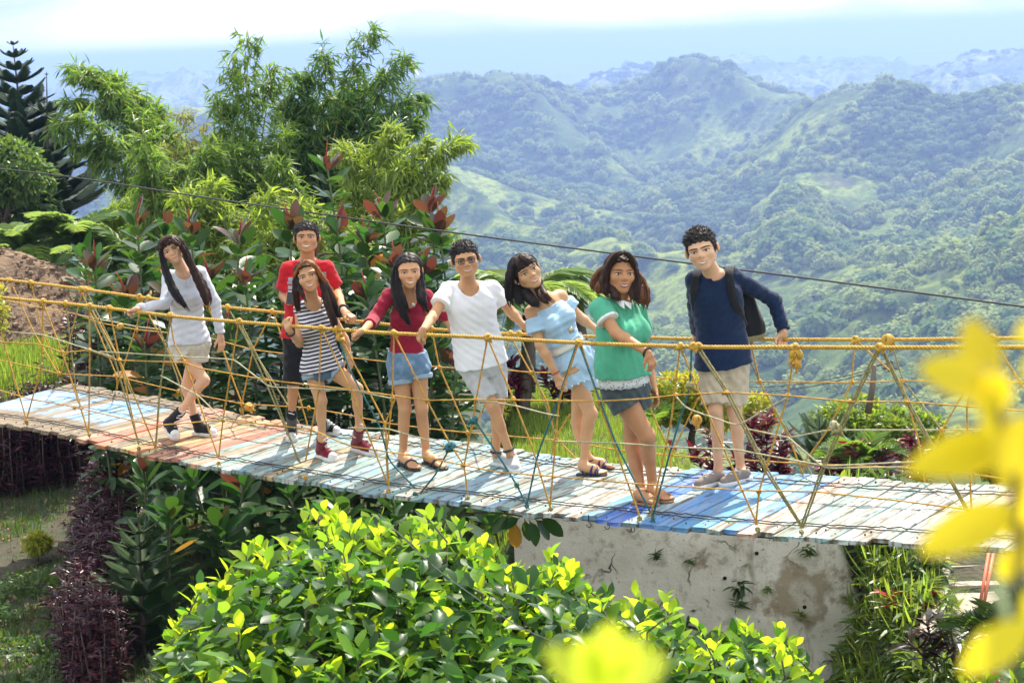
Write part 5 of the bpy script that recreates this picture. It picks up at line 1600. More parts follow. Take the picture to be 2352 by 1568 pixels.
locks(p3, [([(1270,330,-.03),(1232,400,-.02),(1228,490,-.03),(1238,580,-.02),(1250,640,.05)], [.022,.028,.032,.030,.02]), ([(1250,380,-.05),(1250,470,-.05),(1285,545,-.10),(1300,590,-.10)], [.018,.024,.02,.008]),
           ([(1365,360,-.04),(1400,450,-.03),(1420,540,-.05),(1452,640,-.09),(1478,720,-.10),(1488,790,-.08)], [.024,.030,.036,.036,.030,.010]),
           ([(1400,420,-.01),(1440,520,-.02),(1490,620,-.05),(1500,700,-.06)], [.028,.038,.036,.015])], H_dark, n=44, r=.0042, seed=21, wave=.004)
locks(p3, [([(1290,305,-.08),(1340,330,-.10),(1385,390,-.07),(1420,460,-.04)], [.016,.02,.022,.02]), ([(1385,385,-.01),(1435,470,.0),(1480,560,-.02),(1520,640,-.03),(1545,700,-.02)], [.018,.024,.028,.026,.010]),
           ([(1290,302,-.07),(1250,335,-.08),(1222,390,-.04),(1212,470,.0),(1214,560,.02)], [.012,.013,.012,.012,.008])], H_orange, n=44, r=.0038, seed=23, wave=.004, core=True)
circle_band(p3['root'], 'bracelet', lerp(p3['J']['wL'], p3['J']['eL'], .12), p3['J']['eL'] - p3['J']['wL'], .030, .0065, M_blackleather)
circle_band(p3['root'], 'bracelet', lerp(p3['J']['wR'], p3['J']['eR'], .06), p3['J']['eR'] - p3['J']['wR'], .029, .004, cloth('silver_bead', (.5, .5, .5)))
MB().add(*tube(smoothpath([p3['pt']((1242,575,-.06)), p3['pt']((1238,600,-.075)), p3['pt']((1250,606,-.08)), p3['pt']((1296,600,-.11))], 12), .006, 6)).put('shoulder_strap', M_blackleather, p3['root'])

# -------- woman in the dark red top
C_wine = cloth('wine_knit', (0.30, 0.012, 0.035), (0.22, 0.009, 0.026))
p4 = build_person(dict(crop='c2', sex='f', label='woman in wine red top and light denim shorts with long black hair down her front', skin=SK_tan, lipmat=LIPM, hairmat=H_black,
    head=(336,335,-.08), headh=198, yaw=6, pitch=2, tilt=-2, neck=(340,470,-.02), sL=(214,456), sR=(440,470), eL=(134,612,-.12), eR=(540,576,.02), wL=(72,676,'N'), wR=(590,690,.1),
    waist=(322,700), hL=(284,880), hR=(386,878), kL=(312,1120,-.03), kR=(408,1118,-.03), aL=(302,1375,.04), aR=(436,1376,.04), heelL=(290,1432), toeL=(386,1476), heelR=(430,1428), toeR=(548,1468), D=14.38,
    tw=.96, bulk=.95, armb=.98, legb=.90, hipw=1.0, shoe='sandal', shoemat=M_blackleather, strapmat=M_blackleather, straps='cross', mouth=(.027,.011), smile=.012, squint=.55, bust=.052,
    handL=dict(to=(20,690,'N'), palm=(.1,.2,-1), thumb=(.6,-.4,0), mode='grip'), handR=dict(to=(640,720,.1), palm=(0,0,-1), thumb=(-1,0,0), mode='hang')))
make_top(p4, C_wine, hem=.10, infl=.007, flare=.0, sleeve={'L': 1.42, 'R': 1.2}, slinf=.014, slflare=.006, neck=(.052,.0,.035), seed=15, name='blouse', folds=.004)
make_shorts(p4, C_denim, waist=.22, legs={'L': .36, 'R': .24}, infl=.020, linf=.020, flare=.012)
for q, f in (('L', .38), ('R', .26)): leg_cuff(p4, q, f, C_denim_p, .034, .03)
hair_cap(p4, H_black, [(-.12,.088),(-.085,.084),(-.05,.064),(-.030,.02),(-.005,.0),(.03,-.05),(.12,-.10)], infl=(.010,.012,.014), comb=(0, 300))
locks(p4, [([(262,300,.0),(250,380,.0),(262,470,-.08),(296,560,-.14),(330,620,-.15),(350,670,-.14)], [.022,.030,.038,.040,.034,.012]), ([(268,330,-.03),(280,430,-.06),(310,520,-.13),(345,600,-.15)], [.018,.028,.034,.02]),
           ([(392,300,.0),(404,390,.0),(412,470,-.05),(425,540,-.09),(432,590,-.08)], [.022,.030,.038,.034,.012]), ([(385,350,-.02),(392,440,-.06),(400,510,-.12),(420,560,-.12)], [.016,.026,.030,.012])], H_black, n=48, r=.0042, seed=31)
for i in range(2):
    MB().add(*box(p4['pt']((358 + i * 8, 524 + i * 3, -.142)), (.005, .004, .010))).put('collar_badge', M_lace, p4['root'])
MB().add(*box(p4['pt']((296, 262, -.05)), (.012, .01, .008))).put('hair_clip', mat('green_clip', (.12, .40, .05), .4), p4['root'])

# -------- man in white with glasses
C_white = cloth('white_jersey', (0.86, 0.86, 0.87), (0.81, 0.81, 0.83)); C_lgrey = cloth('pale_grey_twill', (0.56, 0.56, 0.56), (0.48, 0.48, 0.48))
M_greyshoe = cloth('grey_canvas', (0.42, 0.46, 0.48), (0.55, 0.58, 0.60))
p5 = build_person(dict(crop='c2', sex='m', label='man in white t-shirt and pale grey shorts wearing glasses', skin=SK_tan, lipmat=LIPM, hairmat=H_black,
    head=(660,274,-.16), headh=200, yaw=4, pitch=-2, tilt=-8, neck=(672,402,-.06), sL=(552,430,-.02), sR=(822,425,.05), eL=(474,590,-.22), eR=(912,560,.10), wL=(420,664,'N'), wR=(985,640,.05),
    waist=(716,690), hL=(680,870), hR=(822,862), kL=(812,1100,-.08), kR=(846,1080,.08), aL=(906,1356,-.06), aR=(830,1368,.08), heelL=(918,1432), toeL=(948,1486), heelR=(820,1434), toeR=(905,1450), D=14.10,
    bulk=1.0, armb=.95, legb=.92, loose=.96, folddir=(.62, .1, .75), shoe='low', shoemat=M_greyshoe, mouth=(.026,.007), smile=.010, squint=.55,
    handL=dict(to=(386,718,'N'), palm=(.1,.5,-.6), thumb=(.7,-.5,0), mode='grip'), handR=dict(to=(1040,680,.03), palm=(0,-1,0), thumb=(0,0,1), mode='drape')))
make_top(p5, C_white, hem=.0, infl=.016, flare=.022, sleeve=.58, slinf=.020, slflare=.016, neck=(.068,.0,.025), seed=18, name='shirt', folds=.003)
make_shorts(p5, C_lgrey, waist=.05, legs={'L': .82, 'R': .82}, infl=.014, linf=.014, flare=.010, folds=.004)
hair_cap(p5, H_black, male_line, infl=(.008,.009,.024), tex=.005, strands=900, slen=.021, sr=.0012, seed=6, up=.2)
gl = MB(); Wp = lambda *q: p5['J']['head'] + p5['Mh'] @ (np.array(q) * p5['hd'])
for q in (-1, 1):
    a = np.linspace(0, 2 * math.pi, 25)
    gl.add(*tube(np.array([Wp(q * .033 + .025 * np.sign(math.cos(x)) * abs(math.cos(x)) ** .7, -.097 + .006 * abs(math.cos(x)), .002 + .016 * np.sign(math.sin(x)) * abs(math.sin(x)) ** .75) for x in a]), .0022, 6, False))
    gl.add(*tube(np.array([Wp(q * .058, -.090, .006), Wp(q * .074, -.06, .008), Wp(q * .079, .01, .008)]), .0022, 6))
gl.add(*tube(np.array([Wp(-.009, -.098, .006), Wp(0, -.102, .008), Wp(.009, -.098, .006)]), .002, 6))
glo = gl.put('glasses', M_blackleather, p5['root'])
m_lens = mat('smoked_lens', (.02, .02, .022), .06); m_lens.node_tree.nodes['Principled BSDF'].inputs['Alpha'].default_value = .35
for q in (-1, 1):
    a = np.arange(20) * 2 * math.pi / 20
    V = np.array([Wp(q * .033 + .0245 * np.sign(math.cos(x)) * abs(math.cos(x)) ** .7, -.0965 + .005 * abs(math.cos(x)), .002 + .0155 * np.sign(math.sin(x)) * abs(math.sin(x)) ** .75) for x in a] + [Wp(q * .033, -.098, .002)])
    MB().add(V, np.array([(j, (j + 1) % 20, 20) for j in range(20)])).put('lens', m_lens, glo)
for q in 'LR': circle_band(p5['root'], 'sock_band', lerp(p5['J']['a' + q], p5['J']['k' + q], .02), p5['J']['k' + q] - p5['J']['a' + q], .036, .010, M_blackleather)

# -------- woman in the light blue romper
C_sky = cloth('sky_blue_cotton', (0.44, 0.62, 0.78), (0.38, 0.55, 0.71)); C_belt = cloth('white_belt', (.70, .69, .62)); M_navyleather = mat('navy_leather', (0.02, 0.025, 0.10), .4)
p6 = build_person(dict(folddir=(-.3, .1, .9), crop='c3', sex='f', label='woman leaning sideways in a light blue off-shoulder romper with a white belt', skin=SK_med, lipmat=LIP, hairmat=H_black,
    head=(212,190,-.14), headh=204, yaw=18, pitch=0, tilt=-28, neck=(300,320,-.02), sL=(236,402,-.05), sR=(404,308,.08), eL=(288,586,-.13), eR=(500,432,.10), wL=(376,748,-.15), wR=(590,500,.06),
    waist=(404,540), hL=(462,705), hR=(520,690), kL=(560,960,-.06), kR=(492,1000,.10), aL=(522,1232,-.02), aR=(545,1200,.10), heelL=(496,1294), toeL=(648,1300), heelR=(532,1262), toeR=(690,1264), D=13.85,
    tw=.98, bulk=.97, armb=1.06, legb=.94, hipw=.98, shoe='sandal', shoemat=M_blackleather, strapmat=M_navyleather, straps='many', mouth=(.025,.009), smile=.010, squint=.85, bust=.055,
    handL=dict(to=(400,835,-.17), palm=(.6,.6,0), thumb=(.5,-.8,0), mode='hang'), handR=dict(to=(650,540,.05), palm=(0,-1,0), thumb=(0,0,1), mode='drape')))
make_top(p6, C_sky, hem=.05, top=.86, infl=.012, flare=.0, sleeve=.62, slinf=.020, slflare=.016, neck=None, seed=22, name='romper_bodice', off=True, folds=.0035, shoulders=False)
make_shorts(p6, C_sky, waist=.36, legs={'L': .36, 'R': .36}, infl=.014, linf=.026, flare=.030, name='romper_shorts', folds=.004)
ring_strip(p6['root'], 'belt', p6['toploft'], .36 * p6['L'], .26 * p6['L'], .014, C_belt)
MB().add(*box(p6['pt']((455, 505, -.128)), (.018, .006, .020), np.array(Matrix.Rotation(R(-25), 3, 'Y')))).put('belt_buckle', mat('pale_brass', (.55, .50, .34), .35, metallic=.6), p6['root'])
bd = MB()
h_, k_, _ = p6['legs']['L']; nn = unit(k_ - h_); e_ = lerp(h_, k_, .36); u_ = unit(np.cross(nn, (0, 1, 0))); v_ = np.cross(nn, u_)
for i in range(16):
    a = i * math.pi / 8; c = e_ + .118 * (math.cos(a) * u_ + math.sin(a) * v_)
    bd.add(*mesh_prims([Ell(c, (.009, .009, .009))], .006))
bd.put('pompom_trim', M_lace, p6['root'])
hair_cap(p6, H_black, [(-.12,.050),(-.085,.038),(-.055,.030),(-.035,-.01),(-.01,-.05),(.12,-.11)], infl=(.012,.014,.014), comb=(-.01, 300))
locks(p6, [([(135,150,.0),(118,220,.0),(116,300,-.01),(128,370,-.03),(140,400,-.03)], [.028,.036,.042,.036,.014]), ([(150,210,.02),(160,300,.0),(185,360,-.06),(205,390,-.06)], [.034,.044,.044,.020]),
           ([(190,270,.02),(235,335,-.05),(270,365,-.10),(300,385,-.12)], [.035,.046,.040,.012]), ([(165,110,-.06),(145,150,-.07),(132,210,-.05),(130,290,-.04)], [.02,.026,.03,.03])], H_black, n=46, r=.0042, seed=41)
locks(p6, [([(280,190,.0),(290,260,.02),(310,310,-.06),(345,340,-.12),(372,355,-.13)], [.014,.022,.032,.030,.010]), ([(270,280,.0),(300,330,-.08),(330,360,-.12),(335,378,-.12)], [.02,.03,.026,.008]), ([(180,95,-.11),(205,120,-.14),(240,132,-.12),(262,150,-.10)], [.018,.022,.018,.01]), ([(175,98,-.10),(165,130,-.14),(170,152,-.15),(205,150,-.16)], [.016,.018,.014,.008])], H_dark, n=46, r=.0042, seed=43, wave=.004)
circle_band(p6['root'], 'bracelet', lerp(p6['J']['wL'], p6['J']['eL'], .06), p6['J']['eL'] - p6['J']['wL'], .031, .004, mat('red_thread', (.45, .05, .04), .7))
MB().add(*mesh_prims([Ell(p6['J']['head'] + p6['Mh'] @ (np.array((-.082, .012, -.038)) * p6['hd']), (.008, .008, .008))], .005)).put('earring', mat('pearl', (.75, .72, .66), .25), p6['root'])

# -------- woman in the green blouse
C_green = cloth('mint_green_chiffon', (0.085, 0.40, 0.24), (0.07, 0.33, 0.20)); C_char = cloth('charcoal_green_wool', (0.055, 0.075, 0.08), (0.085, 0.11, 0.115)); C_collar = cloth('white_collar', (.74, .74, .72))
p7 = build_person(dict(folddir=(.9, .15, .25), crop='c3', sex='f', label='woman in mint green blouse and charcoal shorts with wavy ginger-tipped hair', skin=SK_brown, lipmat=LIPD, hairmat=H_dark,
    head=(729,198,-.02), headh=222, hs=.97, yaw=10, pitch=-4, tilt=4, neck=(735,340,.02), sL=(604,376,-.10), sR=(822,396,.16), eL=(700,520,-.20), eR=(862,620,.24), wL=(876,628,-.38), wR=(905,820,.10),
    waist=(722,640), hL=(715,835,-.03), hR=(800,825,.06), kL=(868,1082,-.06), kR=(792,1120,.10), aL=(902,1352,.04), aR=(838,1392,.02), heelL=(880,1428), toeL=(1004,1446), heelR=(800,1448), toeR=(905,1462), D=12.95,
    bulk=1.02, tw=1.0, td=1.1, armb=1.15, legb=1.10, waistw=1.28, chestw=1.06, shoe='sandal', shoemat=mat('tan_leather', (.30, .17, .09), .5), strapmat=mat('tan_strap', (.38, .24, .13), .5), straps='thin', mouth=(.026,.011), smile=.012, squint=.8, lip=.0042, brow=.002, bust=.078, loose=1.0, neckb=1.05,
    handL=dict(to=(915,725,-.40), palm=(-.4,.7,-.2), thumb=(-.8,-.3,0), mode='drape'), handR=dict(to=(930,905,.08), palm=(-.7,-.3,0), thumb=(-.2,-1,0), mode='hang')))
make_top(p7, C_green, hem=.16, infl=.018, flare=.030, sleeve=.50, slinf=.024, slflare=.012, neck=(.052,-.01,.0), seed=25, name='blouse', folds=.0045)
for q in 'LR':
    s_, e_, _ = p7['arm'][q]; F = Field(lerp(s_, e_, .5) - .16, lerp(s_, e_, .5) + .16, .0062); n_ = unit(e_ - s_)
    F.add(Capped(Cone(s_, e_, .047 * 1.15 + .024, .036 * 1.15 + .036), [(lerp(s_, e_, .52), n_), (lerp(s_, e_, .42), -n_)]), 0, 0)
    MB().add(*F.mesh()).put('sleeve_cuff', C_collar, p7['root'])
m_lace = cloth('white_lace_net', (.66, .68, .66))
_n, _l = m_lace.node_tree.nodes, m_lace.node_tree.links
_tc = _n.new('ShaderNodeTexCoord'); _v = _n.new('ShaderNodeTexVoronoi'); _v.inputs['Scale'].default_value = 62; _l.new(_tc.outputs['Object'], _v.inputs['Vector'])
_mr = _n.new('ShaderNodeMapRange'); _mr.inputs[1].default_value = .20; _mr.inputs[2].default_value = .34; _l.new(_v.outputs['Distance'], _mr.inputs[0]); _l.new(_mr.outputs[0], _n['Principled BSDF'].inputs['Alpha'])
ring_strip(p7['root'], 'lace_trim', p7['toploft'], .20 * p7['L'], .055 * p7['L'], -.022, m_lace, wav=.007, nw=19, flare=.004, thick=.002)
make_shorts(p7, C_char, waist=.20, legs={'L': .34, 'R': .30}, infl=.012, linf=.018, flare=.022, folds=.004)
col = MB()
N7 = p7['N']; 
for sgn, pts in ((-1, [(700,346),(742,344),(746,362),(748,390),(722,372)]), (1, [(742,344),(786,356),(784,392),(766,378),(750,362)])):
    P_ = np.array([p7['pt']((x, y, -.118 + abs(x - 745) * .0006 + (y - 340) * -.0006)) for x, y in pts]); c_ = P_.mean(0)
    V = np.vstack([P_, P_ + (0, .008, 0), [c_ - (0, .006, 0)]]); j = np.arange(5); j2 = (j + 1) % 5
    col.add(V, [np.stack([j, j2, np.full(5, 10)], -1), np.stack([j, j2, j2 + 5, j + 5], -1)])
col.put('collar', C_collar, p7['root'], False)
hair_cap(p7, H_dark, [(-.12,.088),(-.085,.086),(-.055,.066),(-.035,.0),(-.01,-.06),(.12,-.12)], infl=(.014,.014,.018), comb=(.004, 320))
locks(p7, [([(672,130,-.03),(645,200,-.02),(640,270,-.02),(665,310,-.08),(690,335,-.10)], [.028,.040,.046,.040,.016]), ([(700,230,-.02),(690,290,-.06),(705,330,-.10),(712,365,-.11)], [.02,.034,.036,.012]),
           ([(775,130,-.03),(805,200,-.03),(810,280,-.05),(815,340,-.09),(835,385,-.10)], [.028,.038,.046,.044,.018]), ([(780,240,-.02),(790,310,-.08),(800,360,-.11)], [.02,.03,.012])], H_dark, n=46, r=.0044, seed=51, wave=.007)
locks(p7, [([(640,160,.02),(600,220,.03),(580,270,.02),(572,305,.0)], [.024,.042,.044,.018]), ([(625,230,.0),(605,290,-.02),(625,312,-.04)], [.028,.034,.012]), ([(818,190,.02),(846,260,.0),(862,320,-.03),(860,372,-.05),(848,415,-.06)], [.022,.038,.044,.040,.016]), ([(830,260,-.03),(830,330,-.07),(842,390,-.08)], [.024,.030,.014])], H_ginger, n=46, r=.0044, seed=53, wave=.009)
locks(p7, [([(735,82,-.08),(700,100,-.09),(672,140,-.07),(655,190,-.05)], [.02,.026,.028,.02]), ([(740,82,-.08),(775,100,-.08),(795,150,-.06),(805,200,-.05)], [.018,.024,.024,.018])], H_dark, n=50, r=.004, seed=55, core=False)
circle_band(p7['root'], 'bracelet', lerp(p7['J']['wL'], p7['J']['eL'], .03), p7['J']['eL'] - p7['J']['wL'], .033, .007, M_blackleather)

# -------- man in navy with a backpack
C_navy = cloth('navy_knit', (0.005, 0.016, 0.050), (0.008, 0.024, 0.068)); C_beige = cloth('beige_chino', (0.50, 0.42, 0.30), (0.42, 0.35, 0.25)); M_boat = cloth('taupe_canvas', (0.24, 0.19, 0.16), (0.32, 0.26, 0.22))
p8 = build_person(dict(folddir=(-.45, .1, .85), crop='c4', sex='m', label='man in navy long-sleeved top and beige shorts leaning back on the far rope', skin=SK_fair, lipmat=LIPM, hairmat=H_black,
    head=(260,190,-.20), headh=204, hs=.95, yaw=-12, pitch=-2, tilt=-13, neck=(318,298,-.08), sL=(212,326,-.04), sR=(432,312,.02), eL=(226,470,.14), eR=(622,440,.16), wL=(236,598,'F'), wR=(672,596,'F'),
    waist=(352,560), hL=(312,745), hR=(424,745), kL=(330,990,-.06), kR=(424,995,-.02), aL=(344,1288,.0), aR=(455,1284,.05), heelL=(372,1352), toeL=(220,1392), heelR=(500,1340), toeR=(352,1378), D=13.25,
    bulk=1.02, armb=1.0, legb=.92, tw=1.0, shoe='low', shoemat=M_boat, mouth=(.027,.010), smile=.011, squint=.72, browr=.0038,
    handL=dict(to=(232,640,'F'), palm=(.1,-.6,-.6), thumb=(1,0,0), mode='grip'), handR=dict(to=(662,640,'F'), palm=(.0,-.6,-.6), thumb=(-1,0,0), mode='grip')))
make_top(p8, C_navy, hem=-.03, infl=.016, flare=.030, sleeve=1.97, slinf=.014, slflare=.008, neck=(.062,-.01,.0), seed=28, name='sweater', folds=.0035)
make_shorts(p8, C_beige, waist=.03, legs={'L': .86, 'R': .86}, infl=.016, linf=.028, flare=.014, folds=.0045)
hair_cap(p8, H_black, male_line, infl=(.008,.010,.026), tex=.006, strands=900, slen=.023, sr=.0012, seed=8, up=.25)
# backpack worn on the back: its bag shows beside the waist, the straps over both shoulders
bp = thing('backpack', 'black backpack with khaki base worn by the man in navy', 'backpack', p8['pt']((470, 640, .2)))
M_pack = cloth('black_nylon', (.012, .013, .014), (.02, .021, .023)); M_khaki = cloth('khaki_base', (.30, .25, .13))
c1_, c2_ = p8['pt']((415, 400, .20)), p8['pt']((470, 590, .22))
F = Field(np.minimum(c1_, c2_) - .25, np.maximum(c1_, c2_) + .25, .007)
F.add(Cone(c1_, c2_, .13, .15, np.array((0, 1.0, 0)), .6), 0, 0).folds(.003, .1, 3)
F.cut(p8['pt']((470, 620, .2)), (0.1, 0, -1))
MB().add(*F.mesh()).put('bag', M_pack, bp)
F = Field(c2_ - .22, c2_ + .22, .007)
F.add(Cone(c1_, c2_, .132, .152, np.array((0, 1.0, 0)), .6), 0, 0); F.cut(p8['pt']((470, 650, .2)), (0.1, 0, -1)); F.cut(p8['pt']((470, 618, .2)), (-0.1, 0, 1))
MB().add(*F.mesh()).put('base_panel', M_khaki, bp)
def strap(pts, name='strap', hw=.026):
    P = smoothpath(np.array([p8['pt'](p) for p in pts]), 24)
    T = np.gradient(P, axis=0); T /= np.linalg.norm(T, axis=1, keepdims=True)
    nrm = np.array([unit(np.cross(t, (1.0, 0, 0))) for t in T]); sd = np.array([unit(np.cross(n_, t)) for n_, t in zip(nrm, T)])
    nrm = np.where((nrm[:, 1:2] > 0), -nrm, nrm)
    n = len(P); V = np.concatenate([P - sd * hw, P + sd * hw, P - sd * hw + nrm * .010, P + sd * hw + nrm * .010])
    i = np.arange(n - 1)
    q = lambda a, b: np.stack([a * n + i, a * n + i + 1, b * n + i + 1, b * n + i], -1)
    MB().add(V, np.concatenate([q(0, 1), q(3, 2), q(1, 3), q(2, 0)])).put(name, M_pack, bp, True)
strap([(405,300,.14),(408,272,.02),(398,300,-.11),(404,360,-.145),(420,430,-.145),(446,500,-.10),(470,560,.04)])
strap([(250,310,.12),(246,284,.0),(232,316,-.10),(222,380,-.125),(224,440,-.11),(236,500,-.06)])
# ================================================================== plants near the bridge
def leafmat(name, col, tcol, rough=.45, trans=.42, var=.25, spec=.5, col2=None, hue=.02):
    """leaf surface; every separate leaf gets its own value and tint; light from behind passes through"""
    m = bpy.data.materials.new(name); m.use_nodes = True
    n, l = m.node_tree.nodes, m.node_tree.links
    b = n['Principled BSDF']; b.inputs['Roughness'].default_value = rough; b.inputs['Specular IOR Level'].default_value = spec
    g = n.new('ShaderNodeNewGeometry'); oi = n.new('ShaderNodeObjectInfo')
    ad = n.new('ShaderNodeMath'); ad.operation = 'ADD'; l.new(g.outputs['Random Per Island'], ad.inputs[0]); l.new(oi.outputs['Random'], ad.inputs[1])
    fr = n.new('ShaderNodeMath'); fr.operation = 'FRACT'; l.new(ad.outputs[0], fr.inputs[0])
    mu = n.new('ShaderNodeMath'); mu.operation = 'MULTIPLY'; mu.inputs[1].default_value = 7.31; l.new(fr.outputs[0], mu.inputs[0])
    f2 = n.new('ShaderNodeMath'); f2.operation = 'FRACT'; l.new(mu.outputs[0], f2.inputs[0])
    def mk(c, c2):
        src = None
        if c2 is not None:
            mx = n.new('ShaderNodeMix'); mx.data_type = 'RGBA'; mx.inputs[6].default_value = (*c, 1); mx.inputs[7].default_value = (*c2, 1); l.new(f2.outputs[0], mx.inputs[0]); src = mx.outputs[2]
        hs = n.new('ShaderNodeHueSaturation')
        if src: l.new(src, hs.inputs['Color'])
        else: hs.inputs['Color'].default_value = (*c, 1)
        for nm, lo, hi, s_ in (('Value', 1 - var, 1 + var, fr), ('Hue', .5 - hue, .5 + hue, f2)):
            r = n.new('ShaderNodeMapRange'); r.inputs[3].default_value = lo; r.inputs[4].default_value = hi; l.new(s_.outputs[0], r.inputs[0]); l.new(r.outputs[0], hs.inputs[nm])
        return hs.outputs[0]
    l.new(mk(col, col2), b.inputs['Base Color'])
    t = n.new('ShaderNodeBsdfTranslucent'); l.new(mk(tcol, None), t.inputs['Color'])
    ms = n.new('ShaderNodeMixShader'); ms.inputs[0].default_value = trans
    l.new(b.outputs[0], ms.inputs[1]); l.new(t.outputs[0], ms.inputs[2]); l.new(ms.outputs[0], n['Material Output'].inputs['Surface'])
    return m
# leaf outlines: x across, y along the leaf, z up
def leaf_shape(prof, fold=.18, droop=.25, wave=0.0):
    """prof: [(y, half width)...] from stalk to tip; midrib sunk by fold, tip drooping"""
    V = []; n = len(prof)
    for i, (y, w_) in enumerate(prof):
        z = -droop * y * y
        V += [(-w_, y, z + fold * w_ + wave * (i % 2)), (0, y, z), (w_, y, z + fold * w_ - wave * (i % 2))]
    F = []
    for i in range(n - 1):
        a = i * 3
        F += [(a, a + 1, a + 4, a + 3), (a + 1, a + 2, a + 5, a + 4)]
    return np.array(V), np.array(F)
LF_BROAD = leaf_shape([(0, .012), (.10, .05), (.30, .24), (.52, .31), (.74, .25), (.90, .12), (1.0, .01)], .28, .22, .012)
LF_RUBBER = leaf_shape([(0, .014), (.12, .03), (.26, .17), (.48, .235), (.72, .215), (.90, .12), (1.0, .01)], .22, .12)
LF_BLADE = leaf_shape([(0, .02), (.3, .085), (.65, .06), (1.0, .004)], .4, .18)
LF_LANCE = leaf_shape([(0, .02), (.22, .09), (.5, .125), (.8, .075), (1.0, .006)], .4, .35)
LF_SMALL = leaf_shape([(0, .03), (.4, .28), (1.0, .02)], .3, .2)
LF_GRASS = leaf_shape([(0, .022), (.45, .020), (.8, .012), (1.0, .002)], .2, .30)
def spread(tm, P, D, Nn, S):
    """copies of the leaf shape tm at points P along D with upper side towards Nn, sized S"""
    V0, F0 = tm
    P, D, Nn = (np.asarray(a, float).reshape(-1, 3) for a in (P, D, Nn)); S = np.broadcast_to(np.asarray(S, float), (len(P),))
    D = D / np.maximum(np.linalg.norm(D, axis=1, keepdims=True), 1e-9)
    X = np.cross(D, Nn); X = X / np.maximum(np.linalg.norm(X, axis=1, keepdims=True), 1e-9)
    Z = np.cross(X, D)
    V = P[:, None, :] + S[:, None, None] * (V0[None, :, 0:1] * X[:, None, :] + V0[None, :, 1:2] * D[:, None, :] + V0[None, :, 2:3] * Z[:, None, :])
    F = (F0[None] + (np.arange(len(P)) * len(V0))[:, None, None]).reshape(-1, F0.shape[1])
    return V.reshape(-1, 3), F
def leaf_matrix(p, d, n_, s):
    d = unit(d); x = unit(np.cross(d, n_)); z = np.cross(x, d)
    M = np.eye(4); M[:3, 0] = x * s; M[:3, 1] = d * s; M[:3, 2] = z * s; M[:3, 3] = p
    return Matrix(M.tolist())
def stuff(name, V, F, m, parent=None, label=None, cat=None, smooth=False):
    o = put(name, npmesh(name, V, F, smooth, [m]), parent)
    o['kind'] = 'stuff'
    if label: tag(o, label, cat)
    return o
M_bark = mat('grey_brown_bark', (0.13, 0.10, 0.075), .9, noise=[((14, 14, 4), (.06, .045, .032), .4, .7)], bump=((40, 40, 9), .6, .02))
M_stem = mat('green_stem', (.10, .14, .05), .7, noise=(12, (.13, .10, .05), .45, .7))
M_culm = mat('bamboo_culm', (.26, .26, .07), .5, noise=[((6, 6, 3), (.40, .30, .08), .5, .7)])
rg = np.random.default_rng(77)
up3 = np.array((0, 0, 1.0))
def rnd(n, k=3): return rg.normal(size=(n, k))

# ------------------------------------------------------------------ bamboo
LM_bam = leafmat('bamboo_leaf', (.11, .20, .03), (.32, .50, .05), .45, .42, .35, col2=(.11, .16, .035))
LM_bamL = leafmat('bamboo_leaf_bright', (.16, .25, .035), (.40, .54, .05), .45, .48, .3, col2=(.20, .22, .05))
LM_bamD = leafmat('bamboo_leaf_deep', (.08, .16, .03), (.25, .42, .045), .4, .36, .3)
def bamboo(label, culms, lm, per, size=.15, rad=.26, tip=True, droop=.9, bare=.25):
    b0 = at(*culms[0][0][0], culms[0][1])
    root = thing('bamboo_clump', label, 'bamboo', b0, 'bamboo clumps behind the bridge')
    P, D, S = [], [], []
    for pts, d, *rest in culms:
        k = rest[0] if rest else 1.0
        C_ = smoothpath(np.array([at(x, y, d + (i * .12)) for i, (x, y) in enumerate(pts)]), 40)
        mb = MB().add(*tube(C_, np.linspace(.020, .004, 40), 5)); mb.put('culm', M_culm, root)
        n = int(per * k * 1.7)
        T = np.gradient(C_, axis=0)
        # short side twigs with leaf sprays
        ntw = max(6, n // 9)
        for j in range(ntw):
            t = bare + (1 - bare) * rg.uniform() ** .85
            i = int(t * 39); c = C_[i]
            o = unit(rg.normal(size=3) * np.array((1, 1, .45)) + unit(T[i]) * .6)
            ln = rad * rg.uniform(.35, 1.15) * (1.15 - .55 * t)
            e = c + o * ln - up3 * ln * .25
            m = n // ntw + 1
            q = rg.uniform(.25, 1.05, m)[:, None]
            pos = c + (e - c) * q + rnd(m) * .02
            dd = o * .7 + rnd(m) * .42 - up3 * droop * rg.uniform(.25, 1.0, m)[:, None]
            P.append(pos); D.append(dd); S.append(size * rg.uniform(.6, 1.25, m))
    P, D, S = np.concatenate(P), np.concatenate(D), np.concatenate(S)
    nn = up3 + rnd(len(P)) * .5
    V, F = spread(LF_BLADE, P, D, nn, S)
    stuff('foliage', V, F, lm, root)
    return root
bamboo('bamboo clump arching to the left beside the conifers', [
    ([(420,600),(385,430),(330,300),(255,205),(170,165)], 31.5), ([(430,600),(400,420),(350,290),(280,200),(215,170)], 32.0), ([(410,600),(370,440),(320,330),(240,240),(150,235)], 31.5),
    ([(400,600),(330,420),(250,310),(170,265),(128,300)], 31.1), ([(440,600),(420,430),(390,320),(350,250),(300,215)], 32.1), ([(380,600),(320,470),(240,360),(180,330)], 31.1), ([(450,600),(430,450),(400,330),(375,290)], 31.7), ([(425,600),(390,400),(350,330),(300,260),(240,180),(160,150)], 31.7, 1.2), ([(470,600),(450,480),(420,400),(405,360)], 31.5)],
    LM_bam, 720, .19, .39)
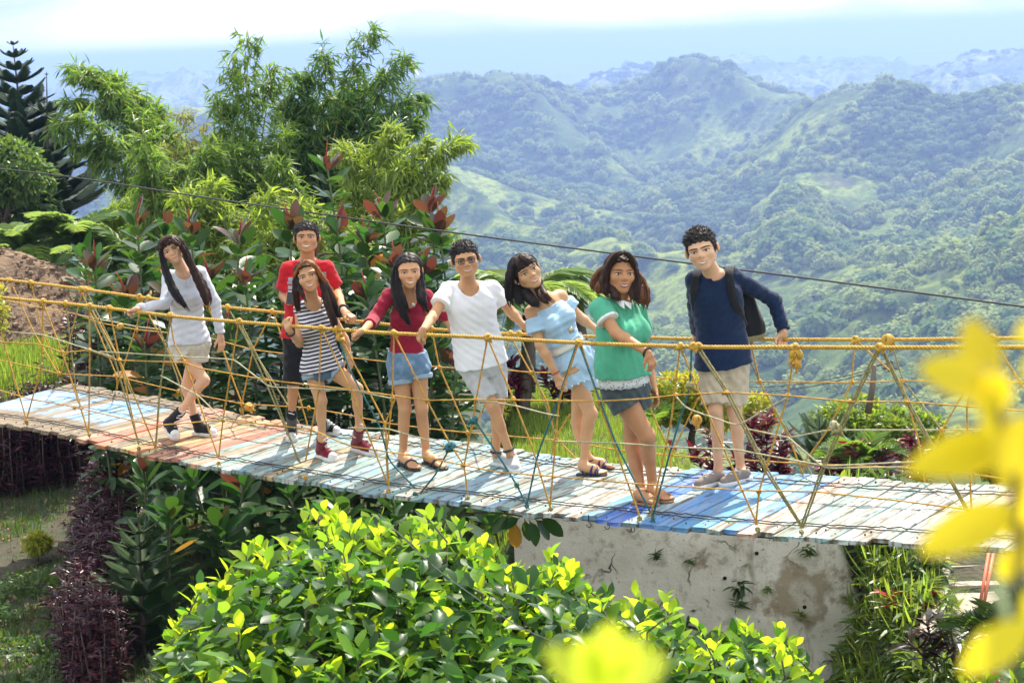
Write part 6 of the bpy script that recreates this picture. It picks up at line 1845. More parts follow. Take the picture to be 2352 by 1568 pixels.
bamboo('tall feathery bamboo with gaps showing the sky', [
    ([(560,620),(562,400),(566,220),(572,72)], 27.8, .9), ([(540,620),(530,420),(510,270),(495,205)], 27.8, .7), ([(575,620),(590,420),(610,260),(630,140)], 28, .8), ([(560,620),(545,380),(535,220),(545,110)], 28, .8), ([(585,620),(610,430),(640,330),(655,300)], 27.6, .6), ([(545,600),(500,420),(480,330)], 27.6, .5)],
    LM_bam, 520, .17, .34, droop=1.0, bare=.33)
bamboo('broad dense bamboo clump, the darkest of the clumps', [
    ([(700,620),(720,380),(735,200),(745,105)], 28.5), ([(720,620),(760,350),(800,190),(830,110),(868,68)], 28.5, .8), ([(740,620),(800,380),(860,230),(905,150),(940,135)], 28.5), ([(750,620),(830,400),(900,270),(950,220),(975,235)], 28.2, 1.1),
    ([(690,620),(690,400),(690,240),(700,165)], 28.5), ([(730,620),(790,360),(850,200),(880,160)], 28.8), ([(760,620),(840,430),(910,320),(960,270)], 28), ([(735,620),(770,400),(800,260),(820,170)], 29, 1.2), ([(710,620),(700,430),(670,300),(655,225)], 28.4), ([(745,620),(800,450),(850,340),(880,270)], 28.6, 1.2),
    ([(720,620),(740,450),(760,320),(765,230)], 28.9, 1.3), ([(700,620),(720,480),(735,380),(740,300)], 28.6, 1.3), ([(760,640),(830,520),(890,430),(920,380)], 28.3, 1.2), ([(680,620),(660,480),(640,400),(635,350)], 28.3)],
    LM_bamD, 900, .165, .40, bare=.12)
bamboo('light green bamboo spreading to the right over the valley', [
    ([(840,620),(920,470),(990,370),(1045,325),(1070,320)], 25.2), ([(830,620),(890,460),(940,360),(975,318)], 25.2), ([(850,620),(930,500),(985,430),(1020,400)], 25.0), ([(820,620),(850,450),(880,340),(905,290)], 25.4), ([(810,620),(810,450),(800,360),(790,320)], 25.4), ([(860,640),(950,540),(1000,520),(1020,540)], 24.8, .8), ([(835,620),(880,500),(930,430),(965,390)], 25, 1.0)],
    LM_bamL, 560, .16, .32, bare=.2)
bamboo('low bright bamboo thicket behind the rubber plants', [([(x, 680), (x + rg.uniform(-40, 40), 560), (x + rg.uniform(-90, 90), rg.uniform(y0, y0 + 50))], (28.5 if x < 400 else 24.4) + rg.uniform(-.4, .6), 1.0) for x, y0 in ((230,470),(280,430),(330,440),(380,400),(430,420),(470,440),(510,410),(560,450),(600,430),(640,450),(680,470),(720,460),(770,470),(820,470),(880,480),(930,500),(350,500),(450,500),(600,510),(700,520))],
    LM_bamL, 560, .155, .36, bare=.05)
bamboo('mid green bamboo filling the space between the tall clumps', [([(x, 620), (x + rg.uniform(-15, 15), y0 + 150), (x + rg.uniform(-60, 60), y0)], 27 + rg.uniform(-.5, .5), 1.0) for x, y0 in ((330,340),(390,380),(440,330),(500,370),(545,340),(600,330),(640,390),(690,360),(360,300),(470,420),(620,430),(560,420))],
    LM_bam, 620, .165, .36, bare=.08)
bamboo('yellowing bamboo stems between the two tall clumps', [([(470,600),(440,420),(425,300),(415,255)], 28.6, .7), ([(490,600),(480,430),(470,330),(455,275)], 28.6, .7), ([(505,600),(500,450),(500,370),(510,310)], 28.6, .7), ([(450,600),(430,470),(400,380),(385,330)], 28.4, .7)],
    leafmat('bamboo_leaf_yellow', (.20, .21, .06), (.42, .42, .09), .5, .45, .3), 300, .15, .26)

# ------------------------------------------------------------------ rubber plants
LM_rub = leafmat('rubber_leaf', (.028, .070, .021), (.085, .21, .022), .30, .30, .32, .28, col2=(.042, .09, .026))
LM_rubB = leafmat('rubber_leaf_bronze', (.085, .042, .028), (.22, .075, .032), .28, .26, .35, .45, col2=(.045, .055, .026))
LM_rubY = leafmat('rubber_leaf_orange', (.55, .24, .03), (.65, .30, .04), .4, .35, .2)
M_sheath = mat('red_leaf_sheath', (.42, .045, .035), .45, trans=.2, tcol=(.5, .06, .04))
_rm = {}
for nm, m in (('a', LM_rub), ('b', LM_rubB), ('y', LM_rubY)):
    for j, (fo, dr) in enumerate(((.22, .10), (.34, .24), (.12, -.02))):
        V, F = leaf_shape([(0, .014), (.12, .03), (.26, .17), (.48, .235), (.72, .215), (.90, .12), (1.0, .01)], fo, dr)
        _rm[nm, j] = npmesh('leaf', V, F, True, [m])
rub_n = 0
def rubber_plant(px, py, d, zb, label, nl=40, ls=.20, lean=0.0, red=True, low=.12, wide=1.0):
    """one upright shoot of a rubber tree: stem, whorled leaves, red sheath at the tip"""
    top = at(px, py, d)
    base = np.array((top[0] + lean, d + rg.uniform(-.1, .1), zb))
    root = thing('rubber_plant', label, 'rubber plant', base, 'rubber plants behind the bridge')
    C_ = smoothpath(np.array([base, lerp_(base, top, .5) + np.array((rg.normal(0, .06), rg.normal(0, .06), 0)), top - up3 * .10]), 30)
    MB().add(*tube(C_, np.linspace(.022, .009, 30), 6)).put('stem', M_stem, root)
    if red:
        a = unit(np.array((rg.normal(0, .25), rg.normal(0, .2), 1.0)))
        MB().add(*tube(np.array([C_[-1], C_[-1] + a * .06, C_[-1] + a * .12, C_[-1] + a * rg.uniform(.17, .23)]), [.006, .010, .007, .0015], 6)).put('red_sheath', M_sheath, root)
    for i in range(nl):
        t = 1 - (i / nl) ** 1.25 * (1 - low)
        p = C_[min(29, int(t * 29))]
        a = i * 2.4 + rg.normal(0, .3)
        rise = np.interp(i, [0, 4, 10, nl], [2.6, 1.35, .40, -.30]) + rg.normal(0, .18)
        dv = np.array((math.cos(a), math.sin(a), rise))
        s = ls * np.interp(i, [0, 3, 8, nl], [.72, .95, 1.05, 1.0]) * rg.uniform(.8, 1.15) * wide
        kd = 'b' if (i < 6 and red and rg.uniform() < .72) or rg.uniform() < .03 else 'y' if i > 12 and rg.uniform() < .014 else 'a'
        put('leaf', _rm[kd, rg.integers(0, 3)], root, leaf_matrix(p + unit(dv * (1, 1, 0)) * .012, dv, up3 + unit(dv) * -.2 + rg.normal(size=3) * .25, s))
    return root
def lerp_(a, b, t): return a + (b - a) * t
RUB = [(215,575,19.6,-.3,'leftmost short bronze-tipped rubber plant beside the soil mound'), (312,470,19.4,-.4,'tall rubber plant with red tip left of the woman in pale grey'), (376,498,19.9,-.4,'rubber plant with orange bud directly above the woman in pale grey'),
       (434,490,19.6,-.4,'rubber plant with broad bronze leaves right of the head of the woman in pale grey'), (548,515,19.2,-.5,'rubber plant with thin red spike between the two women on the left'), (560,606,18.6,-.5,'low rubber plant with bright orange young leaves between the two women on the left'),
       (664,482,19.3,-.5,'rubber plant rising left of the head of the man in red'), (748,342,20.4,-.3,'tallest rubber plant standing clear above all others'), (772,484,19.6,-.4,'rubber plant with orange leaf above the head of the man in red'), (878,456,19.6,-.4,'rubber plant with slanting red sheath above the woman in wine red'),
       (986,440,19.5,-.6,'rubber plant with large leaves at the right edge of the thicket'), (1006,488,19.2,-.6,'bronze-leaved rubber plant below the right edge of the thicket'), (835,515,19.3,-.5,'rubber plant with a long slanting red sheath right of the man in red'), (706,560,18.8,-.5,'rubber plant hidden behind the shoulders of the man in red'),
       (478,600,18.7,-.5,'rubber plant beside the right arm of the woman in pale grey'), (645,640,18.5,-.6,'low rubber plant left of the red shirt'), (905,570,18.7,-.6,'low rubber plant behind the woman in wine red'), (965,585,18.8,-.6,'low rubber plant between the woman in wine red and the man in white'), (285,640,18.8,-.5,'low rubber plant beyond the far rope at left'), (385,640,18.6,-.5,'low rubber plant behind the woman in pale grey'), (525,720,18.2,-.6,'low dark rubber plant beyond the far rope right of the woman in pale grey'), (840,640,18.4,-.6,'low dark rubber plant beyond the far rope right of the red shirt'), (1005,700,18.3,-.6,'rubber plant beyond the far rope left of the white shirt'), (330,760,18.2,-.6,'lowest dark rubber plant beyond the far rope left of the woman in pale grey'), (1045,800,18.1,-.7,'low rubber plant beside the shorts of the man in white')]
for (x, y, d, ln, lb) in RUB:
    h = (CP + ray(x, y) * d)[2] + 2.0
    rubber_plant(x, y, d, -2.0, lb, int(min(84, 34 + h * 19)), .27 if y < 600 else .25, lean=rg.uniform(-.25, .25), low=.10)
_w = ['at the far left of the thicket', 'left of the head of the woman in pale grey', 'right of the head of the woman in pale grey', 'left of the red shirt', 'behind the striped top', 'left of the wine red top', 'by the head of the man in white']
for i in range(35):
    x = 205 + i * 24 + rg.uniform(-15, 15); y = 560 + 38 * (i % 5) + rg.uniform(-8, 8)
    rubber_plant(x, y, 20.6 + rg.uniform(-.4, .4), -2.0, ['tallest', 'second tallest', 'middle height', 'second lowest', 'lowest'][i % 5] + ' back row rubber plant ' + _w[min(6, i // 5)], 62, .27, red=False, low=.12)
# plants in the shade under the deck
for (x, y, d, lb, n) in ((330,1050,17.3,'shaded rubber plant under the deck behind the purple hedge',26),(440,1065,17.2,'shaded rubber plant under the deck left of centre',28),(560,1080,17.0,'shaded rubber plant under the orange planks',28),(650,1090,17.4,'shaded rubber plant with orange leaf under the grey planks',28),(770,1100,17.0,'shaded rubber plant behind the bright shrub',28),(900,1120,16.6,'shaded rubber plant behind the top of the bright shrub',28),(1040,1130,16.4,'shaded rubber plant left of the concrete wall',26),(500,1180,16.6,'lower shaded rubber plant behind the bright shrub',24),(390,1140,16.6,'lower shaded rubber plant beside the young conifer',24),(1130,1160,15.9,'shaded rubber plant close to the concrete wall',20)):
    rubber_plant(x, y, d, -2.0, lb, n + 14, .28, lean=rg.uniform(-.3, .3), red=False, low=.05)
# a bare trunk thicket under the deck and the branch that reaches in front of the wall
br = thing('rubber_branch', 'leafy rubber branch reaching in front of the concrete wall', 'branch', at(1040, 1230, 14.2))
C_ = smoothpath(np.array([at(960, 1250, 14.6), at(1060, 1185, 14.3), at(1150, 1178, 14.1), at(1230, 1190, 14.0), at(1262, 1178, 14.0)]), 30)
MB().add(*tube(C_, np.linspace(.012, .005, 30), 6)).put('twig', M_bark, br)
for (x, y, dx, dy, kd) in ((1185,1195,-4,60,'y'),(1205,1190,10,45,'a'),(1215,1192,20,52,'a'),(1228,1190,34,42,'a'),(1240,1186,48,38,'a'),(1252,1182,50,16,'b'),(1262,1178,48,-6,'a'),(1195,1188,-40,20,'a'),(1170,1182,-36,34,'a'),(1222,1186,16,-26,'a'),(1250,1180,30,-24,'a'),(1140,1180,-30,24,'a'),(1160,1180,4,-30,'a')):
    p, q = at(x, y, 14.05), at(x + dx, y + dy, 14.05 + rg.uniform(-.1, .1))
    put('leaf', _rm[kd, rg.integers(0, 3)], br, leaf_matrix(p, q - p, np.array((0, -1, .5)) + rg.normal(size=3) * .4, np.linalg.norm(q - p) * 1.15))

# ------------------------------------------------------------------ conifers
LM_pine = leafmat('conifer_needles', (.035, .075, .040), (.07, .14, .05), .6, .15, .25)
LM_pineG = leafmat('young_conifer_needles', (.060, .125, .035), (.14, .26, .04), .5, .28, .25)
def pine_branch(curl, m, seed, n=26, tr=.019):
    g = np.random.default_rng(seed)
    t = np.linspace(0, 1, 24)
    C_ = np.stack([t, 0 * t, curl * t ** 2 + .28 * t], -1)
    mb = MB(); V, F = tube(C_, np.linspace(.014, .006, 24), 4); mb.add(V, F, 0)
    # branchlets in a flat double comb
    for i in range(n):
        tt = .15 + .83 * i / n
        c = np.array([np.interp(tt, t, C_[:, j]) for j in range(3)])
        for sgn in (-1, 1):
            ln = (.15 if tr < .01 else .24) * math.sin(math.pi * min(1, tt * .85 + .15)) * g.uniform(.8, 1.2) + .05
            e = c + np.array((.75 * ln, sgn * ln * .8, ln * .22))
            V, F = tube(np.array([c, (c + e) / 2 - (0, 0, .01), e]), [tr * .9, tr, tr * .3], 4); mb.add(V, F, 1)
    return mb.mesh('branch', [M_bark, m], False)
def conifer(label, top, base, tiers, rmax, m, curl=.35, seed=3, name='conifer_tree', droop=0.0, nb=6, power=1.0, fine=False):
    root = thing(name, label, 'conifer', base)
    ms = [pine_branch(curl + .12 * k, m, seed + k, 44 if fine else 40, .0085 if fine else .0125) for k in range(3)]
    h = top - base
    C_ = np.array([base + h * t for t in np.linspace(0, 1, 12)])
    H = np.linalg.norm(h)
    MB().add(*tube(C_, np.linspace(max(.03, H * .018), .006, 12), 6)).put('trunk', M_bark, root)
    g = np.random.default_rng(seed)
    for k in range(tiers):
        f = k / max(1, tiers - 1)
        c = base + h * (.10 + .88 * f)
        ln = rmax * (1 - f) ** power * g.uniform(.85, 1.1) + rmax * .10
        for j in range(nb):
            a = 2 * math.pi * j / nb + k * .7 + g.normal(0, .15)
            M = Matrix.Translation(Vector(c)) @ Matrix.Rotation(a, 4, 'Z') @ Matrix.Rotation(droop * (1 - f) - .10 * f, 4, 'Y') @ Matrix.Scale(ln, 4)
            put('branch', ms[g.integers(0, 3)], root, M)
conifer('tall dark conifer with tiered branches at the far left', at(29, 95, 33), at(78, 560, 33), 15, 1.15, LM_pine, .05, 5, power=.80, nb=8)
conifer('slim conifer with upturned top branches right of the tallest conifer', at(107, 165, 32.5), at(112, 560, 32.5), 5, .42, LM_pine, .20, 9, power=.25, nb=8)
conifer('dark conifer with sagging boughs behind the left bush', at(20, 330, 34), at(40, 600, 34), 8, 1.15, LM_pine, .12, 13, power=.6)
_p = on_ground(330, 1505)
conifer('young bright conifer in the shade beside the purple hedge', at(318, 1185, _p[1] + .1), _p, 9, .56, LM_pineG, .02, 17, 'young_conifer', nb=7, power=.62, fine=True)
_p = on_ground(392, 1568)
conifer('small conifer seedling at the left foot of the bright shrub', at(440, 1480, 13.0), at(440, 1640, 13.0), 5, .30, LM_pineG, .3, 21, 'young_conifer', nb=7, power=.5, fine=True)
conifer('young conifer on the lawn right of the man in navy', at(1882, 955, 20.5), at(1884, 1085, 20.5), 5, .42, LM_pineG, .35, 25, 'young_conifer', nb=7, power=.5, fine=True)

# ------------------------------------------------------------------ leafy trees and bushes
def leafy(name, label, cat, c, r, n, size, lm, tm=LF_SMALL, base=None, group=None, seed=1, lumps=9, hollow=.45, trunk=.05, droop=.2):
    """crown of leaf clumps on limbs; c centre, r radii"""
    g = np.random.default_rng(seed)
    c, r = np.asarray(c, float), np.asarray(r, float)
    base = np.array((c[0], c[1], c[2] - r[2] * 1.3)) if base is None else np.asarray(base, float)
    root = thing(name, label, cat, base, group)
    mb = MB()
    fork = base + (c - base) * .55
    mb.add(*tube(smoothpath(np.array([base, (base + fork) / 2 + g.normal(size=3) * .04, fork]), 8), np.linspace(trunk, trunk * .7, 8), 7))
    P, D = [], []
    cl = []
    for i in range(lumps):
        d = g.normal(size=3); d /= np.linalg.norm(d); d[2] = d[2] * .8 + .15
        q = c + d * r * g.uniform(.35, .80)
        cl.append(q); mb.add(*tube(smoothpath(np.array([fork, (fork + q) / 2 + g.normal(size=3) * .05, q]), 7), np.linspace(trunk * .5, trunk * .12, 7), 5))
    mb.put('trunk', M_bark, root)
    for q in cl:
        m = n // lumps
        rr = r * g.uniform(.42, .62)
        d = g.normal(size=(m, 3)); d /= np.linalg.norm(d, axis=1, keepdims=True)
        k = g.uniform(hollow, 1.0, m)[:, None] ** .6
        P.append(q + d * rr * k); D.append(d * .8 + g.normal(size=(m, 3)) * .5 - up3 * droop)
    P, D = np.concatenate(P), np.concatenate(D)
    V, F = spread(tm, P, D, up3 + g.normal(size=P.shape) * .6, size * g.uniform(.6, 1.3, len(P)))
    stuff('crown', V, F, lm, root)
    return root
LM_bright = leafmat('bright_leaf', (.13, .20, .03), (.34, .46, .04), .4, .42, .3, col2=(.10, .16, .03))
LM_mid = leafmat('mid_green_leaf', (.07, .13, .03), (.20, .32, .04), .42, .38, .3)
LM_gold = leafmat('golden_leaf', (.34, .34, .03), (.62, .60, .05), .42, .42, .25, col2=(.24, .32, .03))
LM_dark = leafmat('deep_green_leaf', (.045, .09, .025), (.14, .24, .03), .4, .32, .3)
leafy('leafy_tree', 'leafy green tree in front of the conifers at the left edge', 'tree', at(0, 400, 30), (.80, .7, .55), 4800, .11, LM_mid, seed=2, base=at(20, 640, 30), lumps=12)
leafy('leafy_tree', 'darker leafy tree below the left conifers', 'tree', at(10, 470, 31), (.8, .6, .56), 3000, .11, LM_dark, seed=3, base=at(30, 640, 31))
leafy('bush', 'golden green bush between the legs of the last two people', 'bush', at(1590, 925, 21), (.46, .4, .40), 3600, .075, LM_gold, seed=4, base=at(1595, 1060, 21))
leafy('bush', 'golden bush with orange young leaves right of the beige shorts', 'bush', at(1735, 950, 21.2), (.22, .25, .24), 1500, .07, LM_gold, seed=5, base=at(1720, 1070, 21.2))
leafy('leafy_tree', 'bright green leafy tree behind the utility pole', 'tree', at(1985, 985, 24), (.62, .5, .34), 5200, .085, LM_bright, seed=6, base=at(1990, 1150, 24), lumps=14)
leafy('leafy_tree', 'bright green leafy tree right of the utility pole', 'tree', at(2100, 1000, 23.5), (.44, .4, .34), 3600, .085, LM_bright, seed=7, base=at(2100, 1150, 23.5), lumps=11)
leafy('bush', 'green bush behind the blurred yellow leaves at the right edge', 'bush', at(2290, 1050, 23), (.42, .4, .30), 2400, .085, LM_mid, seed=8, base=at(2290, 1160, 23))
_p = on_ground(92, 1292)
leafy('bush', 'small round yellow-green bush on the path in the shade', 'bush', (_p[0], _p[1], _p[2] + .19), (.15, .14, .13), 900, .055, LM_gold, seed=9, base=_p, trunk=.012, lumps=8)
leafy('bush', 'yellow-leaved bush at the left edge above the railing', 'bush', at(-12, 705, 15.8), (.12, .15, .26), 700, .05, LM_gold, seed=10, base=at(-14, 860, 15.8), trunk=.012)

# ------------------------------------------------------------------ purple hedges and red cordylines
LM_pur = leafmat('purple_leaf', (.046, .015, .024), (.10, .02, .035), .35, .16, .5, .3, col2=(.08, .018, .024))
LM_ti = leafmat('cordyline_leaf', (.07, .010, .022), (.20, .015, .035), .35, .26, .6, .4, col2=(.20, .016, .035))
LM_tiR = leafmat('cordyline_leaf_scarlet', (.50, .03, .05), (.75, .05, .07), .35, .35, .3)
def hedge(label, path, w_, h_, n, seed):
    g = np.random.default_rng(seed)
    root = thing('hedge', label, 'hedge', path[0])
    Q = smoothpath(np.array(path, float), 60)
    st = MB(); P, D = [], []
    n = int(n * 1.8); nb = int(n / 60)
    for i in range(nb):
        q = Q[g.integers(0, 60)]; b = np.array((q[0] + g.uniform(-w_, w_) * .5, q[1] + g.uniform(-w_, w_) * .5, 0)); b[2] = gz(b[0], b[1])
        t = b + np.array((g.normal(0, .07), g.normal(0, .07), h_ * g.uniform(.65, 1.1)))
        st.add(*tube(np.array([b, (b + t) / 2 + g.normal(size=3) * .02, t]), [.010, .008, .004], 4))
        m = 60; k = g.uniform(.05, 1.02, m)[:, None]; a = g.uniform(0, 6.28, m)
        dv = np.stack([np.cos(a), np.sin(a), g.uniform(.0, .9, m)], -1)
        P.append(b + (t - b) * k + g.normal(0, .035, (m, 3))); D.append(dv)
    st.put('stems', M_bark, root)['kind'] = 'stuff'
    P, D = np.concatenate(P), np.concatenate(D)
    V, F = spread(LF_LANCE, P, D, up3 + g.normal(size=P.shape) * .4, .105 * g.uniform(.6, 1.25, len(P)))
    stuff('foliage', V, F, LM_pur, root)
gp = lambda px, py: on_ground(px, py)
hedge('long dark purple hedge running away from the camera beside the path', [gp(215, 1620), gp(225, 1500), gp(235, 1380), gp(255, 1260), gp(275, 1180), gp(300, 1130)], .40, .72, 8000, 5)
hedge('dark purple hedge in the shade under the left end of the deck', [gp(-60, 1130), gp(40, 1118), gp(120, 1105), gp(200, 1090)], .6, 1.0, 5200, 6)
hedge('dark purple hedge below the grass patch beyond the deck', [at(190, 900, 23.6), at(260, 905, 23.4), at(330, 910, 23.2)], .5, .9, 3000, 8)
def cordyline(px, py, d, h_, label, lm=LM_ti, seed=1, n=30, size=.17, z0=None):
    g = np.random.default_rng(seed)
    b = at(px, py, d)
    if z0 is None: b[2] = gz(b[0], b[1])
    root = thing('cordyline_plant', label, 'plant', b, 'red cordyline plants')
    st = MB(); P, D = [], []
    for k in range(3):
        t = b + np.array((g.normal(0, .10), g.normal(0, .10), h_ * g.uniform(.6, 1.05)))
        st.add(*tube(np.array([b, (b + t) / 2, t]), [.010, .008, .005], 4))
        m = n; f = g.uniform(.35, 1.0, m)[:, None]; a = g.uniform(0, 6.28, m)
        P.append(b + (t - b) * f); D.append(np.stack([np.cos(a), np.sin(a), g.uniform(.1, 1.3, m)], -1))
    st.put('stem', M_bark, root)
    P, D = np.concatenate(P), np.concatenate(D)
    V, F = spread(LF_LANCE, P, D, up3 + g.normal(size=P.shape) * .3, size * g.uniform(.65, 1.2, len(P)))
    stuff('foliage', V, F, lm, root)
ti_where = {1040: 'behind the blue shorts of the woman in wine red', 1160: 'left of the romper on the lawn', 1205: 'on the lawn just left of the romper hem', 1290: 'on the lawn right of the tree fern trunk', 1340: 'behind the thighs of the woman in the romper', 1545: 'just right of the charcoal shorts', 1585: 'between the woman in green and the man in navy', 1640: 'behind the left leg of the man in navy', 1700: 'behind the right leg of the man in navy', 1750: 'right of the right knee of the man in navy', 1790: 'right of the ankles of the man in navy', 1900: 'by the young conifer on the lawn', 1945: 'left of the utility pole', 2030: 'at the foot of the utility pole', 2075: 'right of the utility pole', 2120: 'farthest right along the lawn edge'}
for i, (x, w_) in enumerate(ti_where.items()):
    d = 20.3 if x < 1400 else 19.2 + (i % 3) * .3
    cordyline(x, 1000, d, .62 if x < 1400 else 1.0 if x < 1850 else .75, 'dark red leafy cordyline ' + w_, LM_ti, 60 + i, 46, .17)
_p = gp(2090, 1420); cordyline(2085, 1430, _p[1], .26, 'scarlet cordyline in the grass left of the concrete steps', LM_tiR, 90, 9, .17, 1)
_p = gp(2115, 1450); cordyline(2112, 1440, _p[1], .20, 'small scarlet cordyline below the larger scarlet one', LM_tiR, 91, 5, .12, 1)
for k, (x, y) in enumerate(((2155, 1500), (2195, 1490))):
    q = at(x, y, 12.9); cordyline(x, y + 40, 12.9, .36, ('dark bronze cordyline at the foot of the concrete steps', 'dark bronze cordyline in front of the concrete steps')[k], leafmat('bronze_leaf', (.055, .03, .025), (.16, .04, .03), .35, .25, .4, col2=(.03, .05, .02)), 92 + k, 16, .17, 1)

# ------------------------------------------------------------------ ferns, palms and the banana-like leaf
LM_fern = leafmat('fern_frond', (.12, .20, .05), (.36, .50, .10), .5, .48, .2, col2=(.16, .24, .08))
LM_palm = leafmat('palm_frond', (.10, .19, .03), (.28, .44, .05), .4, .42, .25)
def frond_mesh(n, wid, arch, m, seed, tm=LF_LANCE, vee=.2):
    g = np.random.default_rng(seed)
    t = np.linspace(0, 1, 20)
    C_ = np.stack([0 * t, t - .12 * t ** 2, arch * (t - 1.35 * t ** 2)], -1)
    mb = MB(); mb.add(*tube(C_, np.linspace(.010, .003, 20), 4), 1)
    P, D, S = [], [], []
    for i in range(n):
        f = .12 + .87 * i / n
        c = np.array([np.interp(f, t, C_[:, j]) for j in range(3)]); T = np.array((0, 1 - .24 * f, arch * (1 - 2.7 * f)))
        L_ = wid * math.sin(math.pi * (f * .82 + .12)) ** .8
        for sg in (-1, 1):
            P.append(c); D.append(np.array((sg, .45, vee - .25 * g.uniform())) + unit(T) * .25); S.append(L_ * g.uniform(.9, 1.1))
    V, F = spread(tm, P, D, np.tile(up3, (len(P), 1)) + g.normal(size=(len(P), 3)) * .12, S)
    mb.add(V, F, 0)
    return mb.mesh('frond', [m, M_stem], False)
FM = [frond_mesh(44, .28, .55 + .1 * k, LM_fern, 5 + k) for k in range(3)]
PMh = [frond_mesh(26, .42, .5 + .12 * k, LM_palm, 15 + k, LF_BLADE, .45) for k in range(3)]
def rosette(name, label, cat, c, n, ln, meshes, seed, tilt=(.15, .9), group=None, trunk=None, arc=None):
    g = np.random.default_rng(seed)
    root = thing(name, label, cat, c if trunk is None else trunk, group)
    if trunk is not None: MB().add(*tube(smoothpath(np.array([trunk, (np.asarray(trunk) + c) / 2 + (.03, 0, 0), c]), 10), np.linspace(.085, .065, 10), 8)).put('trunk', M_bark, root)
    for i in range(n):
        a = 2 * math.pi * i / n * 1.0 + g.normal(0, .15) if arc is None else g.uniform(*arc)
        M = Matrix.Translation(Vector(c)) @ Matrix.Rotation(a, 4, 'Z') @ Matrix.Rotation(g.uniform(*tilt), 4, 'X') @ Matrix.Scale(ln * g.uniform(.8, 1.15), 4)
        put('frond', meshes[g.integers(0, len(meshes))], root, M)
for i, (x, y, d, n, ln, lb) in enumerate(((60,560,28.0,10,1.05,'pale green fern above the soil mound at the left edge'), (170,545,28.2,11,1.15,'pale green fern right of the leftmost fern'), (115,620,27.3,10,.85,'pale green fern on the shoulder of the soil mound'), (235,600,27.2,10,.95,'pale green fern left of the rubber plants'), (20,600,27.6,8,.8,'small pale fern at the left frame edge'), (290,560,27.6,9,.9,'pale green fern behind the leftmost rubber plants'))):
    rosette('fern', lb, 'fern', at(x, y + 40, d), n, ln, FM, 30 + i, group='ferns on the left bank')
rosette('tree_fern', 'tree fern with dark trunk behind the white shirt and the romper', 'tree fern', at(1215, 690, 20.3), 13, .95, FM, 44, (-.05, .35), trunk=np.array((at(1195, 900, 20.3)[0], 20.3, -.8)))
rosette('tree_fern', 'bright tree fern showing right of the romper shoulder', 'tree fern', at(1325, 690, 20.9), 10, .55, FM, 45, (-.1, .3), trunk=np.array((at(1330, 900, 20.9)[0], 20.9, -.8)))
rosette('palm', 'small palm in front of the utility pole foot', 'palm', at(1985, 1075, 19.3), 9, .50, PMh, 46, (.35, 1.0))
rosette('palm', 'small palm right of the young conifer', 'palm', at(1930, 1085, 19.5), 8, .42, PMh, 47, (.35, 1.0))
rosette('palm', 'small bright palm between the woman in green and the man in navy', 'palm', at(1505, 985, 20.5), 8, .45, PMh, 48, (.3, 1.0))
rosette('palm', 'palm with fine leaflets at the lower right beside the blurred yellow leaves', 'palm', at(2320, 1500, 11.6), 9, .50, PMh, 49, (.3, 1.0))
V, F = leaf_shape([(0, .02), (.08, .10), (.25, .17), (.5, .19), (.75, .16), (.92, .08), (1, .01)], .25, .35, .02)
bl = thing('banana_plant', 'bright banana leaf arching above the shoulder of the man in white', 'banana plant', at(1180, 900, 21.0))
bm = npmesh('leaf', V, F, True, [LM_bright]); P0 = at(1215, 650, 21.0)
MB().add(*tube(smoothpath(np.array([at(1220, 900, 21), at(1222, 760, 21), P0]), 10), np.linspace(.05, .02, 10), 7)).put('stalk', M_stem, bl)
for q, n_, s in ((at(1080, 622, 21.0) - P0, (0, -.6, 1), .85), (at(1260, 610, 21.4) - P0, (0, -.3, 1), .5), (at(1160, 575, 21.6) - P0, (-.4, -.3, 1), .4)): put('leaf', bm, bl, leaf_matrix(P0, q, np.array(n_, float), s))

# ------------------------------------------------------------------ the big bright shrub in front
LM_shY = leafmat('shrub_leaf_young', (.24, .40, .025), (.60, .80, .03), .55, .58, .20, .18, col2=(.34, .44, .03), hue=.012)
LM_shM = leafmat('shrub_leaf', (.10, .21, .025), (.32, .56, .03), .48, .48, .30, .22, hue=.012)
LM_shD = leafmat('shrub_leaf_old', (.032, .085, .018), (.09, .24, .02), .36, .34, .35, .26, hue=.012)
_sh = {}
for nm, m in (('y', LM_shY), ('m', LM_shM), ('d', LM_shD)):
    for j, (fo, dr, wv) in enumerate(((.30, .16, .014), (.45, .34, .02), (.16, .05, .01))):
        _sh[nm, j] = (leaf_shape([(0, .012), (.10, .04), (.30, .175), (.54, .255), (.74, .215), (.90, .10), (1.0, .006)], fo, dr, wv), m)
_shm = {k: npmesh('leaf', v[0][0], v[0][1], True, [v[1]]) for k, v in _sh.items()}
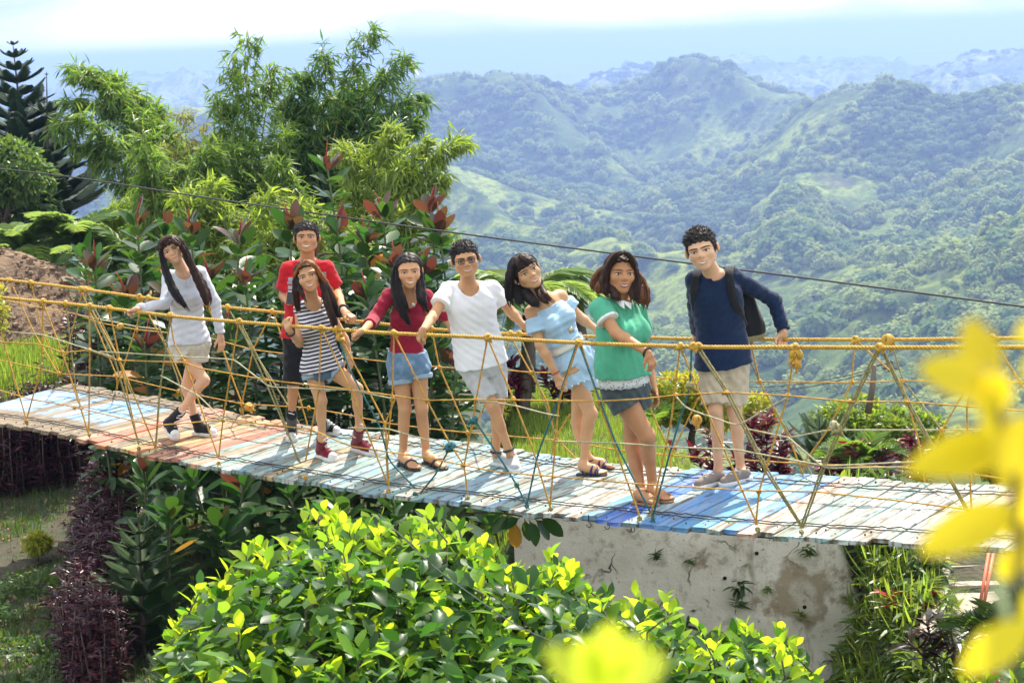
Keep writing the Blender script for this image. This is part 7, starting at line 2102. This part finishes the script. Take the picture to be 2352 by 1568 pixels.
def shrub(label, prof, d0, depth, n_shoot, root_px, seed, size=.100, nmax=300, bot=1700):
    g = np.random.default_rng(seed)
    prof = np.array(prof, float)
    b = at(*root_px, d0 + .3); b[2] = gz(b[0], b[1])
    root = thing('leafy_shrub', label, 'shrub', b)
    leaves = []
    st = MB()
    hub = b + up3 * .5
    i = 0
    while i < n_shoot:
        px = g.uniform(prof[0, 0], prof[-1, 0]); ytop = np.interp(px, prof[:, 0], prof[:, 1]) + 26 * math.sin(px * .071) * math.sin(px * .023 + 1) + g.normal(0, 9)
        f = g.uniform(0, 1) ** 1.25                               # 0 crest .. 1 low front of the shrub
        py = ytop + 18 + f * (bot - ytop)
        if py > bot: continue
        d = d0 + depth * (.5 - f) + g.normal(0, .22)
        tip = at(px, py, d); i += 1
        ax = unit(np.array((g.normal(0, .35), -.25 * f + g.normal(0, .3), 1.0)))
        st.add(*tube(smoothpath(np.array([lerp_(tip, hub, .45) - up3 * .1, tip - ax * .22, tip]), 7), np.linspace(.010, .004, 7), 5))
        nl = g.integers(7, 12); a0 = g.uniform(0, 6.28)
        for k in range(nl):
            t = k / nl
            a = a0 + k * 2.4
            rise = np.interp(t, [0, .25, .6, 1], [2.6, 1.3, .45, -.15]) + g.normal(0, .2)
            dv = ax * rise + np.array((math.cos(a), math.sin(a), 0))
            s = size * np.interp(t, [0, .3, .7, 1], [.75, 1.0, 1.15, 1.1]) * g.uniform(.75, 1.25)
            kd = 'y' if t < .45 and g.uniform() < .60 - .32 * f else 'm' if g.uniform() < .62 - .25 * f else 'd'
            leaves.append((tip - ax * t * .20, dv, s, kd, g.integers(0, 3), d + .6 * f, f))
    # inner older leaves
    for i in range(n_shoot * 5):
        px = g.uniform(prof[0, 0] + 15, prof[-1, 0] - 15); ytop = np.interp(px, prof[:, 0], prof[:, 1]); py = ytop + 70 + g.uniform(0, 1) * (bot - ytop)
        tip = at(px, py, d0 + g.normal(.15, .3) + depth * (.35 - .8 * (py - ytop) / (bot - ytop)))
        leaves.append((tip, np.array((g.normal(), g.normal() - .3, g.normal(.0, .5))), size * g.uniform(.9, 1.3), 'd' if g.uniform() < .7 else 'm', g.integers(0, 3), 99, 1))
    st.put('branches', M_bark, root)['kind'] = 'stuff'
    order = sorted(range(len(leaves)), key=lambda q: leaves[q][5])
    vis = set([q for q in order if proj(leaves[q][0])[1] < 1575][:nmax])
    rest = {}
    for q, (p, dv, s, kd, j, _, f) in enumerate(leaves):
        nn = up3 + g.normal(size=3) * .35
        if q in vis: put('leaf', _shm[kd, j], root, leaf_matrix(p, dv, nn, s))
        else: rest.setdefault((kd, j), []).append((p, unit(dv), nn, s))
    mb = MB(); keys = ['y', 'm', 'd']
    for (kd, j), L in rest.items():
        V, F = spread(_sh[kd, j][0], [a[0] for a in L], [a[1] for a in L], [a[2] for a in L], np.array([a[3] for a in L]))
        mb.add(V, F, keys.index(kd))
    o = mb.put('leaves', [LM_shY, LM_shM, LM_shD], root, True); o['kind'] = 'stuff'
shrub('big glossy bright green shrub filling the bottom centre', [(372,1560),(390,1500),(412,1400),(450,1360),(490,1310),(560,1260),(640,1215),(700,1190),(755,1160),(800,1185),(870,1195),(940,1170),(1000,1185),(1060,1205),(1120,1240),(1190,1265),(1250,1285),(1310,1290),(1350,1330),(1400,1370)], 8.1, 1.9, 560, (850, 1700), 3)
shrub('smaller bright green shrub in front of the concrete wall', [(1380,1400),(1430,1370),(1470,1345),(1490,1330),(1540,1360),(1590,1400),(1640,1460),(1670,1440),(1710,1410),(1760,1440),(1810,1470),(1850,1520),(1880,1560)], 8.6, 1.2, 160, (1600, 1700), 4, nmax=200)
shrub('bright green shrub at the lower right corner behind the yellow leaves', [(2190,1560),(2240,1540),(2300,1520),(2352,1500),(2420,1490)], 9.5, .8, 34, (2330, 1750), 6, nmax=60)

# ------------------------------------------------------------------ blurred golden leaves close to the lens
LM_yel = leafmat('golden_duranta_leaf', (.80, .62, .015), (.90, .72, .02), .35, .5, .08, .4, hue=.006)
LM_lime = leafmat('lime_duranta_leaf', (.55, .62, .03), (.72, .80, .04), .35, .5, .08, .4, hue=.006)
gl_ = thing('golden_shrub', 'blurred golden yellow leaves of a shrub close to the camera at right', 'shrub', (.52, .9, 1.35))
stem = smoothpath(np.array([(.52, .9, 1.35), tuple(at(2420, 1900, .80)), tuple(at(2345, 1500, .75)), tuple(at(2335, 1150, .72)), tuple(at(2300, 900, .71)), tuple(at(2270, 850, .70))]), 30)
MB().add(*tube(stem, np.linspace(.006, .0018, 30), 6)).put('stem', M_stem, gl_)
stem2 = smoothpath(np.array([(.52, .9, 1.35), tuple(at(2560, 1700, .76)), tuple(at(2440, 1300, .72)), tuple(at(2380, 900, .71))]), 24)
MB().add(*tube(stem2, np.linspace(.006, .0018, 24), 6)).put('stem', M_stem, gl_)
V, F = leaf_shape([(0, .03), (.10, .10), (.30, .23), (.55, .27), (.80, .19), (.94, .09), (1.0, .01)], .15, .08)
ym = npmesh('leaf', V, F, True, [LM_yel]); lm_ = npmesh('leaf', V, F, True, [LM_lime])
def fleaf(root, m, a, b_, d, w_=1.0, n_=(0, -.8, .5)):
    d *= .72; w_ *= 1.2
    p, q = at(*a, d), at(*b_, d + rg.uniform(-.02, .02))
    M = leaf_matrix(p, q - p, np.array(n_, float), np.linalg.norm(q - p)); M = M @ Matrix.Diagonal((w_, 1, 1, 1))
    put('leaf', m, root, M)
for a, b_, d, w_ in (((2275,905),(2232,722),.98,.80),((2285,890),(2118,842),.97,.85),((2262,860),(2310,985),.96,1.0),((2305,960),(2215,880),.99,.8),((2352,1010),(2085,1075),1.0,.62),((2345,1160),(2115,1262),1.0,.70),((2360,950),(2300,1090),.98,1.0),((2300,1010),(2370,1140),1.0,1.1),((2352,1120),(2330,1250),1.02,.9),((2380,1420),(2205,1545),1.0,.70),((2340,1300),(2420,1200),1.0,1.0),((2352,880),(2420,800),.98,1.0),((2330,780),(2400,740),.98,1.0),((2380,1240),(2290,1330),1.06,.8),((2400,1350),(2330,1420),1.05,.8)):
    fleaf(gl_, ym, a, b_, d, w_)
g2 = thing('golden_shrub', 'blurred lime yellow leaf cluster at the bottom edge right of centre', 'shrub', (.12, .85, 1.4))
MB().add(*tube(smoothpath(np.array([(.12, .85, 1.4), tuple(at(1500, 1900, .76)), tuple(at(1400, 1600, .72))]), 12), np.linspace(.005, .002, 12), 6)).put('stem', M_stem, g2)
for a, b_, w_ in (((1390,1590),(1402,1432),.95),((1400,1600),(1252,1478),.70),((1400,1600),(1528,1492),.75),((1380,1600),(1330,1470),.8),((1420,1600),(1470,1460),.75),((1400,1640),(1290,1580),.8)):
    fleaf(g2, lm_, a, b_, 1.0, w_)
# ================================================================== grass, soil, wall, steps, pole and wires
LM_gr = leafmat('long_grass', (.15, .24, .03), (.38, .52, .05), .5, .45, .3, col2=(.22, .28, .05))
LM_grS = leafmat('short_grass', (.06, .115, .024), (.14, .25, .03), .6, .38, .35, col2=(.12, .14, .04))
def grass(name, label, pts, h, lm, seed, k=5, wide=1.0, lean=.55):
    g = np.random.default_rng(seed)
    P = np.repeat(np.asarray(pts), k, 0) + g.normal(size=(len(pts) * k, 3)) * np.array((.03, .03, 0))
    P[:, 2] = [gz(x, y) - .01 for x, y in P[:, :2]]
    a = g.uniform(0, 6.28, len(P)); l_ = g.uniform(.1, 1, len(P)) * lean
    D = np.stack([np.cos(a) * l_, np.sin(a) * l_, np.ones(len(P))], -1)
    N_ = np.stack([np.cos(a), np.sin(a), .2 + 0 * a], -1)
    tm = (LF_GRASS[0] * np.array((wide * 1.6, 1, -1)), LF_GRASS[1])
    V, F = spread(tm, P, D, -N_, h * g.uniform(.5, 1.25, len(P)))
    return stuff(name, V, F, lm, None, label, 'grass')
def patch(x0, x1, y0, y1, n, seed, keep=None):
    g = np.random.default_rng(seed)
    p = np.stack([g.uniform(x0, x1, n), g.uniform(y0, y1, n), np.zeros(n)], -1)
    if keep is not None: p = p[keep(p)]
    return p
grass('bank_grass', 'bright long grass on the bank beyond the left end of the deck', patch(-7.2, -4.2, 22.85, 25.0, 3600, 1, lambda p: gz_base(p[:, 0], p[:, 1]) > -1.5), .20, LM_gr, 2, 5, 1.0, .8)
grass('lawn_grass', 'sunlit lawn on the terrace behind the people', patch(-1.0, 2.2, 15.3, 21.9, 15000, 3), .075, LM_gr, 4, 4, 1.2, .9)
onp = lambda p: np.min(np.linalg.norm(p[:, None, :2] - pp[None, ::3, :2], axis=2), 1) > .5
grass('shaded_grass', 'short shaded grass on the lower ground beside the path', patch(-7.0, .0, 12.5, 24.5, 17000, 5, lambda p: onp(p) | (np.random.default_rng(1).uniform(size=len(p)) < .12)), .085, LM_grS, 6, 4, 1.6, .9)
grass('slope_grass', 'long bright grass on the slope between the wall and the steps', patch(2.45, 2.95, 13.6, 15.6, 150, 7), .34, LM_gr, 8, 5, .9, 2.2)
def weeds_on(label, pts, size, lm, seed, tm, h=.25):
    g = np.random.default_rng(seed); P = np.array(pts); P[:, 2] = [gz(x, y) for x, y in P[:, :2]]
    P[:, 2] += h * g.uniform(0, 1, len(P)) ** 1.4
    D = g.normal(size=P.shape) * np.array((1, 1, .5)) + np.array((0, -.5, .35))
    V, F = spread(tm, P, D, up3 + g.normal(size=P.shape) * .35, size * g.uniform(.5, 1.3, len(P)))
    return stuff('weeds', V, F, lm, None, label, 'weeds')
weeds_on('tangled leafy weeds on the slope right of the concrete wall', patch(2.35, 3.05, 12.3, 15.7, 3800, 17), .15, LM_bright, 18, LF_LANCE, .22)
weeds_on('dark leafy weeds in the hollow below the deck beside the steps', patch(2.75, 3.10, 14.2, 15.8, 900, 19), .14, LM_dark, 20, LF_LANCE, .35)
# creeping ground cover at the lower right and lower left
def cover(name, label, pts, size, lm, h, seed):
    g = np.random.default_rng(seed)
    P = np.array(pts); P[:, 2] = [gz(x, y) for x, y in P[:, :2]]; P[:, 2] += g.uniform(.0, h, len(P))
    D = g.normal(size=P.shape) + np.array((0, -.3, .4))
    V, F = spread(LF_SMALL, P, D, up3 + g.normal(size=P.shape) * .4 + np.array((0, -.3, 0)), size * g.uniform(.6, 1.3, len(P)))
    return stuff(name, V, F, lm, None, label, 'ground cover')
cover('ground_cover', 'low creeping green plants at the foot of the concrete wall', patch(1.85, 3.0, 11.2, 14.6, 11000, 9, lambda p: (p[:, 0] > 2.4) | (p[:, 1] < 14.2)), .055, LM_mid, .14, 10)
cover('ground_cover', 'low green weeds on the lower ground at the left edge', patch(-5.4, -3.7, 15.2, 19.0, 5000, 11, lambda p: (onp(p)) & (vnoise(p[:, 0], p[:, 1], 1.3, 4.0) > -.1)), .065, LM_mid, .10, 12)
# dry leaf litter
cover('leaf_litter', 'dry brown leaf litter on the lower ground', patch(-6.0, -1.0, 14.0, 22.0, 3500, 13), .06, leafmat('dry_leaf', (.17, .10, .05), (.25, .14, .06), .8, .2, .4, col2=(.25, .19, .11)), .02, 14)

# soil mound with clods at the left
mc = at(0, 600, 26.4)
def mound_z(x, y):
    dx, dy = x - mc[0], y - mc[1]
    return np.maximum(0, 1.12 - .40 * np.maximum(dx, 0) - .15 * np.maximum(-dx, 0) - .44 * np.maximum(-dy, 0) - .3 * np.maximum(dy, 0))
mx, my = np.meshgrid(np.arange(mc[0] - 4, mc[0] + 3.4, .10), np.arange(mc[1] - 3, mc[1] + 2.4, .10), indexing='ij')
mz = mound_z(mx, my); mz = mz + (vnoise(mx, my, 2.2, 5.0) * .10 + vnoise(mx, my, 6, 6.0) * .05) * (mz > 0)
mzw = np.array([gz(a, b) for a, b in zip(mx.ravel(), my.ravel())]).reshape(mx.shape) - .12 + mz
M_soil = mat('brown_soil', (.21, .135, .082), .95, noise=[(3, (.10, .06, .038), .4, .65), (22, (.22, .15, .10), .5, .7)], bump=(26, .9, .05))
o = put('soil_mound', npmesh('soil_mound', np.stack([mx, my, mzw], -1).reshape(-1, 3), grid_faces(*mx.shape), True, [M_soil])); tag(o, 'brown soil mound strewn with clods at the left', 'soil mound'); 
def clod(seed):
    g = np.random.default_rng(seed)
    V = np.array([(x, y, z) for x in (-1, 1) for y in (-1, 1) for z in (-1, 1)], float) * g.uniform(.5, 1.0, (8, 3)) * np.array((1, .8, .6))
    return V, np.array([[0, 1, 3, 2], [4, 6, 7, 5], [0, 4, 5, 1], [2, 3, 7, 6], [0, 2, 6, 4], [1, 5, 7, 3]])
mb = MB(); g = np.random.default_rng(3)
cs = [clod(i) for i in range(6)]
for i in range(4200):
    x, y = g.uniform(mc[0] - 3.5, mc[0] + 3.0), g.uniform(mc[1] - 3.0, mc[1] + .5)
    h = float(mound_z(x, y))
    if h <= .03: continue
    a = g.uniform(0, 6.28); s = .024 * g.lognormal(0, .45)
    V, F = cs[i % 6]
    Rz = np.array(Matrix.Rotation(a, 3, 'Z') @ Matrix.Rotation(g.uniform(-.6, .6), 3, 'X'))
    mb.add(V @ Rz.T * s + np.array((x, y, gz(x, y) - .10 + h)), F)
co = mb.put('clods', [mat('soil_clod', (.25, .17, .11), .95, noise=(20, (.18, .115, .075), .4, .7))], o, False); co['kind'] = 'stuff'

# concrete retaining wall, plastered, cracked and stained
def wall_material():
    m = bpy.data.materials.new('weathered_concrete'); m.use_nodes = True
    n, l = m.node_tree.nodes, m.node_tree.links
    b = n['Principled BSDF']; b.inputs['Roughness'].default_value = .9; b.inputs['Specular IOR Level'].default_value = .2
    tc = n.new('ShaderNodeTexCoord')
    def no(s, det=8, r=.65, t='FBM'):
        x = n.new('ShaderNodeTexNoise'); x.inputs['Detail'].default_value = det; x.inputs['Roughness'].default_value = r
        if isinstance(s, tuple):
            mp = n.new('ShaderNodeMapping'); mp.inputs['Scale'].default_value = s; l.new(tc.outputs['Object'], mp.inputs[0]); l.new(mp.outputs[0], x.inputs[0]); x.inputs['Scale'].default_value = 1
        else: l.new(tc.outputs['Object'], x.inputs[0]); x.inputs['Scale'].default_value = s
        return x.outputs['Fac']
    def rp(x, a, c, d=0., e=1.):
        r = n.new('ShaderNodeMapRange'); l.new(x, r.inputs[0]); r.inputs[1].default_value = a; r.inputs[2].default_value = c; r.inputs[3].default_value = d; r.inputs[4].default_value = e; return r.outputs[0]
    def mix(f, a, c):
        x = n.new('ShaderNodeMix'); x.data_type = 'RGBA'; l.new(f, x.inputs[0])
        for s_, v in ((6, a), (7, c)):
            if isinstance(v, tuple): x.inputs[s_].default_value = (*v, 1)
            else: l.new(v, x.inputs[s_])
        return x.outputs[2]
    c = mix(rp(no(2.2), .38, .62), (.84, .79, .68), (.72, .66, .55))
    c = mix(rp(no(9), .54, .66, 0, .7), c, (.42, .36, .27))
    c = mix(rp(no((5, 5, 1.1), 8, .7), .56, .66, 0, .75), c, (.30, .24, .16))         # runs
    c = mix(rp(no(1.3, 9, .72), .57, .63, 0, .85), c, (.32, .24, .15))               # damp patches
    c = mix(rp(no(38, 4), .63, .70, 0, .8), c, (.12, .10, .08))                      # pits
    # the damp ring round a drain hole
    gm = n.new('ShaderNodeVectorMath'); gm.operation = 'DISTANCE'; gm.inputs[1].default_value = (2.16, 14.95, -1.33); wb = n.new('ShaderNodeTexNoise'); wb.inputs['Scale'].default_value = 4; wb.inputs['Detail'].default_value = 5; l.new(tc.outputs['Object'], wb.inputs[0])
    vm = n.new('ShaderNodeVectorMath'); vm.operation = 'MULTIPLY_ADD'; vm.inputs[1].default_value = (.6, .6, .6); l.new(wb.outputs['Color'], vm.inputs[0]); l.new(tc.outputs['Object'], vm.inputs[2])
    v2 = n.new('ShaderNodeVectorMath'); v2.operation = 'SUBTRACT'; v2.inputs[1].default_value = (.3, .3, .3); l.new(vm.outputs[0], v2.inputs[0]); l.new(v2.outputs[0], gm.inputs[0])
    ri = n.new('ShaderNodeMath'); ri.operation = 'MULTIPLY'; l.new(rp(gm.outputs['Value'], .12, .20, .45, 1), ri.inputs[0]); l.new(rp(gm.outputs['Value'], .25, .30, .8, 0), ri.inputs[1])
    c = mix(ri.outputs[0], c, (.34, .26, .16))
    v = n.new('ShaderNodeTexVoronoi'); v.feature = 'DISTANCE_TO_EDGE'; v.inputs['Scale'].default_value = 1.7
    wv = n.new('ShaderNodeTexNoise'); wv.inputs['Scale'].default_value = 5; wv.inputs['Detail'].default_value = 6
    mxv = n.new('ShaderNodeMix'); mxv.data_type = 'RGBA'; mxv.inputs[0].default_value = .22; l.new(tc.outputs['Object'], mxv.inputs[6]); l.new(tc.outputs['Object'], wv.inputs[0]); l.new(wv.outputs['Color'], mxv.inputs[7]); l.new(mxv.outputs[2], v.inputs['Vector'])
    cr = n.new('ShaderNodeMath'); cr.operation = 'MULTIPLY'; l.new(rp(v.outputs['Distance'], .004, .014, 1, 0), cr.inputs[0]); l.new(rp(no(1.1, 3), .50, .56), cr.inputs[1])
    c = mix(cr.outputs[0], c, (.09, .075, .06))
    l.new(c, b.inputs['Base Color'])
    bp = n.new('ShaderNodeBump'); bp.inputs['Strength'].default_value = .6; bp.inputs['Distance'].default_value = .02
    l.new(no(14, 8, .7), bp.inputs['Height']); l.new(bp.outputs[0], b.inputs['Normal'])
    return m
M_conc = wall_material()
wt = thing('concrete_wall', 'cracked whitish concrete retaining wall under the bridge', 'wall', (1.2, 15.0, -2.2))
xs = np.linspace(-.05, 2.50, 52); zs_ = np.linspace(-2.3, -.36, 34)
XW, ZW = np.meshgrid(xs, zs_, indexing='ij')
ZW = -2.3 + (ZW + 2.3) * (1 - .178 * sstep(.5, 1.2, XW))
bat = .10 * (-.7 - ZW) + vnoise(XW, ZW, 1.4, 2) * .035 + vnoise(XW, ZW, 5, 7) * .012 + .5 * np.clip(XW - 2.22, 0, None) ** 1.1
YW = 14.98 - bat
YW = YW + .42 * np.clip(XW - 2.20, 0, None) + .0 * ZW
XW2 = XW + .36 * sstep(2.0, 2.5, XW) * (-.7 - ZW) - .16 * sstep(2.0, 2.5, XW)
front = np.stack([XW2, YW, ZW], -1).reshape(-1, 3); back = front + np.array((.12, .34, 0))
N_ = len(front); F1 = grid_faces(52, 34)
mb = MB(); mb.add(np.vstack([front, back]), [np.concatenate([F1, F1[:, ::-1] + N_])])
def edge_strip(ids):
    ids = np.array(ids); return np.stack([ids[:-1], ids[:-1] + N_, ids[1:] + N_, ids[1:]], -1)
mb.F[4].append(edge_strip([i * 34 + 33 for i in range(52)])); mb.mi[4].append(np.zeros(51)); mb.F[4].append(edge_strip([51 * 34 + j for j in range(34)])); mb.mi[4].append(np.zeros(33)); mb.F[4].append(edge_strip([j for j in range(34)])); mb.mi[4].append(np.zeros(33))
mb.put('wall_body', M_conc, wt)
M_hole = mat('drain_hole', (.02, .018, .015), .9)
def wall_pt(px, py):
    p = at(px, py, 14.95)
    i = int(np.clip(np.searchsorted(xs, p[0]), 0, 51)); j = int(np.clip(np.searchsorted(zs_, p[2]), 0, 33))
    return np.array((p[0], YW[i, j], p[2]))
for (x, y) in ((1845, 1388), (1664, 1326), (1738, 1270)):
    p = wall_pt(x, y); a = np.linspace(0, 2 * math.pi, 13)[:-1]
    V = np.vstack([np.c_[p[0] + .016 * np.cos(a), np.full(12, p[1] - .004), p[2] + .016 * np.sin(a)], [p + (0, .01, 0)]])
    MB().add(V, np.array([(i, (i + 1) % 12, 12) for i in range(12)])).put('drain_hole', M_hole, wt)
weeds = [((1505, 1285), .16, 'dark tuft of weeds high on the wall at left'), ((1580, 1290), .10, 'small green weed right of the dark tuft on the wall'), ((1712, 1300), .06, 'tiny green weed near the top middle of the wall'), ((1700, 1360), .24, 'tall thin weed in the middle of the wall'), ((1692, 1395), .20, 'weed with pale leaves at the foot of the tall thin weed'), ((1762, 1355), .12, 'small fern growing on the wall below its top right'), ((1590, 1400), .05, 'tiny weed low on the left of the wall'), ((1855, 1270), .18, 'thin fern by the crack near the right end of the wall'), ((1838, 1420), .20, 'grassy tuft below the damp ring on the wall'), ((1575, 1440), .22, 'thin stalk weed at the lower left of the wall')]
for i, (q, h, lb) in enumerate(weeds):
    p = wall_pt(*q); g = np.random.default_rng(200 + i)
    r_ = thing('wall_weed', lb, 'weed', p, 'weeds growing on the concrete wall')
    n = 22
    P = np.tile(p, (n, 1)) + np.stack([g.normal(0, .012, n), np.full(n, .005), g.uniform(-.1, .6, n) * h * .5], -1)
    D = np.stack([g.normal(0, .8, n), -g.uniform(.2, 1, n), g.uniform(-.2, 1.0, n)], -1)
    V, F = spread(LF_LANCE if i % 2 else LF_BLADE, P, D, up3 + g.normal(size=(n, 3)) * .4, h * .6 * g.uniform(.5, 1.1, n))
    stuff('leaves', V, F, [LM_dark, LM_mid, LM_bright][i % 3], r_)
# banked earth between the wall end and the steps, so that grass and stairs stand on something
M_step = mat('worn_concrete_step', (.40, .35, .27), .9, noise=[(5, (.30, .25, .18), .4, .65), (24, (.16, .13, .09), .58, .7)], bump=(30, .5, .02))
stp = thing('concrete_steps', 'worn concrete garden steps at the lower right', 'steps', at(2210, 1450, 13.4))
sy = [(1262, 1288), (1300, 1330), (1345, 1362), (1382, 1398), (1410, 1424), (1440, 1452)]
for i, (a, b_) in enumerate(sy):
    d = 14.9 - i * .30
    L0, R0 = at(2166 + i * 6 - 8, a, d), at(2288 + i * 4, a, d)
    hx = (R0[0] - L0[0]) / 2
    g = np.random.default_rng(i)
    V, F = box(((L0[0] + R0[0]) / 2, d + .16, (L0[2]) - .30), (hx, .175, .30))
    V = V + g.normal(size=V.shape) * .006
    bm_ = MB().add(V, F); bm_.put('step', M_step, stp, False)
cw = []
for i, (a, b_) in enumerate([(1250, 0)] + [(s_[0], 0) for s_ in sy] + [(1480, 0)]):
    pass
P = smoothpath(np.array([at(2150, 1255, 15.0), at(2165, 1300, 14.6), at(2150, 1370, 14.0), at(2142, 1450, 13.3)]), 12)
mb = MB()
for j in range(11):
    a, b_ = P[j], P[j + 1]
    V = np.array([a + (-.09, 0, 0), a + (.06, 0, .03), b_ + (.06, 0, .03), b_ + (-.09, 0, 0), a + (-.09, 0, -.9), a + (.06, 0, -.9), b_ + (.06, 0, -.9), b_ + (-.09, 0, -.9)])
    mb.add(V, np.array([[0, 1, 2, 3], [0, 3, 7, 4], [1, 5, 6, 2], [0, 4, 5, 1], [2, 6, 7, 3]]))
mb.put('side_kerb', M_step, stp, False)
# two orange poles beside the steps and a black hose
M_orange = mat('orange_paint', (.62, .14, .06), .6, noise=(25, (.45, .25, .15), .5, .7))
for k, (x0, x1) in enumerate(((2272, 2244), (2283, 2252))):
    MBt = MB().add(*tube(np.array([at(x0, 1262, 13.6), at(x1, 1430, 13.2)]), .012, 8)); o = MBt.put('orange_pole', M_orange); tag(o, ('left of the two orange poles slanting in front of the concrete steps', 'right of the two orange poles slanting in front of the concrete steps')[k], 'pole', 'orange poles by the steps')
o = MB().add(*tube(np.array([at(2262, 1515, 11.6), at(2300, 1580, 11.4)]), .010, 7)).put('orange_pole', M_orange); tag(o, 'short orange stick in the lower right corner', 'stick')
o = MB().add(*tube(smoothpath(np.array([at(2168, 1240, 14.4), at(2168, 1290, 14.4), at(2152, 1320, 14.3), at(2146, 1340, 14.3)]), 16), .010, 6)).put('black_hose', M_wire); tag(o, 'black hose hanging down beside the concrete steps', 'hose')
# anchor posts for the deck ends, out of frame, carry the ropes
M_post = mat('concrete_post', (.40, .37, .32), .9, noise=(6, (.28, .25, .2), .4, .7))
for s_, t in ((-9.3, -.06), (-9.3, 1.06), (3.55, -.06), (3.55, 1.06)):
    p = deck_pt(s_, t); V, F = box((p[0], p[1], p[2] - .6), (.11, .11, 1.75)); MB().add(V, F).put('anchor_post', M_post, bridge, False)

# utility pole with bracket and lamp, thin wires, long cable across
po = thing('utility_pole', 'thin wooden utility pole with a small black lamp behind the right railing', 'pole', np.array((at(1996, 1100, 20)[0], 20.0, -.85)))
pt_, pb_ = at(2008, 838, 20), np.array((at(1996, 1100, 20)[0], 20.0, -.9))
M_polew = mat('grey_pole_wood', (.20, .165, .12), .9, noise=((20, 20, 3), (.11, .09, .065), .4, .7))
MB().add(*tube(np.array([pb_, (pb_ + pt_) / 2 + (.012, 0, 0), pt_]), [.036, .031, .026], 9)).put('pole_shaft', M_polew, po)
MB().add(*tube(np.array([pt_ - (0, 0, .02), pt_ + (.10, 0, .01), pt_ + (.17, 0, -.005)]), .008, 6)).put('bracket', M_wire, po)
c = pt_ + np.array((.17, 0, -.02)); a = np.arange(14) * 2 * math.pi / 14
rngs = [(.018, .05), (.03, .02), (.085, -.01), (.09, -.02), (.03, -.025), (.03, -.055), (.01, -.06)]
V = np.concatenate([np.c_[c[0] + r * np.cos(a), c[1] + r * np.sin(a), np.full(14, c[2] + z)] for r, z in rngs]); j = np.arange(14); j2 = (j + 1) % 14
MB().add(V, [np.concatenate([np.stack([k * 14 + j, k * 14 + j2, (k + 1) * 14 + j2, (k + 1) * 14 + j], -1) for k in range(6)])]).put('lamp', M_wire, po)
for k, (p0, p1) in enumerate((((2008, 846), (1690, 888)), ((2008, 852), (1700, 900)))):
    A, B = at(*p0, 20), at(*p1, 24); tt = np.linspace(0, 1, 14)[:, None]
    o = MB().add(*tube(A + (B - A) * tt - up3 * .25 * (tt - tt * tt), .005, 5)).put('power_wire', M_wire); tag(o, ('upper thin wire running left from the utility pole', 'lower thin wire running left from the utility pole')[k], 'wire', 'wires from the utility pole')
A, B = at(-120, 376, 22.5), at(2480, 721, 15.2); tt = np.linspace(0, 1, 60)[:, None]
P = A + (B - A) * tt
mid = at(1040, 535, 18.2); 
k_ = np.argmin(np.linalg.norm(P - mid, axis=1)); P = smoothpath(np.array([A, at(150, 405, 21.6), at(480, 455, 20.6), at(760, 495, 19.6), at(1040, 534, 18.6), at(1500, 594, 17.4), at(1900, 645, 16.4), B]), 60)
o = MB().add(*tube(P, .0085, 6)).put('overhead_cable', M_wire); tag(o, 'long black cable sloping across the valley behind the people', 'cable')
# a thin twine in front of the shrub
o = MB().add(*tube(smoothpath(np.array([at(870, 1180, 9.3), at(985, 1290, 8.0), at(1090, 1370, 7.0), at(1195, 1440, 6.7), at(1310, 1490, 6.6)]), 40), .0022, 5)).put('garden_wire', M_wire); tag(o, 'thin dark wire slanting across the big bright shrub', 'wire')
# corrugated roof corner behind the ferns
rf = thing('shed_roof', 'pale corrugated roof edge half hidden behind the rubber plants at left', 'roof', at(210, 545, 29.5))
V = []; 
for i in range(40):
    x = i / 39
    A = at(165 + 80 * x, 508 + 8 * x, 30.2); B = at(172 + 78 * x, 552 + 2 * x, 29.2); z = .014 * math.sin(i * 1.57)
    V += [A + (0, 0, z), B + (0, 0, z), A + (0, 0, z - .004), B + (0, 0, z - .004)]
V = np.array(V); F = []
for i in range(39): a = i * 4; F += [(a, a + 1, a + 5, a + 4), (a + 2, a + 6, a + 7, a + 3)]
MB().add(V, np.array(F)).put('roof_sheet', mat('galvanised_sheet', (.5, .48, .5), .5, noise=(8, (.36, .33, .34), .4, .7)), rf)
